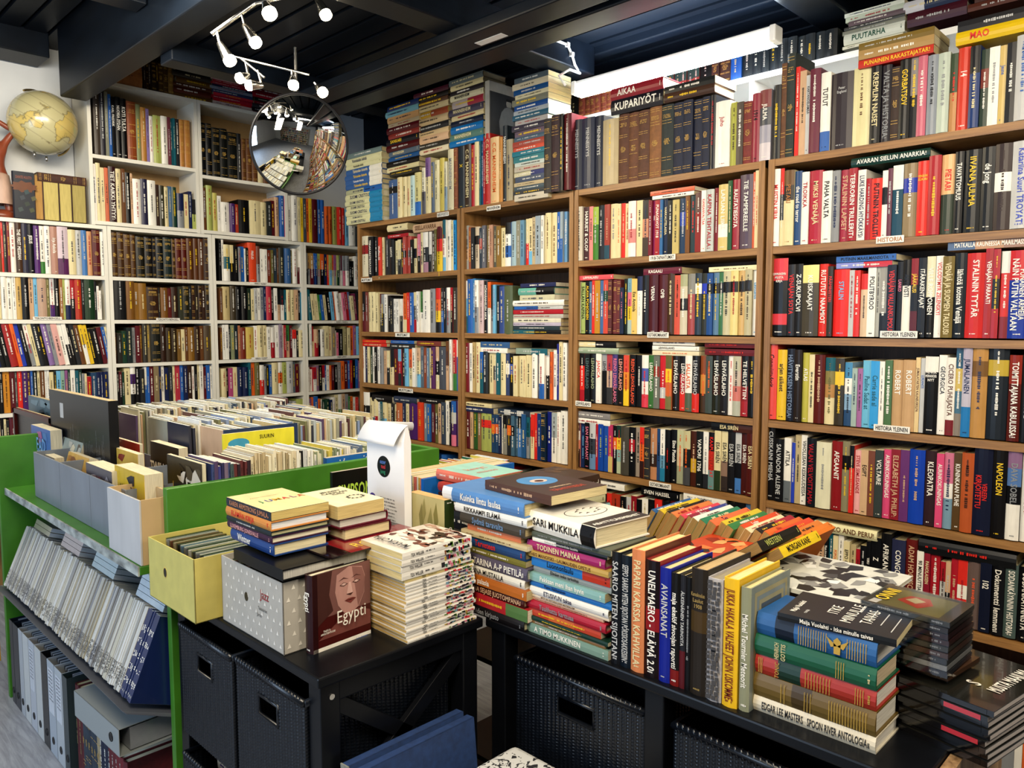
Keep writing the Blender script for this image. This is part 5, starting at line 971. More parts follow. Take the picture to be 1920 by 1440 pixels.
stack(1.195, 1.126, BT, .977, 'X', [
    (.022, .21, .135, '#1a1618', 'noiden kirjasto', 'e', 0, .01, 'h'), (.028, .205, .14, '#b02c34.#b02c34.#5a7a4a', '', 'y', 0, .0, 'p'), (.020, .195, .13, '#4a1c18', 'ANNA SEJASE JUOTOMPANA', 'f', .002, .012, 'h'),
    (.022, .20, .135, '#b46a28', 'palasia', 'w', -.004, .0, 'p'), (.020, .205, .135, '#d8d4c8', 'ANNA MUSTALLA', 'k', .0, .008, 'h', {'mk': True}), (.026, .215, .14, '#5a5466', 'EN TARINA A-P PIETILÄ', 'w', .0, .0, 'h'),
    (.014, .20, .13, '#7a7434', '', 'w', .004, .01, 'p'), (.024, .20, .135, '#244a78', 'Terveteen', 'R', .004, .01, 'h'), (.012, .215, .145, '#c8b890', '', 'n', -.002, .0, 'p'),
    (.016, .175, .125, '#d8825c', '', 'w', .006, .026, 'p', {'front': '#3a6a9a'}), (.024, .21, .14, '#4a443c', 'Sydmä taravalta', '#6a88a8', -.004, .004, 'h')], 'the stack behind the comics pile', 'stack behind the comics pile')
stack(1.195, 1.126, .977, 1.052, 'X', [(.018, .235, .145, '#d8d8d4', 'RIKKAAMPI ELÄMÄ', 'k', -.006, -.004, 'h'), (.030, .27, .15, '#d8dce0.#5a86b8.#5a86b8.#5a86b8.#5a86b8.#5a86b8.#5a86b8.#5a86b8', 'Kuinka lintu laulaa', 'w', -.004, .006, 'h'),
    (.020, .225, .175, '#5a4038', '', 'f', .02, -.05, 'p', {'front': '#3e2822', 'art': planet, 'label': 'brown book with a blue planet on its cover, topping its stack', 'rot': -.08})], 'the stack under the planet cover', 'stack behind the comics pile', 11)
def portrait(mb, T, H, D):
    fpoly(mb, T, [(D * .5 + .058 * math.cos(t), H * .55 + .034 * math.sin(t)) for t in [2 * math.pi * q / 28 for q in range(28)]], '#3a3634', 1)
    fpoly(mb, T, [(D * .5 + .056 * math.cos(t), H * .55 + .032 * math.sin(t)) for t in [2 * math.pi * q / 28 for q in range(28)]], '#dcd8cc', 2)
    for k in range(9):
        t = k * .7; fpoly(mb, T, [(D * .5 + .03 * math.cos(t), H * .55 + .018 * math.sin(t)), (D * .5 + .03 * math.cos(t) + .016, H * .55 + .018 * math.sin(t) + .004), (D * .5 + .03 * math.cos(t) + .010, H * .55 + .018 * math.sin(t) + .008)], '#4a3c34', 3)
    fpoly(mb, T, [(.004, .0), (D, .0), (D, H * .26), (.004, H * .22)], '#2a221f', 1); letters(mb, 'ABATTYLÄISMIEHET', col('w'), D * .85, .012, front_M(T, D * .5, H * .10))
stack(1.21, .915, BT, .968, 'X', [
    (.024, .235, .14, '#7f9a8c', 'A TIMO MUKKINEN', 'w', -.002, .0, 'p'), (.009, .21, .13, '#8a6a44', '', '', .0, .01, 'p'), (.011, .22, .135, '#1c3c30', '', 'y', -.003, .0, 'p'),
    (.018, .215, .135, '#b84a34.#c86a3c.#b84a34', '', 'y', .0, .02, 'p'), (.022, .225, .135, '#a82438', 'Tuulihattu karttuaa', 'e', -.002, .006, 'h'), (.008, .205, .13, '#c8a088', '', 'n', .002, .016, 'p'),
    (.008, .215, .13, '#d8c8b0', 'MITÄ ON HISTORIALLINEN MATERIALISMI', 'n', .0, .0, 'p'), (.020, .215, .135, '#dcdad2', 'ETUSIVUN takaa', 'B', -.002, .0, 'h', {'label': 'white book ETUSIVUN takaa in the stack beside the standing books'}), (.014, .225, .135, '#2a70b0', 'Paavo Hakkarainen', 'B', .0, -.006, 'p'),
    (.022, .225, .14, '#8ab0ac', 'Pekkaan meni ihan hyvin', 'w', -.004, .008, 'p'), (.015, .215, .135, '#8a9090', 'Elimäen koko tarkoitus', 'k', .004, -.004, 'p'), (.024, .215, .135, '#2a78b8.#2a78b8.#b03a24', 'Luonnonlaulu', 'k', .002, .0, 'p'),
    (.015, .235, .14, '#b89a54', 'THEO MANOFSKI - LAUMAUDEN OPETUS', 'n', -.004, .0, 'p'), (.024, .215, .135, '#9c2c68', 'TODINEN MAINAA', 'c', .002, .012, 'h'), (.011, .205, .13, 'w.k.k', 'Uudessa ja Wimmenlevähden kaudelta', 'E', .0, .006, 'p'), (.014, .215, .135, '#565c50', '', 'e', -.002, -.004, 'p')],
    'the stack beside the standing books', 'stack beside the standing books')
stack(1.195, .935, .969, 1.012, 'X', [(.042, .20, .165, 'w.w.w.w.k', 'SARI MUKKILA', 'k', .0, .004, 'h', {'front': '#dcd8cc', 'art': portrait, 'label': 'thick white book with an oval portrait, topping the tall stack', 'rot': -.10})], '', 'stack beside the standing books')
# comics pile: white spines facing the camera
PASTEL = ['#c83a48', '#3a3034', '#7a9ab0', '#8a5a3c', '#b8a04a', '#3a6a5a', '#a08a98', '#504a6a', '#c87a90', '#2a2a30', '#6a8a4a']
def comic_art(seed):
    def f(mb, T, H, D):
        r = random.Random(seed)
        for k in range(int(H * .42 / .006)):
            z = H * .02 + k * .006 + r.uniform(0, .003); x0 = r.uniform(.05, .4) * T; x1 = T * r.uniform(.5, .97)
            mb.add([(x0, -.0011, z), (x1, -.0011, z + r.uniform(-.003, .003)), (x1, -.0011, z + r.uniform(.005, .012)), (x0, -.0011, z + r.uniform(.003, .010))], [(0, 1, 2, 3)], col(r.choice(PASTEL)))
        if T > .013: letters(mb, 'TEX WILLER', col('#2a2a2e'), .035, T * .45, spine_M(T * .45, -.0012, H * .80), 1)
        else:
            letters(mb, 'TEX', col('#2a2a2e'), .02, T * .7, spine_M(T * .45, -.0012, H * .74), 1)
        for _ in range(1): marks(mb, r, col('#3a3a40'), H * .12, T * .25, spine_M(T * .5, -.0012, H * .62))
    return f
def comic_top(mb, T, H, D):
    comic_art(3)(mb, T, H, D); r = random.Random(8)
    for k in range(60):
        x, z = r.uniform(.004, D * .9), r.uniform(.004, H * .66); a = r.uniform(0, 6.3); l = r.uniform(.008, .03); w_ = r.uniform(.003, .010)
        fpoly(mb, T, [(min(D - .001, max(.001, x + l * math.cos(t + a) * (1 if i % 2 else .5))), min(H - .002, max(.001, z + w_ * math.sin(t + a) * 1.6))) for i, t in enumerate([0, 1.3, 2.4, 3.6, 4.8])], r.choice(['#c8b8a8', '#8a5a4a', '#3a2420', '#b09080', '#e0d8cc', '#6a3a30']), 1 + k % 6)
    letters(mb, 'MARIKOPA', col('#141414'), D * .8, .020, front_M(T, D * .5, H * .86, 8))
items = []; Ts = [.009] * 18 + [.020, .017, .016, .018]
rr_ = random.Random(2)
for i, T in enumerate(Ts):
    items.append((T, .196 + rr_.uniform(-.003, .003), .150, '#dcdad4' if i != 17 else '#d8c890', '', 'k', rr_.uniform(-.003, .004) - (.012 if i > 17 else 0), rr_.uniform(-.003, .003) - (.0 if i < 18 else .004), 'p',
                  {'kind': 'comic_book', 'cat': 'comic', 'mk': False, 'pages': '#c2a468' if i < 18 else '#d0bd8a', 'art': comic_top if i == 21 else comic_art(i), 'front': '#d8d0c4',
                   'label': 'topmost comic of the tall pile, drawn riders on its cover' if i == 21 else '%s comic from the bottom of the tall pile of white spines' % ordinal(i + 1)}))
stack(.972, 1.272, BT, .941, 'Y', items, '', 'pile of pocket comics')
# standing row
def croc(mb, T, H, D):
    z = .004
    while z < H - .008:
        x = .002; 
        while x < T - .004:
            w_ = random.uniform(.006, .011); h_ = random.uniform(.007, .011)
            x1 = min(x + w_, T - .0015); mb.add([(x, -.0072, z), (x1, -.0072, z + .0008), (x1 - .0005, -.0072, z + h_ - .0012), (x + .0006, -.0072, z + h_ - .002)], [(0, 1, 2, 3)], col('#4c4a4a')); x = x1 + .0012
        z += .0092
def put_up(x0, x1, yt, c, ti, ink, st, D, label, ex={}):
    X = ex.get('X', 1.212); yb = 1160; a = onx(x0, yb, X)[1]; b2 = onx(x1, yb, X)[1]; H = onx((x0 + x1) / 2, yt, X)[2] - BT; T = a - b2 - .0008
    Mw = up_M((X + ex.get('dx', 0), a, BT), 0, ex.get('lean', 0))
    return dbook(T, H, D, c, ti, ink, Mw, label, 'books standing in a row on the long table', st, ex.get('front'), ex.get('art'), False, int(x0), ex.get('pages', '#d8c794'))
def grey_cover(mb, T, H, D):
    for i, (q, c) in enumerate(((.012, '#a8a07c'), (.020, '#8a9494'), (.028, '#a8a07c'), (.036, '#5a6268'))):
        fpoly(mb, T, [(q, q), (D - q, q), (D - q, H - q), (q, H - q)], c, 1 + i)
def yellow_cover(mb, T, H, D):
    letters(mb, 'VALHEET', col('k'), D * .9, .030, front_M(T, D * .5, H * .88)); letters(mb, 'JOIHIN', col('k'), D * .8, .024, front_M(T, D * .5, H * .72))
put_up(1146, 1164, 1034, '#14161c', 'SAARIO MITEN SIJOITAN', 'E', 'h', .15, 'first black book of the standing row, touching the tall stack')
put_up(1164, 1184, 1041, '#101c28', 'SEPPO SAARIO MITEN SIJOITAN PÖRSSIOSAKKEISIIN', 'E', 'h', .15, 'navy book about shares, right before the salmon book')
put_up(1184, 1209, 1030, '#cc8458', 'PAPARI KARSSA KAHVILLA', 'c', 'h', .165, 'salmon orange book in the standing row', {'front': '#6a3a30'})
put_up(1211, 1237, 1050, '#1a0c10.#1a0c10.#8a1c24.#1a0c10.#1a0c10', 'UNELMAERO - ELÄMÄ 2.0', 'w', 'h', .15, 'black and red book titled UNELMAERO in the standing row')
put_up(1237, 1258, 1064, '#1c2a8c', 'AVAINSANAT', 'E', 'h', .15, 'bright blue book titled AVAINSANAT in the standing row')
put_up(1258, 1275, 1074, '#14120f.#14120f.#14120f.#14120f.#14120f.#14120f.#7a1c18', 'maja ekelöf sivoojan raportti', 'w', 'h', .14, 'black book with a red foot next to the bright blue one')
put_up(1275, 1286, 1078, '#26262c.#26262c.#5a1c24', 'ÄLKEINÄINEN TARINOITA', 'E', 'h', .14, 'thin dark grey book beside the bound brown volume')
put_up(1286, 1296, 1082, '#0f0f12', '', 'e', 'h', .13, 'thin black book touching the bound brown volume')
put_up(1296, 1327, 1066, '#2c2620.#2c2620.#4a3a20.#2c2620.#2c2620.#2c2620', '_Kansakoulun Laulut 1908', '#9a8450', 'h', .16, 'old dark brown bound volume Kansakoulun Laulut in the standing row', {'pages': '#b8a078'})
put_up(1327, 1356, 1084, '#b4b0b0', '', 'k', 'h', .15, 'book with a grey crocodile skin spine', {'art': croc, 'pages': '#9a9280'})
put_up(1357, 1386, 1084, '#dcb42c', 'JUKKA HAKALA VALHEET JOIHIN USKOMME', '#7a2a10', 'h', .155, 'yellow book with big black letters on its side', {'front': '#dcb42c', 'art': yellow_cover})
put_up(1387, 1407, 1102, '#8c8e76', 'Michel Tournier Meteorit', 'w', 'h', .15, 'grey green book, last of the standing row', {'front': '#8a928c', 'art': grey_cover, 'dx': .004})
# the pile of five bound volumes with a black book on top
def foil(spec):
    def f(mb, T, H, D):
        g = col('#b89a4c'); b = min(T * .16, .006); r = random.Random(4)
        for (zf, n_, st) in spec:
            for k in range(n_): mb.box((T * .10, -b * .75 - .0022, H * zf - k * st), (T * .90, -b * .75 - .0018, H * zf - k * st + .0010), g)
    return f
def eagle(mb, T, H, D):
    foil([(.62, 12, .0042), (.22, 8, .0042)])(mb, T, H, D)
    y = -.0075; g = col('#b89a4c'); c = (T * .5, H * .30)
    for s_ in (-1, 1):
        mb.add([(c[0], y, c[1]), (c[0] + .012, y, c[1] + s_ * .018), (c[0] + .004, y, c[1] + s_ * .014), (c[0] - .004, y, c[1] + s_ * .010)], [(0, 1, 2, 3)], g)
    mb.add([(c[0] - .014, y, c[1] - .005), (c[0] - .014, y, c[1] + .005), (c[0] + .008, y, c[1] + .006), (c[0] + .014, y, c[1]), (c[0] + .008, y, c[1] - .006)], [(0, 1, 2, 3, 4)], g)
def ikke(mb, T, H, D):
    letters(mb, 'Maija Vuolahti', col('w'), D * .62, .009, front_M(T, D * .38, H * .90)); letters(mb, 'runoja', col('E'), D * .3, .006, front_M(T, D * .25, H * .80))
    for k, t_ in enumerate(('ITKE', 'MINULLE', 'TAIVAS')): letters(mb, t_, col('w'), D * .75, .018, front_M(T, D * .55, H * (.60 - .15 * k)), 0)
    for k in range(4): fpoly(mb, T, [(D * .2 + k * .02, H * .07 + k * .02), (D * .75 + k * .008, H * .07 + k * .02), (D * .75 + k * .008, H * .07 + k * .02 + .0016), (D * .2 + k * .02, H * .07 + k * .02 + .0016)], 'E', 1)
gsp = 'pile of bound volumes at the table end'
stack(1.235, .407, BT, .932, 'X', [
    (.030, .207, .108, '#d4ccb8', 'EDGAR LEE MASTERS · SPOON RIVER ANTOLOGIA', '#3a3a3c', 0, 0, 'h', {'label': 'cream book SPOON RIVER ANTOLOGIA at the foot of the bound volumes', 'pages': '#e0dcd2', 'mk': True}),
    (.045, .205, .104, '#6e5a2c.#6e5a2c.#4a3a1c.#6e5a2c.#6e5a2c.#6e5a2c', '', '#b09048', 0, .001, 'h', {'label': 'thick olive gold volume above the cream one', 'art': foil([(.75, 2, .006), (.55, 3, .005), (.35, 14, .0045)]), 'mk': False, 'pages': '#dcd8cc'}),
    (.037, .203, .104, '#a03428.#18382c.#a03428.#a03428.#a03428', '_TONIC', '#b09048', .001, .002, 'h', {'label': 'red bound volume with a green title band', 'art': foil([(.96, 3, .003), (.55, 9, .005), (.15, 4, .004)]), 'pages': '#dedad0'}),
    (.039, .203, .104, '#1e5e44.#1e5e44.#1e5e44.#1e5e44.#1e5e44', '_HEINRICH GOTTIS', '#c8bc90', -.002, .002, 'h', {'label': 'green bound volume between the red and the blue one', 'art': foil([(.30, 4, .004)]), 'pages': '#c8b89c'}),
    (.043, .200, .110, '#2c5e92.#0e1c30.#2c5e92.#2c5e92.#2c5e92.#2c5e92', '', '#b09048', .002, .004, 'h', {'label': 'blue bound volume with golden lines and an eagle', 'art': eagle, 'mk': False, 'pages': '#dedad0', 'front': '#2c5e92'}),
    (.014, .185, .130, '#1c1e20', 'Maija Vuolahti - Itke minulle taivas', 'w', .006, -.022, 'p', {'label': 'thin black poetry book with white scrawled letters on the bound volumes', 'front': '#222224', 'art': ikke, 'rot': .10})], '', gsp)
# CD tower
def clear_plastic():
    m = bpy.data.materials.new('clear_cd_case'); m.use_nodes = True; N = m.node_tree.nodes; L = m.node_tree.links; N.clear()
    o = N.new('ShaderNodeOutputMaterial'); mx = N.new('ShaderNodeMixShader'); t = N.new('ShaderNodeBsdfTransparent'); t.inputs[0].default_value = (.90, .91, .92, 1)
    g = N.new('ShaderNodeBsdfGlossy'); g.inputs['Roughness'].default_value = .08; g.inputs['Color'].default_value = (.9, .9, .9, 1)
    lw = N.new('ShaderNodeLayerWeight'); lw.inputs[0].default_value = .35; mr = N.new('ShaderNodeMapRange'); mr.inputs[3].default_value = .07; mr.inputs[4].default_value = .6
    L.new(lw.outputs['Fresnel'], mr.inputs[0]); L.new(mr.outputs[0], mx.inputs[0]); L.new(t.outputs[0], mx.inputs[1]); L.new(g.outputs[0], mx.inputs[2]); L.new(mx.outputs[0], o.inputs[0]); return m
M_CDCASE = clear_plastic()
def cd_case(Mw, label, group, c, tcol='E', art=None, seed=0, T=.0102):
    e = empty('cd_case'); e.matrix_world = Matrix(Mw.tolist()); tag(e, label, 'cd case', group); r = random.Random(seed)
    mb = MB(); mb.box((.0012, .0012, .0012), (T - .0012, .123, .1408), col(c)); 
    marks(mb, r, col(tcol), .05, .0042, spine_M(T * .5, .0009, .088)); marks(mb, r, col(tcol), .015, .0035, spine_M(T * .5, .0009, .02))
    if art: art(mb, T - .0012, .142, .124)
    mb.build('booklet', M_PRINT, e)
    mb = MB(); mb.box((0, 0, 0), (T, .124, .142)); mb.build('clear_case', M_CDCASE, e); return e
def onni(mb, T, H, D):
    fpoly(mb, T, [(.01, .02), (.11, .02), (.11, .12), (.01, .12)], '#7a7448', 1); fpoly(mb, T, [(.03, .06), (.05, .10), (.085, .09), (.09, .06), (.06, .045)], '#b83c2c', 2); fpoly(mb, T, [(.05, .07), (.06, .09), (.08, .08), (.07, .06)], '#c8b890', 3)
    letters(mb, 'ONNI', col('#d8b830'), .10, .022, front_M(T, .062, .120, 3)); fpoly(mb, T, [(.006, .118), (.028, .116), (.028, .130), (.006, .132)], 'w', 4)
z = .838; rc = random.Random(1)
for i in range(10):
    c = ['#6a4a34', '#2c2c38', '#a8a8a8', '#3a3a3a', '#5a3a2c', '#4a4840', '#4a2420', '#3a1a1c', '#38302c', '#4a4a44'][i]
    Mw = flat_M((1.345 + rc.uniform(-.001, .001) + (.012 if i == 0 else 0), .340 + rc.uniform(-.001, .001), z), 0, -.05 if i else -.14)
    Mw[:3, :3] = Mw[:3, :3]
    cd_case(Mw, ('topmost case of the CD tower, ONNI on its sleeve' if i == 9 else '%s CD case from the bottom of the tower' % ordinal(i + 1)), 'tower of CD cases', c, 'E', onni if i == 9 else None, i); z += .0104
# magazines under the CDs
z = BT; rm = random.Random(3)
for i in range(9):
    T = .010; e = empty('magazine'); Mw = flat_M((1.318 + rm.uniform(-.005, .005), .272 + rm.uniform(-.006, .004), z), 0, -.19 + rm.uniform(-.02, .02)); e.matrix_world = Matrix(Mw.tolist())
    tag(e, 'topmost glossy magazine under the CD tower, reading MUSTA MAAILMA' if i == 8 else '%s glossy dark magazine from the bottom under the CD tower' % ordinal(i + 1), 'magazine', 'magazines under the CD tower')
    m = MB(); m.box((0, 0, 0), (.0012, .215, .235), col('k')); m.box((T - .0016, 0, 0), (T - .0004, .215, .235), col('#23231f')); m.box((0, -.0008, 0), (T - .0004, 0, .235), col('k')); m.add([(.001, -.0014, .01), (T - .001, -.0014, .01), (T - .001, -.0014, .065), (.001, -.0014, .065)], [(0, 1, 2, 3)], col('#b0303c') if i in (3, 7) else col('k'))
    if i == 8:
        letters(m, 'MUSTA MAAILMA', col('w'), .125, .020, front_M(T, .130, .030)); letters(m, 'S', col('w'), .04, .022, front_M(T, .075, .062))
    m.build('cover', mat('glossy_print', attr=True, rough=.12, coat=.5) if i == 0 else bpy.data.materials['glossy_print'], e)
    m = MB(); m.box((.0012, .0, .0005), (T - .0016, .214, .2345), col('#b8b0ac')); m.build('page_block', M_PAGES, e); z += T + .0002
# big covers lying behind the standing books
def bigbook(x, y, z, w_, d_, t, c, art, label, rot=0, kind='paperback_book'):
    e = empty(kind, (x, y, z), rot); COUNT[kind] = COUNT.get(kind, 0) + 1; tag(e, label, 'book', 'large books lying behind the standing row')
    m = MB(); m.box((0, 0, 0), (w_, d_, t * .1), col(c)); m.box((0, 0, t * .9), (w_, d_, t), col(c)); m.box((-.001, 0, 0), (0, d_, t), col(c))
    r = random.Random(label); rt = MB()
    for (pts_, cc) in art: m.add([(a * w_, b_ * d_, t + .0004 + .0001 * k) for k, (a, b_) in enumerate([(p[0], p[1]) for p in pts_]) for _ in (0,)][:len(pts_)], [tuple(range(len(pts_)))], col(cc))
    m.build('cover', M_PRINT, e); m = MB(); m.box((.001, .002, t * .1), (w_ - .003, d_ - .002, t * .9), col('#cfc8b4')); m.build('page_block', M_PAGES, e); return e
def rnd_art(seed, cols, n=26, s=.16):
    r = random.Random(seed); out = []
    for _ in range(n):
        x, y = r.uniform(.05, .95), r.uniform(.05, .95); a0 = r.uniform(0, 6)
        pts_ = [(min(.98, max(.02, x + s * r.uniform(.3, 1) * math.cos(a0 + k * 1.1))), min(.98, max(.02, y + s * r.uniform(.2, .8) * math.sin(a0 + k * 1.1)))) for k in range(5)]
        out.append((pts_, r.choice(cols)))
    return out
bigbook(1.376, .475, .915, .235, .245, .008, '#c8c8c0', rnd_art(4, ['#1c1c1e', '#4a4a4c', '#8a8a88', '#dcdcd8', '#2c2c2e', '#b0b0ac'], 46, .14), 'large thin book with a black and white photograph cover')
bigbook(1.39, .70, .895, .26, .15, .012, '#c89868', rnd_art(6, ['#2c1810', '#d8a060', '#6a3820', '#e0b880', '#1c1410'], 30, .16), 'book with an ochre painted cover under the red one')
bigbook(1.40, .745, .909, .20, .17, .016, '#b84828', rnd_art(7, ['#2c1410', '#d87840', '#8a2c1c', '#d8a068', '#3a2418'], 26, .16), 'red orange book with a dark painted scene, behind the yellow one')
# leaning paperbacks in the tray: page heads to the camera, spines up
tr = empty('book_tray', (1.58, .72, BT)); tag(tr, 'shallow dark tray holding the leaning paperbacks', 'tray')
m = MB(); m.box((0, 0, 0), (.32, .46, .09)); m.box((0, 0, 0), (.006, .46, .05)); m.box((-.004, -.004, 0), (.324, .464, .006)); m.build('tray_body', M_BLACK, tr)
sp = ['#d07828', '#c87a34', '#c84a2c', '#c86a30', '#1c1c20.#a02838', '#d8cca8', '#c8502c', '#3a7a48', '#c8b43c', '#d87048', '#2c7a5c', '#d8d8cc', '#8a2a40.#3a4a8a', '#c84a5a', '#c87c48', '#1c1a18', '#c8b030', '#2a5a8a']
y = .752
for i, c in enumerate(sp):
    T = rr_.uniform(.015, .022); H = .178; D = .125; ln = .50
    # x: thickness along +Y (leaning), y: spine at top -> down, z: head towards the camera (-X)
    up = np.array([0, -math.sin(ln), math.cos(ln)]); th = np.array([0, math.cos(ln), math.sin(ln)])
    Mw = np.eye(4); Mw[:3, 0] = th; Mw[:3, 1] = -up; Mw[:3, 2] = np.cross(th, -up); Mw[:3, 3] = np.array([1.60 + H + rr_.uniform(-.01, .012), y, BT + .098]) + up * D
    dbook(T, H, D, c, '' if i % 3 else ['Nouvelle', 'Aika', 'Lucky', 'Tex', 'Manus', 'Sarja'][i // 3], '', Mw, '%s paperback of the leaning tray, counted from the orange cover' % ordinal(i + 1), 'leaning paperbacks in the tray', 'p', front='#c8641c' if i == 0 else None, seed=i, pages='#a98c5c')
    y += T / math.cos(ln) * 1.005
WEST = [('yellow western paperback lying behind the standing row, under the black one', '#d8bc2c', 'MORGAN KANE', 'k', .926, 0, .004), ('black western paperback lying over the yellow one', '#1c1e1c', 'WESTERN', 'l', .947, -.03, .012)]
# ------------------------------------------------ rear stacks: mint, brown novel, green leaf book, blue bin
def kort(mb, T, H, D):
    letters(mb, 'VIRGINIE', col('#a8703c'), D * .7, .012, front_M(T, D * .5, H * .84)); 
    for k, (pts_, c) in enumerate(rnd_art(3, ['#2a1c14', '#4a3424', '#5a4028', '#3a2418'], 14, .2)): fpoly(mb, T, [(a * D, b_ * H * .8) for a, b_ in pts_], c, 1 + k % 4)
def rear(x, y, z, T, H, D, face, c, ti, ink, label, st='h', **k):
    phi = 0 if face == 'X' else math.pi / 2
    if face == 'Y': x += H
    return dbook(T, H, D, c, ti, ink, flat_M((x, y, z), phi, k.pop('rot', 0)), label, 'books stacked at the back of the tables', st, **k)
for lb_, c_, t_, ik_, z_, dx_, dy_ in WEST:
    ln = .95; up = np.array([0, -math.sin(ln), math.cos(ln)]); th = np.array([0, math.cos(ln), math.sin(ln)]); Mw = np.eye(4)
    Mw[:3, 0] = th; Mw[:3, 1] = -up; Mw[:3, 2] = np.cross(th, -up); yo = .655 if 'yellow' in lb_[:6] else .685
    Mw[:3, 3] = np.array([1.42 + .175 + dx_, yo + .085, .90 if yo < .67 else .912]) + up * .11
    dbook(.022, .175, .11, c_, t_, ik_, Mw, lb_, 'books stacked at the back of the tables', 'p', pages='#9a7c50')
rear(1.46, 1.315, .952, .048, .226, .165, 'Y', '#3c281c', 'ANNA KORTELAINEN Levoton nainen', 'w', 'thick dark brown novel lying on the rear stack, red endpapers', front='#3c2a20', art=kort)
rear(1.44, 1.285, .928, .022, .236, .15, 'Y', '#c8c49c', 'TARJA VILÉN', 'k', 'cream book under the thick dark brown novel', 'p')
rear(1.43, 1.27, .894, .034, .246, .15, 'Y', '#7a9a98.#7a9a98.#15181a.#7a9a98', '', 'w', 'pale teal book with a black band under the cream one')
for i, (c, T) in enumerate((('#3a3430', .04), ('#c8c0a8', .035), ('#6a2a24', .03), ('#d8d4c8', .048))):
    rear(1.43, 1.28, BT + [0, .04, .075, .105][i], T, .24, .15, 'Y', c, '', '', '%s book from the table in the stack below the dark brown novel' % ordinal(i + 1))
rear(1.42, 1.50, 1.0 - .03, .030, .20, .15, 'X', '#d07868', '', 'w', 'mint green covered book with coral writing, left of the dark brown novel', front='#9cc8bc', art=lambda mb, T, H, D: [letters(mb, 'kevyt', col('#d88878'), D * .8, .03, front_M(T, D * .5, H * .6), 0), letters(mb, 'muisto', col('#d88878'), D * .8, .024, front_M(T, D * .5, H * .35), 0)])
rear(1.40, 1.47, .944, .024, .20, .15, 'X', '#a03c34', '', 'w', 'red spined book beneath the mint green cover')
rear(1.39, 1.46, .90, .042, .20, .15, 'X', '#3a1c1c', '', 'w', 'thick book beneath the red spined one, cream pages', 'p')
rear(1.39, 1.45, .85, .05, .20, .15, 'X', '#2a2c34', '', 'w', 'dark book fourth below the mint green cover')
rear(1.38, 1.45, BT, .11, .20, .15, 'X', '#4a4640', '', 'w', 'bulky dark volume under the mint stack', 'h')
def leaf(mb, T, H, D):
    for k, (cx_, cz_, s_) in enumerate(((.03, .04, .05), (.05, .06, .06), (.085, .05, .05), (.075, .03, .04))):
        fpoly(mb, T, [(cx_, cz_ - s_ * .6), (cx_ + s_ * .22, cz_), (cx_ + s_ * .1, cz_ + s_ * .9), (cx_ - s_ * .15, cz_ + s_ * .3)], '#9a9460' if k % 2 else '#8a8450', 1 + k)
# green-beige book lying on its fore-edge: cover to the camera
Mw = np.eye(4); Mw[:3, 0] = (0, -1, 0); Mw[:3, 0] = (-1, 0, 0); Mw[:3, 2] = (0, 0, 1); Mw[:3, 1] = np.cross(Mw[:3, 2], Mw[:3, 0])
Mw = np.array([[-1, 0, 0, 1.185], [0, 0, 0, 0], [0, 0, 0, 0], [0, 0, 0, 1.]]); Mw[:3, 1] = (0, 1, 0); Mw[:3, 2] = (0, 0, -1); Mw[:3, 0] = (-1, 0, 0); Mw[:3, 3] = (1.20, 1.375, 1.0)
Mw[:3, 2] = np.cross(Mw[:3, 0], Mw[:3, 1]); Mw[2, 3] = 1.0
dbook(.030, .15, .135, '#2c3c1c', 'Luonto', 'w', Mw, 'beige book with leaf drawings and a dark green spine, standing behind the comics', None, 'p', front='#bcb382', art=leaf, pages='#c8a878')
for k_ in (0, 1): dbook(.0535, .15, .15, ['#b89a6a', '#8a6a4a'][k_], '', 'n', flat_M((1.16, 1.372, BT + k_ * .054), 0), ['pale brown thick book on the table under the leaf patterned one', 'brown thick book right under the leaf patterned one'][k_], None, 'p')
# blue picture-book bin
e = empty('book_bin', (1.37, 1.70, .74)); tag(e, 'blue album standing long side on, closing the row of picture books', 'album')
m = MB(); m.box((0, 0, 0), (.37, .012, .235), col('#1f68b0')); m.add([(.27 + .05 * math.cos(t), -.0008, .09 + .07 * math.sin(t)) for t in [2 * math.pi * k / 20 for k in range(20)]], [tuple(range(20))], col('#c8bca0')); m.add([(.29 + .006 * math.cos(t), -.0014, .12 + .010 * math.sin(t)) for t in [2 * math.pi * k / 12 for k in range(12)]], [tuple(range(12))], col('k')); m.build('cover', M_PRINT, e)
cp = ['#c87a60', '#c8a048', '#d8d0b8', '#c86a5a', '#e0c890', '#3a6a98', '#c8b8a0', '#d89a80', '#2a68a0', '#c8c0b0', '#d8b070', '#c8503c']
for i in range(14):
    put_book(.009, .235, .36, [cp[i % 12]], '', 'k', up_M((1.375 + .002 * (i % 3), 1.7235 + i * .0098, .74), 0), '%s picture book behind the blue album' % ordinal(i + 1), 'picture books behind the blue album', False, False)
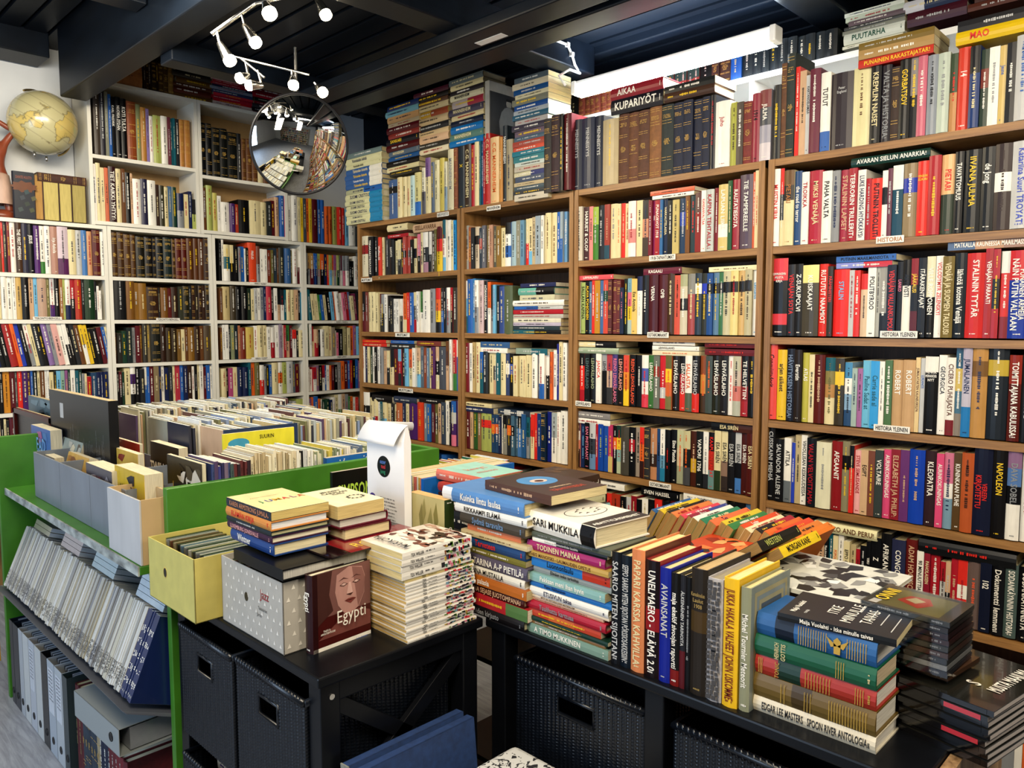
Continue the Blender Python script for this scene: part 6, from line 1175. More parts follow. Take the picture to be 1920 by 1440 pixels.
# white paper bag with the printed emblem
M_PAPER = mat('white_paper', (.74, .74, .76), .7, noise=(12, .05, (1, 1, 1)))
e = empty('paper_bag', (1.14, 1.49, .745)); tag(e, 'tall white paper bag with a folded top and a dark round emblem', 'paper bag')
m = MB(); hh = .425
V = [(0, 0, 0), (0, .155, 0), (.022, .155, 0), (.022, 0, 0), (0, 0, hh - .04), (0, .155, hh - .04), (.022, .155, hh - .04), (.022, 0, hh - .04), (.006, 0, hh), (.006, .155, hh), (.012, .155, hh), (.012, 0, hh)]
m.add(V, [(0, 1, 5, 4), (1, 2, 6, 5), (2, 3, 7, 6), (3, 0, 4, 7), (4, 5, 9, 8), (6, 7, 11, 10), (0, 3, 2, 1), (5, 6, 10, 9), (7, 4, 8, 11)], col('w')); m.build('bag_body', M_PAPER, e)
V = []; Fc = []
for j in range(9):
    t = j / 8; a = t * 1.0; x = .010 - .030 * math.sin(a * 1.35); z_ = hh + .002 - .052 * t ** 1.3
    V += [(x, -.004 + .02 * t, z_), (x, .159 + .012 * t, z_)]
for j in range(8): Fc.append((2 * j, 2 * j + 1, 2 * j + 3, 2 * j + 2))
m = MB(); m.add(V, Fc, col('w')); o = m.build('folded_flap', M_PAPER, e, True); sd = o.modifiers.new('s', 'SOLIDIFY'); sd.thickness = .001
m = MB()
def bagM(y, z_): return np.array([[0, 1, 0, -.0012], [-1, 0, 0, y], [0, 0, 1, z_], [0, 0, 0, 1.]])
def disc(m, y, z_, r, c, x=-.0008): m.add([(x, y + r * math.cos(t), z_ + r * math.sin(t)) for t in [2 * math.pi * k / 32 for k in range(32)]], [tuple(range(32))], col(c))
disc(m, .083, .315, .027, '#16191f'); disc(m, .132, .225, .016, '#4a3c8c')
letters(m, 'sazer', col('#5a7ab8'), .040, .010, bagM(.086, .327)); letters(m, 'toal', col('#c04048'), .034, .010, bagM(.084, .315)); letters(m, 'jong', col('#3a8a6a'), .034, .010, bagM(.086, .302))
m.build('emblem', M_PRINT, e); m = MB()
for k in range(22): marks(m, random.Random(k), col('#707078'), random.Random(k + 3).uniform(.05, .085), .0032, bagM(.070 - .0, .235 - k * .0085 - (.02 if k > 13 else 0)))
m.build('small_print', M_PRINT, e)
# ------------------------------------------------ album, magazine and novels over the patterned box
e = empty('record_album', (.758, 1.392, .900)); tag(e, 'large black album lying across the patterned cardboard box', 'album')
m = MB(); m.box((0, 0, 0), (.34, .215, .003), col('k')); m.box((0, 0, .021), (.34, .215, .024), col('k')); m.box((-.001, 0, 0), (0, .215, .024), col('k')); m.build('cover', M_PRINT, e)
m = MB(); m.box((0, .003, .003), (.336, .212, .021), col('#b8b6b0')); m.build('page_block', M_PAGES, e)
e = empty('magazine', (.86, 1.375, .926), .03); tag(e, 'dark red glossy magazine with yellow letters, edges sticking out below the books', 'magazine')
m = MB(); m.box((0, 0, 0), (.27, .21, .004), col('#201214')); m.box((.05, .0, .004), (.268, .11, .0045), col('#8a2028')); letters(m, 'ROCKING', col('y'), .16, .03, np.array([[1, 0, 0, .16], [0, 0, 1, .04], [0, 1, 0, 0], [0, 0, 0, 1.]]) @ np.array([[1, 0, 0, 0], [0, 1, 0, .0048], [0, 0, 1, 0], [0, 0, 0, 1.]])); m.build('cover', bpy.data.materials['glossy_print'], e)
def jumala(mb, T, H, D):
    cl = ['#2a8a5a', '#2a4a9a', '#d8a82c', '#c83a3c', '#8a3a8a', '#c85a3c']
    for i, ch in enumerate('JUMALA'): letters(mb, ch, col(cl[i]), .022, .020, front_M(T, D * .22 + i * .0195, H * .50))
    letters(mb, 'KAREN ARMSTRONG', col('#8a7a60'), D * .5, .005, front_M(T, D * .45, H * .72), 0)
stack(.777, 1.468, .930, 1.026, 'X', [
    (.030, .195, .130, '#2c4c84', 'Wintner', 'w', .004, .0, 'h', {'label': 'blue cloth book at the foot of the pile under JUMALA', 'pages': '#d8cfae'}), (.018, .205, .14, '#3c1c3c', 'LUXEMBURG JONESVALLE', '#d8a0a0', .0, .0, 'h', {'label': 'dark purple book above the blue cloth one'}),
    (.013, .205, .14, '#1c2c34', '', 'E', -.002, .0, 'h', {'label': 'thin dark green book above the purple one', 'pages': '#c8c49c'}), (.024, .205, .138, '#c88a48', 'ELÄMÄN KIRJA', 'R', -.002, .0, 'h', {'label': 'orange spined book directly beneath JUMALA', 'pages': '#d8dce0', 'front': '#c87a4c'}),
    (.022, .205, .138, '#26303c', 'KAREN ARMSTRONG JUMALA', '#b88060', -.002, .0, 'p', {'label': 'cream book with JUMALA in coloured letters, topping its pile', 'front': '#dccf9e', 'art': jumala, 'pages': '#c8b478'})], '', 'pile under the JUMALA cover')
def adrien(mb, T, H, D):
    letters(mb, 'MINDERT', col('k'), D * .6, .011, front_M(T, D * .42, H * .86)); letters(mb, 'CARPLAN', col('k'), D * .6, .011, front_M(T, D * .42, H * .76)); letters(mb, 'YLITU', col('k'), D * .4, .010, front_M(T, D * .40, H * .66), 0)
    for k in range(10):
        t = 2 * math.pi * k / 10; fpoly(mb, T, [(D * .66 + .018 * math.cos(t), H * .36 + .014 * math.sin(t)), (D * .66 + .026 * math.cos(t + .2), H * .36 + .020 * math.sin(t + .2)), (D * .66 + .020 * math.cos(t + .5), H * .36 + .016 * math.sin(t + .5))], 'k', 1)
def pages_out(x, y, z, T, H, D, c, label, front=None, art=None, pages='#cdbf96', st='h'):
    """lying book, spine away from the window side: fore-edge and tail towards the camera"""
    Mw = np.eye(4); Mw[:3, 0] = (0, 0, 1); Mw[:3, 1] = (-1, 0, 0); Mw[:3, 2] = np.cross((0, 0, 1), (-1, 0, 0)); Mw[:3, 3] = (x + D, y + H, z)
    return dbook(T, H, D, c, '', '', Mw, label, 'novels beside the JUMALA pile', st, front, art, False, 5, pages)
pages_out(.945, 1.455, .931, .028, .185, .125, '#5a1828', 'maroon edged book at the foot beside the JUMALA pile', pages='#d8cca4')
pages_out(.935, 1.46, .960, .022, .185, .13, '#6a1c30', 'maroon edged book, middle one beside the JUMALA pile', pages='#d0ccc4')
Mw = None
e = pages_out(.928, 1.455, .983, .030, .18, .125, '#d8d0b0', 'cream novel with black title letters, slightly curled, beside JUMALA', '#e0dabc', None, '#c8b480', 'p')
m = MB(); 
def topM(x, y, z_): return np.array([[1, 0, 0, x], [0, 0, 1, y], [0, 1, 0, z_], [0, 0, 0, 1.]])
TM = np.array(e.matrix_world.inverted()) if False else None
e2m = MB(); 
for t_, yy in (('MINDERT', 1.600), ('CARPLAN', 1.582), ('YLITU', 1.566)): letters(e2m, t_, col('k'), .07, .011, np.array([[1, 0, 0, 1.0], [0, 0, 1, yy], [0, 1, 0, 1.0140], [0, 0, 0, 1.]]), 1)
for k in range(12):
    t = 2 * math.pi * k / 12; cx_, cy_ = 1.015, 1.515
    e2m.add([(cx_ + .016 * math.cos(t), cy_ + .013 * math.sin(t), 1.0140), (cx_ + .026 * math.cos(t + .2), cy_ + .020 * math.sin(t + .2), 1.0140), (cx_ + .019 * math.cos(t + .5), cy_ + .016 * math.sin(t + .5), 1.0140)], [(0, 1, 2)], col('k'))
bpy.context.view_layer.update()
o = e2m.build('cover_print', M_PRINT); o.parent = e; o.matrix_parent_inverse = e.matrix_world.inverted()
# ------------------------------------------------ Egypti
def egypti(mb, T, H, D):
    fpoly(mb, T, [(0, 0), (D, 0), (D, H), (0, H)], '#4a1614', 1); fpoly(mb, T, [(0, H * .42), (D, H * .42), (D, H), (0, H)], '#7a5550', 2); fpoly(mb, T, [(0, 0), (D, 0), (D, .008), (0, .008)], 'w', 3)
    fpoly(mb, T, [(0, .0), (.012, .0), (.012, H), (0, H)], '#2e0f10', 3)
    hx, hz = 0, 0; q_ = 1.22; ox_, oz_ = D * .62, H * .70
    def P(pts, c, l): fpoly(mb, T, [(min(D - .0005, max(.012, ox_ + a * q_)), min(H - .0005, max(.009, oz_ + b_ * q_))) for a, b_ in pts], c, l)
    P([(-.09, .06), (-.035, .06), (-.042, 0), (-.034, -.03), (-.09, -.05)], '#4a2c28', 3)
    P([(-.065, -.075), (-.030, -.055), (-.012, -.040), (.022, -.040), (.05, -.05), (.06, -.075)], '#7a4a44', 4)
    P([(hx - .026, hz + .030), (hx - .030, hz), (hx - .024, hz - .024), (hx - .012, hz - .040), (hx + .004, hz - .044), (hx + .020, hz - .036), (hx + .032, hz - .014), (hx + .034, hz + .016), (hx + .028, hz + .034), (hx, hz + .042)], '#b08880', 5)
    P([(hx + .006, hz + .038), (hx + .028, hz + .032), (hx + .034, hz + .012), (hx + .031, hz - .014), (hx + .018, hz - .036), (hx + .014, hz - .008)], '#8a625c', 6)
    for s_, ex_ in ((-1, -.012), (1, .015)):
        P([(hx + ex_ - .009, hz + .010), (hx + ex_, hz + .014), (hx + ex_ + .009, hz + .010), (hx + ex_, hz + .007)], '#4a2c28', 7); P([(hx + ex_ - .006, hz + .0105), (hx + ex_, hz + .013), (hx + ex_ + .006, hz + .0105), (hx + ex_, hz + .0085)], '#c8a8a0', 8)
        P([(hx + ex_ - .011, hz + .018), (hx + ex_, hz + .023), (hx + ex_ + .011, hz + .018), (hx + ex_, hz + .0205)], '#5e3a36', 7)
    P([(hx - .001, hz + .012), (hx + .003, hz + .012), (hx + .007, hz - .008), (hx - .006, hz - .008)], '#c8a49c', 7); P([(hx - .007, hz - .008), (hx + .008, hz - .008), (hx + .002, hz - .012)], '#4a2824', 8)
    P([(hx - .011, hz - .019), (hx - .003, hz - .0165), (hx + .006, hz - .0165), (hx + .014, hz - .019), (hx + .002, hz - .026)], '#7a3c38', 8); P([(hx - .011, hz - .019), (hx + .014, hz - .019), (hx + .002, hz - .0205)], '#3a1a18', 9)
    letters(mb, 'Egypti', col('w'), .100, .027, front_M(T, D * .62, H * .39, 12), 0); letters(mb, 'TAIDE &', col('w'), .03, .004, front_M(T, .028, H * .27, 12)); letters(mb, 'ARKKITEHTUURI', col('w'), .036, .004, front_M(T, .031, H * .235, 12)); letters(mb, 'h.f.ullmann', col('#4a6ab0'), .03, .005, front_M(T, D - .03, .004, 12), 0)
dbook(.026, .165, .148, '#2e1012', 'Egypti', 'w', up_M((.806, 1.392, BT), .06), 'dark red Egypti book with a carved stone face, standing at the table corner', None, 'h', front='#4a1614', art=egypti, pages='#d8d0b8')
# ------------------------------------------------ cardboard boxes
def card_box(x0, x1, y0, y1, z0, z1, mt, name, label, t=.003):
    e = empty(name, (x0, y0, z0)); tag(e, label, 'box'); w_, d_, h_ = x1 - x0, y1 - y0, z1 - z0; m = MB()
    m.box((0, 0, 0), (w_, d_, t)); m.box((0, 0, 0), (t, d_, h_)); m.box((w_ - t, 0, 0), (w_, d_, h_)); m.box((0, 0, 0), (w_, t, h_)); m.box((0, d_ - t, 0), (w_, d_, h_))
    o = m.build('box_body', mt, e); bevel(o, .001); return e, w_, d_, h_
M_YBOX = mat('yellow_cardboard', (.50, .43, .11), .55, noise=(30, .10, (1, 1, 1)), bump=.1)
e, w_, d_, h_ = card_box(.705, 1.0, 1.697, 1.965, BT, .89, M_YBOX, 'cardboard_box', 'yellow cardboard box of discs with a round finger hole')
m = MB(); m.add([(-.0006, .165 + .009 * math.cos(t), .082 + .011 * math.sin(t)) for t in [2 * math.pi * k / 20 for k in range(20)]], [tuple(range(20))], col('#2c2410')); m.lathe([(.009, 0), (.0105, .0006), (.012, 0)], 20, col('#c8b060'), 0, np.array([[0, 0, -1, 0], [1, 0, 0, .165], [0, 1.2, 0, .082], [0, 0, 0, 1.]])); m.build('finger_hole', M_PRINT, e)
M_GBOX = mat('grey_cardboard', (.36, .34, .30), .6, noise=(30, .08, (1, 1, 1)), bump=.1)
e, w_, d_, h_ = card_box(.762, 1.05, 1.404, 1.682, BT, .892, M_GBOX, 'cardboard_box', 'grey cardboard box printed with small white triangles, red Jazz scrawl')
m = MB(); rt = random.Random(4)
for r_i in range(6):
    for c_i in range(11):
        y, z_ = .012 + c_i * .0255 + (.012 if r_i % 2 else 0), .012 + r_i * .0245
        if y < d_ - .012: m.add([(-.0006, y - .0045, z_), (-.0006, y + .0045, z_), (-.0006, y - .001, z_ + .010)], [(0, 1, 2)], col('#d8d4cc'))
        x = .012 + c_i * .0255 + (.012 if r_i % 2 else 0)
        if x < w_ - .012: m.add([(x - .0045, -.0006, z_), (x + .0045, -.0006, z_), (x + .001, -.0006, z_ + .010)], [(0, 1, 2)], col('#d8d4cc'))
def bM(y, z_): return np.array([[0, 1, 0, -.0012], [-1, 0, 0, y], [0, 0, 1, z_], [0, 0, 0, 1.]])
letters(m, 'Jazz', col('#9a2430'), .06, .020, bM(.075, .108), 0); letters(m, 'Takakahdet', col('#2a2a2c'), .075, .007, bM(.085, .075), 0); letters(m, 'Jarno', col('#2a2a2c'), .035, .008, bM(.100, .060), 0)
m.add([(-.0008, .158 + .008 * math.cos(t), .085 + .010 * math.sin(t)) for t in [2 * math.pi * k / 20 for k in range(20)]], [tuple(range(20))], col('#3a3424')); m.build('print', M_PRINT, e)
cdc = ['w', 'E', 'k', 'w', '#8a8a90', 'w', 'K', 'c', 'w', 'k', 'e', 'w', '#6a8aa8', 'w', 'k', '#7a4a34', '#c8b898', '#5a2c20', '#8a5a44', 'w', 'E', 'k']
y = 1.705; i = 0
while y < 1.945 and i < 22:
    cd_case(up_M((.735 + .004 * (i % 2), y + .0104, BT + .003), 0), '%s CD case from the near end of the yellow box' % ordinal(i + 1), 'CD cases in the yellow box', cdc[i], 'k' if cdc[i] in 'wcE' else 'w', None, i + 30); y += .0108; i += 1
y = 1.412; i = 0
while y < 1.66:
    cd_case(up_M((.775 + .003 * (i % 3), y + .0104, BT + .003), .0), '%s CD case from the near end of the patterned box' % ordinal(i + 1), 'CD cases in the patterned box', cdc[(i * 7 + 2) % 22], 'e', None, i + 70); y += .0108; i += 1
# ================================================================== GREEN RACK
RX0, RX1, RY0, RY1, RZ = .695, 1.66, 1.975, 3.36, .806
e = empty('green_rack', (RX0, RY0, 0)); tag(e, 'green painted wooden rack holding comics, magazines and ring binders', 'rack')
def rk(m, n, mt=M_GREEN, bv=.002):
    o = m.build(n, mt, e); o.location = (-RX0, -RY0, 0)
    if bv: bevel(o, bv)
    return o
def prism_y(m, pts, y0, y1, c=(0, 0, 0)):
    n = len(pts); V = [(x, y0, z) for x, z in pts] + [(x, y1, z) for x, z in pts]
    m.add(V, [tuple(range(n))[::-1], tuple(range(n, 2 * n))] + [(i, (i + 1) % n, n + (i + 1) % n, n + i) for i in range(n)], c)
for y0, y1, xf in ((RY0, RY0 + .024, RX0 + .063), (RY1 - .024, RY1, RX0 - .02)):
    m = MB(); m.box((xf, y0, 0), (RX1, y1, 1.0)); rk(m, 'side_panel')
m = MB(); m.box((RX0, RY0 + .024, RZ - .022), (RX1, RY1 - .024, RZ)); rk(m, 'top_shelf')
m = MB(); m.box((RX0 - .004, RY0 + .026, RZ - .024), (RX0, RY1 - .026, RZ + .001), (.5, .5, .48)); rk(m, 'worn_edge', mat('chipped_paint_edge', (.34, .36, .33), .7, noise=(35, .7, (1, .5, 1)), bump=.6), 0)
m = MB(); m.box((RX1 - .02, RY0 + .024, .0), (RX1, RY1 - .024, 1.0)); rk(m, 'back_panel')
m = MB(); m.box((RX0 + .05, RY0 + .03, RZ), (RX0 + .056, RY0 + .04, RZ + .01)); 
m = MB(); prism_y(m, [(.640, .449), (.650, .437), (1.0, .282), (1.0, .299)], RY0 + .026, RY1 - .026, (.1, .1, .12)); rk(m, 'sloping_shelf', mat('grey_metal_shelf', (.10, .11, .14), .45), .002)
m = MB(); prism_y(m, [(.80, .80), (.82, .80), (1.02, .36), (1.0, .36)], RY0 + .026, RY1 - .026); rk(m, 'inner_back', mat('dark_board', (.05, .05, .05), .7), .001)
# sloping magazines: spine tilted back 22 degrees
TL = math.atan2(.084, .208); upv = np.array([math.sin(TL), 0, math.cos(TL)]); dpv = np.array([math.cos(TL), 0, -math.sin(TL)])
def tilt_M(x, y, z):
    T = np.eye(4); T[:3, 0] = (0, -1, 0); T[:3, 1] = dpv; T[:3, 2] = upv; T[:3, 3] = (x, y, z); return T
rm = random.Random(9); M_GLOSS = mat('magazine_paper', attr=True, rough=.30, noise=(60, .08, (1, 1, .3)), coat=.3)
greys = ['#b8b6ae', '#a8a69c', '#c8c8c4', '#9a9a96', '#b0aea4', '#bcb8a8', '#8c8c8c', '#c4c2ba', '#7c7e84', '#d0d0cc', '#a8a088']
y = 3.285; i = 0
while y > 2.02:
    last = y < 2.095
    T = rm.uniform(.0085, .0125) if not last else .0118
    c = '#1a2c5c' if last else rm.choice(greys)
    jx = rm.uniform(-.003, .003)
    e2 = empty('magazine'); Mw = tilt_M(.664 + jx, y, .458 + jx * .2); e2.matrix_world = Matrix(Mw.tolist())
    tag(e2, ('navy magazine with a white number, %s from the near end of the sloping row' if last else 'pale spined magazine, %s from the far end of the sloping row') % ordinal((int((y - 2.02) / .0118) + 1) if last else i + 1), 'magazine', 'magazines in the sloping row')
    m = MB(); H = .222 + rm.uniform(-.004, .002); m.box((0, 0, 0), (T * .94, .16, H), col(c))
    ik = col('w') if last else col('#3c3c40')
    n_ = 5 if last else 3
    for k in range(n_):
        marks(m, rm, ik, .016 if not last else .012, T * .6, spine_M(T * .5, -.0008, H * (.10 + .065 * k if not last else .18 + .15 * k)))
    if last: letters(m, str(5 + int((2.095 - y) / .012)), col('w'), T * .6, .006, across_M(T * .47, -.001, H * .06))
    m.build('cover', M_GLOSS, e2)
    m = MB(); m.box((.0006, .001, H - .0002), (T * .94 - .0006, .159, H + .0006), col('#c8ccd0')); m.box((.0006, .001, -.0004), (T * .94 - .0006, .159, .0002), col('#c8ccd0')); m.build('page_block', M_PAGES, e2)
    y -= T; i += 1
# bundles lying on top of the sloping row
for k, (yy, n_, zz, cc) in enumerate(((3.05, 2, 0, '#a8a088'), (2.72, 3, .02, '#b8a8a4'), (2.40, 3, 0, '#a8b8bc'), (2.03, 5, -.01, '#b8c4cc'))):
    for q in range(n_):
        T = .016; e2 = empty('magazine'); Mx = np.eye(4); Mx[:3, 0] = upv; Mx[:3, 1] = (0, 1, 0); Mx[:3, 2] = np.cross(upv, (0, 1, 0)); Mx[:3, 3] = np.array([.664, yy, .458]) + upv * (.226 + q * .0165) + dpv * (.16 + .0 * zz)
        e2.matrix_world = Matrix(Mx.tolist()); tag(e2, 'magazine lying across the sloping row, %s layer, %s bundle from the far end' % (ordinal(q + 1), ordinal(k + 1)), 'magazine', 'magazines lying across the sloping row')
        m = MB(); m.box((0, 0, 0), (T * .95, .19, .15), col(cc)); m.build('cover', M_GLOSS, e2)
        m = MB(); m.box((.001, -.0006, .001), (T * .9, .19, .1494), col('#d0d4d8')); m.build('page_block', M_PAGES, e2)
# ring binders on the floor
def binder(y, T, c, label, H=.318, D=.215, lying=None, lean=0, spine=None):
    e2 = empty('ring_binder'); Mw = up_M((.676, y, 0.001), 0, lean) if lying is None else lying; e2.matrix_world = Matrix(Mw.tolist()); tag(e2, label, 'ring binder', 'ring binders under the sloping row')
    m = MB(); t = .0024; m.box((0, 0, 0), (t, D, H), col(c)); m.box((T - t, 0, 0), (T, D, H), col(c)); m.box((0, 0, 0), (T, t, H), col(c)); o = m.build('cover', mat('binder_plastic', attr=True, rough=.35) if 'binder_plastic' not in bpy.data.materials else bpy.data.materials['binder_plastic'], e2); bevel(o, .001)
    m = MB(); m.box((t + .004, .03, .006), (T - .008, D - .012, H - .016), col('#8a8e94')); 
    for k in range(5): m.box((t + .004 + k * (T - .02) / 5, .028, H - .018), (t + .006 + k * (T - .02) / 5, D - .006, H - .006), col('#c8d0dc' if k % 2 else '#5a6068'))
    m.build('sleeves', M_GLOSS, e2)
    m = MB(); m.tube([(T * .35, .012, H * .3), (T * .35, .04, H * .3), (T * .6, .04, H * .3), (T * .6, .012, H * .3)], .0015, 6); m.tube([(T * .35, .012, H * .7), (T * .35, .04, H * .7), (T * .6, .04, H * .7), (T * .6, .012, H * .7)], .0015, 6); m.build('ring_mechanism', M_CHROME, e2)
    m = MB(); m.lathe([(.009, 0), (.012, -.001), (.013, .001)], 20, col('k'), 0, np.array([[1, 0, 0, T / 2], [0, 0, 1, -.0008], [0, -1, 0, H * .16], [0, 0, 0, 1.]])); 
    m.add([(T / 2 + .008 * math.cos(t_), -.0006, H * .16 + .008 * math.sin(t_)) for t_ in [2 * math.pi * k / 16 for k in range(16)]], [tuple(range(16))[::-1]], col('k'))
    if spine == 'lab':
        m.box((T * .15, -.0012, H * .45), (T * .85, -.0004, H * .93), col('#c8ccd2'))
        for k in range(9): marks(m, random.Random(k), col('#3a3a40'), T * .5, .004, across_M(T / 2, -.0016, H * .9 - k * .012))
    m.build('spine_fittings', M_PRINT, e2); return e2
yy = 3.30
for T, c, lb, sp_ in ((.045, '#141c2c', 'navy ring binder furthest along the floor row', None), (.075, '#1a2230', 'wide dark ring binder second from the far end', None), (.055, '#b0b4b8', 'pale ring binder behind the first dark pair', None), (.075, '#c4c6c4', 'wide cream ring binder, fourth from the far end', None),
                     (.075, '#b8bcc2', 'pale grey ring binder with a long printed label', 'lab'), (.075, '#c0c2c0', 'wide cream ring binder before the black one', None), (.07, '#16181e', 'black ring binder in the middle of the row', None),
                     (.08, '#a8b0b8', 'ring binder in a clear wrap after the black one', 'lab'), (.08, '#b0b6ba', 'second ring binder in a clear wrap after the black one', 'lab'), (.05, '#2c3c40', 'dark teal ring binder beside the wrapped pair', None)):
    binder(yy, T, c, lb, spine=sp_); yy -= T + .002
# bound volumes at the near end of the floor row
for k, (T, c, lb) in enumerate(((.030, '#5a1820', 'maroon bound volume, first'), (.030, '#5a1820', 'maroon bound volume, second'), (.026, '#3a4450', 'slate volume'), (.026, '#34404c', 'slate volume'), (.026, '#2c3644', 'slate volume'), (.026, '#3a4450', 'slate volume'), (.026, '#34404c', 'slate volume'),
                         (.030, '#a89878', 'tan volume'), (.034, '#1c2440', 'navy volume with white print'), (.034, '#1c2440', 'navy volume with white print'), (.030, '#6a1c24', 'short red volume'), (.030, '#6a1c24', 'short red volume'), (.030, '#7a2028', 'short red volume'), (.030, '#7a2028', 'short red volume'), (.030, '#6a1c24', 'short red volume'))):
    H = .30 if k < 8 else (.285 if k < 10 else .22)
    put_book(T - .001, H, .20, [c], '', 'w' if k > 7 else '#9a8a60', up_M((.70, yy, .001), 0), '%s under the rack, %s after the last ring binder' % (lb.split(',')[0], ordinal(k + 1)), 'volumes beside the ring binders', k > 1 and k < 8, True, old=True); yy -= T
binder(0, .075, '#8e9494', 'grey ring binder lying flat on top of the floor row', lying=flat_M((.645, 2.05, .305), 0, .04))
# grey magazine files and the plywood one
M_ZINC = mat('grey_cardboard_file', (.15, .17, .20), .38, noise=(12, .18, (1, 1, .3)), spec=.6); M_PLY = mat('pale_plywood', (.44, .43, .42), .55, noise=(16, .12, (1, 1, .25)), bump=.1); M_PLYI = mat('plywood_inside', (.45, .31, .15), .6, noise=(10, .1, (1, 1, 1)))
def file_box(y0, y1, x0, x1, z0, zf, mt, label, mi=None):
    e2 = empty('file_box', (x0, y0, z0)); tag(e2, label, 'box', 'file boxes on the green rack'); w_, d_, h_ = x1 - x0, y1 - y0, zf - z0; t = .005
    m = MB(); m.box((0, 0, 0), (t, d_, h_)); o = m.build('front_panel', mt, e2); bevel(o, .0008)
    m = MB(); m.box((t, 0, 0), (w_, t, h_)); m.box((t, d_ - t, 0), (w_, d_, h_)); m.box((t, t, 0), (w_, d_ - t, t)); m.box((w_ - t, t, t), (w_, d_ - t, h_)); m.build('box_body', mi or mt, e2)
    return e2
for k, (a, b2) in enumerate(((2.80, 3.10), (2.50, 2.797), (2.20, 2.497))):
    file_box(a, b2, .735, 1.0, RZ + .001, .966, M_ZINC, ['grey cardboard file box furthest along the rack shelf', 'grey cardboard file box in the middle of the rack shelf', 'grey cardboard file box next to the pale plywood one'][k])
file_box(2.002, 2.235, .700, .80, RZ + .001, .975, M_PLY, 'pale plywood box with a bare inside at the near end of the rack shelf', M_PLYI)
# comics: rows along X, spines towards -Y
cpal = ['#d8d4c8', '#c8c4b0', '#8a9ab8', '#b8b49c', '#e0dcd0', '#6a4a4a', '#c8b890', '#3a3c48', '#a89a80', '#d8d8d4', '#9a9a8c', '#c8a88a', '#5a4868', '#b0b8bc', '#7a7a58', '#d0c8a8', '#4a5a70']
rcm = random.Random(12); ncm = 0
def comic_row(x0, x1, y, z, H, D, place, pal=None, mass=False, tmax=.011, minT=.004, tilt=0):
    global ncm
    x = x0; k = 0
    while x < x1:
        T = rcm.uniform(minT, tmax); h = H * rcm.uniform(.93, 1.02); c = rcm.choice(pal or cpal); k += 1
        Mw = up_M((x, y + rcm.uniform(-.003, .004), z), math.pi / 2, rcm.uniform(-.01, .02))
        if mass: book_mesh(CMASS, T - .0004, h, D, [c], '', 'k', 'p', False, rcm, Mw, rcm.choice(['#d8d8d4', '#c8c4b0', '#d0d8e0']), mk=False)
        else:
            mb = MB(); book_mesh(mb, T - .0004, h, D, [c], '', 'k', 'p', False, rcm, None, rcm.choice(['#d8d8d4', '#d0ccb8', '#ccd4dc']), mk=T > .007)
            o = mb.build('comic_book', [M_PRINT, M_PAGES]); o.matrix_world = Matrix(Mw.tolist()); tag(o, '%s comic book, %s from the start of %s' % (colname(c), ordinal(k), place), 'comic', 'comics standing in the green rack'); ncm += 1
        x += T
CMASS = MB()
cool = ['#4a4a88', '#5a5078', '#3c3a60', '#6a6480', '#584868', '#44507a', '#7a6a80']
comic_row(.890, .945, 2.004, RZ + .001, .238, .17, 'the front row', cool)
comic_row(.945, 1.0, 2.004, RZ + .001, .232, .17, 'the darker part of the front row', ['#3a2c34', '#5a4450', '#2a3038', '#6a3a3c', '#4a5a5c'])
comic_row(1.0, 1.145, 2.006, RZ + .001, .250, .17, 'the middle of the front row', ['#c8b898', '#b8a888', '#d8ccb0', '#a89878', '#e0d8c0', '#8a6a50'])
comic_row(1.145, 1.205, 2.004, RZ + .001, .246, .17, 'the pale end of the front row', ['w', 'w', '#c8c8c8', 'k', '#a8a890'])
comic_row(1.215, 1.60, 2.06, RZ + .001, .225, .17, 'the long pale row', ['#d8d4b8', '#c8c8a0', 'w', '#b8c098', '#e0dcc8', '#8a9478', '#c8c4b4', '#6a7a90', '#d0c060'], tmax=.010)
comic_row(1.595, 2.0 - .03, 2.30 - .35, BT + .0, .185, .17, 'the colourful row', ['#8a5a70', '#c8c060', '#3a5a98', '#c87a38', '#5a8a50', '#b83c34', '#d8c890', '#4a4a3c', '#c8b048', '#2a6a5a', '#a8a038'], tmax=.013, minT=.006)
comic_row(1.06, 1.62, 2.29, RZ + .001, .285, .17, 'the second deep row', tmax=.012, mass=True)
comic_row(1.02, 1.55, 2.46, RZ + .001, .292, .17, 'x', tmax=.010, mass=True)
comic_row(1.03, 1.6, 2.66, RZ + .001, .285, .17, 'x', tmax=.010, mass=True)
comic_row(1.0, 1.6, 2.86, RZ + .001, .300, .17, 'x', tmax=.010, mass=True)
comic_row(.93, 1.55, 3.07, RZ + .001, .290, .17, 'x', tmax=.012, mass=True)
tag(CMASS.build('comic_books', [M_PRINT, M_PAGES]), 'the closely packed comics filling the deeper rows of the green rack', 'comics', None, 'stuff')
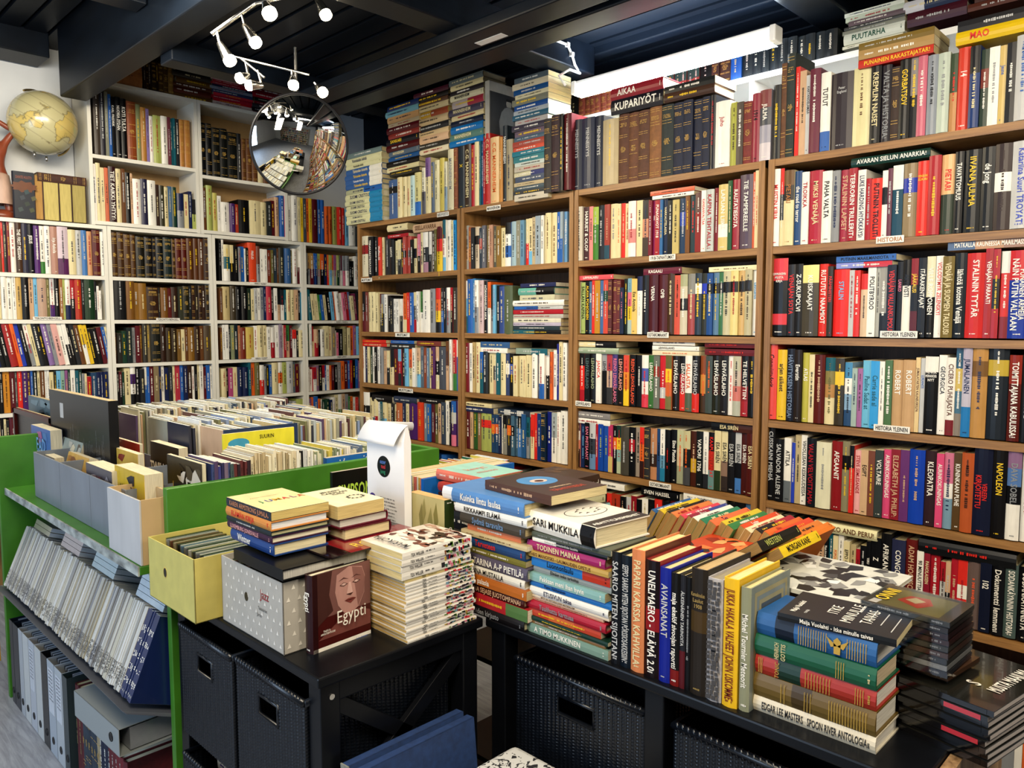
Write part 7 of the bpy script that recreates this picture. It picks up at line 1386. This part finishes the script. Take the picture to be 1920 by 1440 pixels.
# comics with their covers showing, facing the aisle
def cover_comic(x, px0, px1, ptop, T, front, art, label, tilt=.0, yaw=0.):
    y1 = onx(px0, ptop, x)[1]; w_ = y1 - onx(px1, ptop, x)[1]; z = RZ + .006; h = onx((px0 + px1) / 2, ptop, x)[2] - z
    Mw = np.eye(4); f = np.array([-math.cos(tilt), 0, math.sin(tilt)]); 
    Mw[:3, 0] = f; Mw[:3, 1] = (0, -1, 0); Mw[:3, 2] = np.cross(f, (0, -1, 0)); Mw[:3, 3] = (x, y1, z)
    Mw = Mw @ np.array(Matrix.Rotation(yaw, 4, 'Z'))
    return dbook(T, h, w_, front, '', 'k', Mw, label, 'comics with their covers showing', 'p', front, art, False, 1, '#d0c8b0', 'comic_book', False, 'comic')
def cv(title, tc, blobs, tz=.86, th=.03, bold=1, sub=None, seed=1, n=18):
    def f(mb, T, H, D):
        for k, (pts_, c) in enumerate(rnd_art(seed, blobs, n, .2)): fpoly(mb, T, [(a * D, b_ * H * .95) for a, b_ in pts_], c, 1 + k % 6)
        letters(mb, title, col(tc), D * .9, th, front_M(T, D * .5, H * tz, 9), bold)
        if sub: letters(mb, sub[0], col(sub[1]), D * .9, th * .5, front_M(T, D * .5, H * (tz - .14), 9), bold)
    return f
cover_comic(.877, 321, 386, 860, .012, '#26221c', cv('Lucifer', '#c8a84a', ['#3a342c', '#c8c0b0', '#1c1814', '#4a4438', '#c8b890'], .62, .040, 0, None, 2, 22), 'dark Lucifer comic with its cover outward, nearest in the rack')
cover_comic(.815, 249, 305, 877, .05, '#c8a82c', cv('ALL MEN', '#1c1c14', ['#c8a82c', '#1c1a20', '#d8b838'], .72, .024, 1, ('MORTAL', '#1c1c14'), 5, 8), 'yellow and black comic bundle in the plywood box, letters MORTAL')
cover_comic(.80, 194, 243, 872, .05, '#5a5458', cv('MAUS', '#8a3a44', ['#6a6468', '#c8c0c0', '#3a3438', '#8a8488'], .80, .022, 1, None, 6, 10), 'grey comic with a pale emblem in the grey file box beside the plywood box')
cover_comic(.90, 219, 270, 843, .02, '#d0ac50', cv('ED', '#5a7a90', ['#d0ac50', '#c89a40', '#8a3a2c'], .62, .05, 1, None, 7, 8), 'tan comic with a big ED and a red line across its cover')
cover_comic(.95, 184, 224, 822, .012, '#c8b898', cv('SPIDER-MAN', '#b02c2c', ['#c8b898', '#3a4a6a', '#b85a3c', '#2a2a30', '#d8c8a8'], .68, .032, 1, ('MARVEL TALES', '#b02c2c'), 8, 16), 'comic with a large red title and a dark blue figure, behind the tan one')
cover_comic(.96, 223, 268, 826, .012, '#a83a2c', cv('KOISTINEN', '#d8b838', ['#5a2420', '#a83a2c', '#2c1c1c', '#c87838'], .78, .036, 1, None, 9, 12), 'dark red comic with a yellow title, right of the one with red letters')
cover_comic(1.00, 299, 352, 832, .03, '#16161a', cv('TWILIGHT', 'w', ['#16161a', '#26262c'], .62, .040, 1, ('', 'w'), 10, 4), 'black comic with a white TWILIGHT title, yellow and blue head strip')
cover_comic(.85, 80, 116, 800, .04, '#5a78b0', cv('DEAD', '#8ab0d8', ['#5a78b0', '#b8709a', '#c87aa0', '#6a88b8'], .70, .05, 1, ('THE WALKING', 'w'), 11, 14), 'blue and pink comic with faint DEAD letters at the far end')
cover_comic(.80, 123, 160, 855, .03, '#c8a050', cv('PEANUTS', '#3a1c14', ['#c8a050', '#a87838', '#8a5a30'], .45, .026, 1, None, 12, 8), 'ochre small comic titled PEANUTS leaning in the grey file box', .25)
cover_comic(.85, 114, 150, 826, .045, '#8a9490', cv('', 'w', ['#a8a8a0', '#6a7a78', '#c8c0a8', '#5a5048'], .8, .03, 1, None, 13, 20), 'pale leaning bundle of comics behind the PEANUTS one', .30)
cover_comic(.80, 93, 120, 852, .03, '#c8c4bc', cv('', 'k', ['#8a8a84', '#c8c4bc'], .8, .02, 1, None, 14, 6), 'small white comic at the far end of the grey file box')
# Simpsonit album and neighbours behind the side panel
def simp(mb, T, H, D):
    fpoly(mb, T, [(.0, .0), (.03, .0), (.045, .05), (.03, .09), (.0, .08)], '#2a68a8', 1); letters(mb, 'SIMPSONIT', col('#a8c850'), D * .86, .040, front_M(T, D * .52, H * .78), 1)
Mw = np.eye(4); Mw[:3, 0] = (0, -1, 0); Mw[:3, 1] = (1, 0, 0); Mw[:3, 2] = (0, 0, 1); Mw[:3, 3] = (1.135, 1.815, .745)
dbook(.012, .268, .16, '#10140f', '', 'w', Mw, 'black Simpsonit comic album with green letters beside the paper bag', None, 'p', '#10140f', simp, False, 1, '#b8b0a0', 'comic_book', False, 'comic')
def snow(mb, T, H, D):
    r = random.Random(5)
    for k in range(22): x, z_ = r.uniform(.01, D - .01), r.uniform(H * .5, H * .97); fpoly(mb, T, [(x + .0022 * math.cos(a), z_ + .0022 * math.sin(a)) for a in (0, 1.2, 2.4, 3.6, 4.8)], 'w', 2)
    for k in range(6): x = D * (k + .5) / 6; fpoly(mb, T, [(x - .02, H * .35), (x - .01, H * .52), (x + .012, H * .55), (x + .02, H * .35)], r.choice(['#a83040', '#c8c0c0', '#3a2430']), 3)
Mw = np.eye(4); Mw[:3, 0] = (0, -1, 0); Mw[:3, 1] = (1, 0, 0); Mw[:3, 2] = (0, 0, 1); Mw[:3, 3] = (1.25, 2.035, RZ + .001)
dbook(.02, .205, .20, '#2a6ab0', '', 'w', Mw, 'bright blue comic album with a snowy scene behind the Simpsonit album', None, 'p', '#2a6ab0', snow, False, 1, '#b8b0a0', 'comic_book', False, 'comic')
# yellow and blue large albums standing above the comics
Mw = np.eye(4); Mw[:3, 0] = (0, -1, 0); Mw[:3, 1] = (1, 0, 0); Mw[:3, 2] = (0, 0, 1); Mw[:3, 3] = (1.04, 2.265, RZ + .001)
dbook(.008, .275, .24, '#d8d040', '', 'k', Mw, 'yellow album with a blue cartoon fish, standing across the comics', None, 'p', '#d8d040', lambda mb, T, H, D: [fpoly(mb, T, [(.02 + .035 * math.cos(a) + .03, H * .88 + .016 * math.sin(a)) for a in [k * .4 for k in range(16)]], '#4a9ab8', 1), letters(mb, 'SUURIN', col('k'), D * .4, .012, front_M(T, D * .6, H * .93))], False, 1, '#d8d0b0', 'comic_book', False, 'comic')
Mw = np.eye(4); Mw[:3, 0] = (0, -1, 0); Mw[:3, 1] = (1, 0, 0); Mw[:3, 2] = (0, 0, 1); Mw[:3, 3] = (1.05, 2.277, RZ + .001)
dbook(.008, .285, .25, '#2a3c5c', '', 'w', Mw, 'dark blue album right behind the yellow one', None, 'h', '#2a3c5c', None, False, 1, '#c8c8c0', 'comic_book', False, 'comic')
# rolled white paper behind the pale row
m = MB(); m.tube([(1.36, 2.42, 1.075), (1.80, 2.30, 1.03)], .016, 14, col('w')); o = m.build('paper_roll', M_PAPER, None, True); tag(o, 'white paper roll lying over the back of the comics', 'paper roll')
# frames and big books at the far left end
def slab(x, y0, y1, z0, z1, t, c, name, label, cat, art=None, tilt=0, mt=None):
    e2 = empty(name, (x, y0, z0)); e2.rotation_euler = (0, tilt, 0); tag(e2, label, cat, 'large items at the far end of the rack')
    m = MB(); m.box((0, 0, 0), (t, y1 - y0, z1 - z0), col(c))
    if art: art(m, y1 - y0, z1 - z0)
    m.build('board', mt or M_PRINT, e2); m = MB(); m.box((.002, .002, z1 - z0 - .0002), (t - .002, y1 - y0 - .002, z1 - z0 + .0008), col('#b8a888')); m.build('top_edge', M_PAGES, e2); return e2
def frame_art(m, w_, h_):
    for (a, b2, c2, d2) in ((0, 0, w_, .02), (0, h_ - .02, w_, h_), (0, 0, .02, h_), (w_ - .02, 0, w_, h_)): m.box((-.012, a, b2), (0, c2, d2), col('#4a1414'))
slab(.87, 3.36, 3.92, .70, 1.05, .012, '#3a2c28', 'picture_frame', 'dark red picture frame leaning at the far end of the rack', 'picture frame', frame_art)
slab(.85, 3.30, 3.60, .74, 1.0, .02, '#1c2c48', 'folder', 'tall navy folder in front of the dark red frame', 'folder')
slab(.90, 3.12, 3.46, .80, 1.02, .01, '#8a8478', 'picture_frame', 'framed picture of a pale landscape behind the navy folder', 'picture frame', lambda m, w_, h_: [m.box((-.002, .01, .01), (0, w_ - .01, h_ - .01), col('#b8b4a4')), m.box((-.003, .02, .02), (-.002, w_ * .4, h_ * .5), col('#6a4a34'))])
slab(.92, 3.36, 3.92, .86, 1.10, .02, '#4a6a78', 'folder', 'blue marbled folder behind the dark red frame', 'folder', lambda m, w_, h_: [m.add([(-.0008, w_ * a, h_ * b2) for a, b2 in p], [tuple(range(len(p)))], col(c)) for p, c in rnd_art(5, ['#8aa0a8', '#2c4450', '#6a8a98', '#b8c0c0'], 40, .15)])
def blk(m, w_, h_):
    for q in range(2):
        for k in range(13):
            hh = h_ * random.Random(k + q * 9).uniform(.25, .6); yb = w_ * (.62 if q == 0 else .33) - k * w_ * .022
            marks(m, random.Random(k), col('#8a8a8a'), hh, .003, np.array([[0, 1, 0, -.0008], [0, 0, -1, yb], [-1, 0, 0, h_ * .05 + hh / 2], [0, 0, 0, 1.]]))
    m.box((-.0008, w_ * .74, h_ * .68), (0, w_ * .80, h_ * .86), col('E'))
slab(.86, 2.70, 3.36, .86, 1.165, .03, '#14151a', 'hardcover_book', 'large black book with columns of small print, standing above the comics', 'book', blk)
# posters seen at the far left behind the rack
m = MB(); m.box((0, 0, 0), (.004, .5, .9), col('#b8901c'))
for k, (a, b2, r, c) in enumerate(((.20, .66, .10, '#c8c8b8'), (.20, .66, .07, '#1c5a78'), (.2, .38, .11, '#c8c8b8'), (.2, .38, .08, '#1c4a68'), (.2, .2, .06, '#d8c040'))): m.add([(-.0006 - .0004 * k, a + r * math.cos(t), b2 + r * math.sin(t)) for t in [2 * math.pi * q / 24 for q in range(24)]], [tuple(range(24))], col(c))
o = m.build('poster', M_PRINT); o.location = (.66, 3.40, .13); tag(o, 'yellow poster with blue and white rounds at the far left edge', 'poster')
tag(MASS.build('shelved_books', [M_PRINT, M_PAGES]), 'the several hundred smaller books filling the white bookcases and the lower far oak shelves', 'books', None, 'stuff')
print('COUNTS', COUNT)
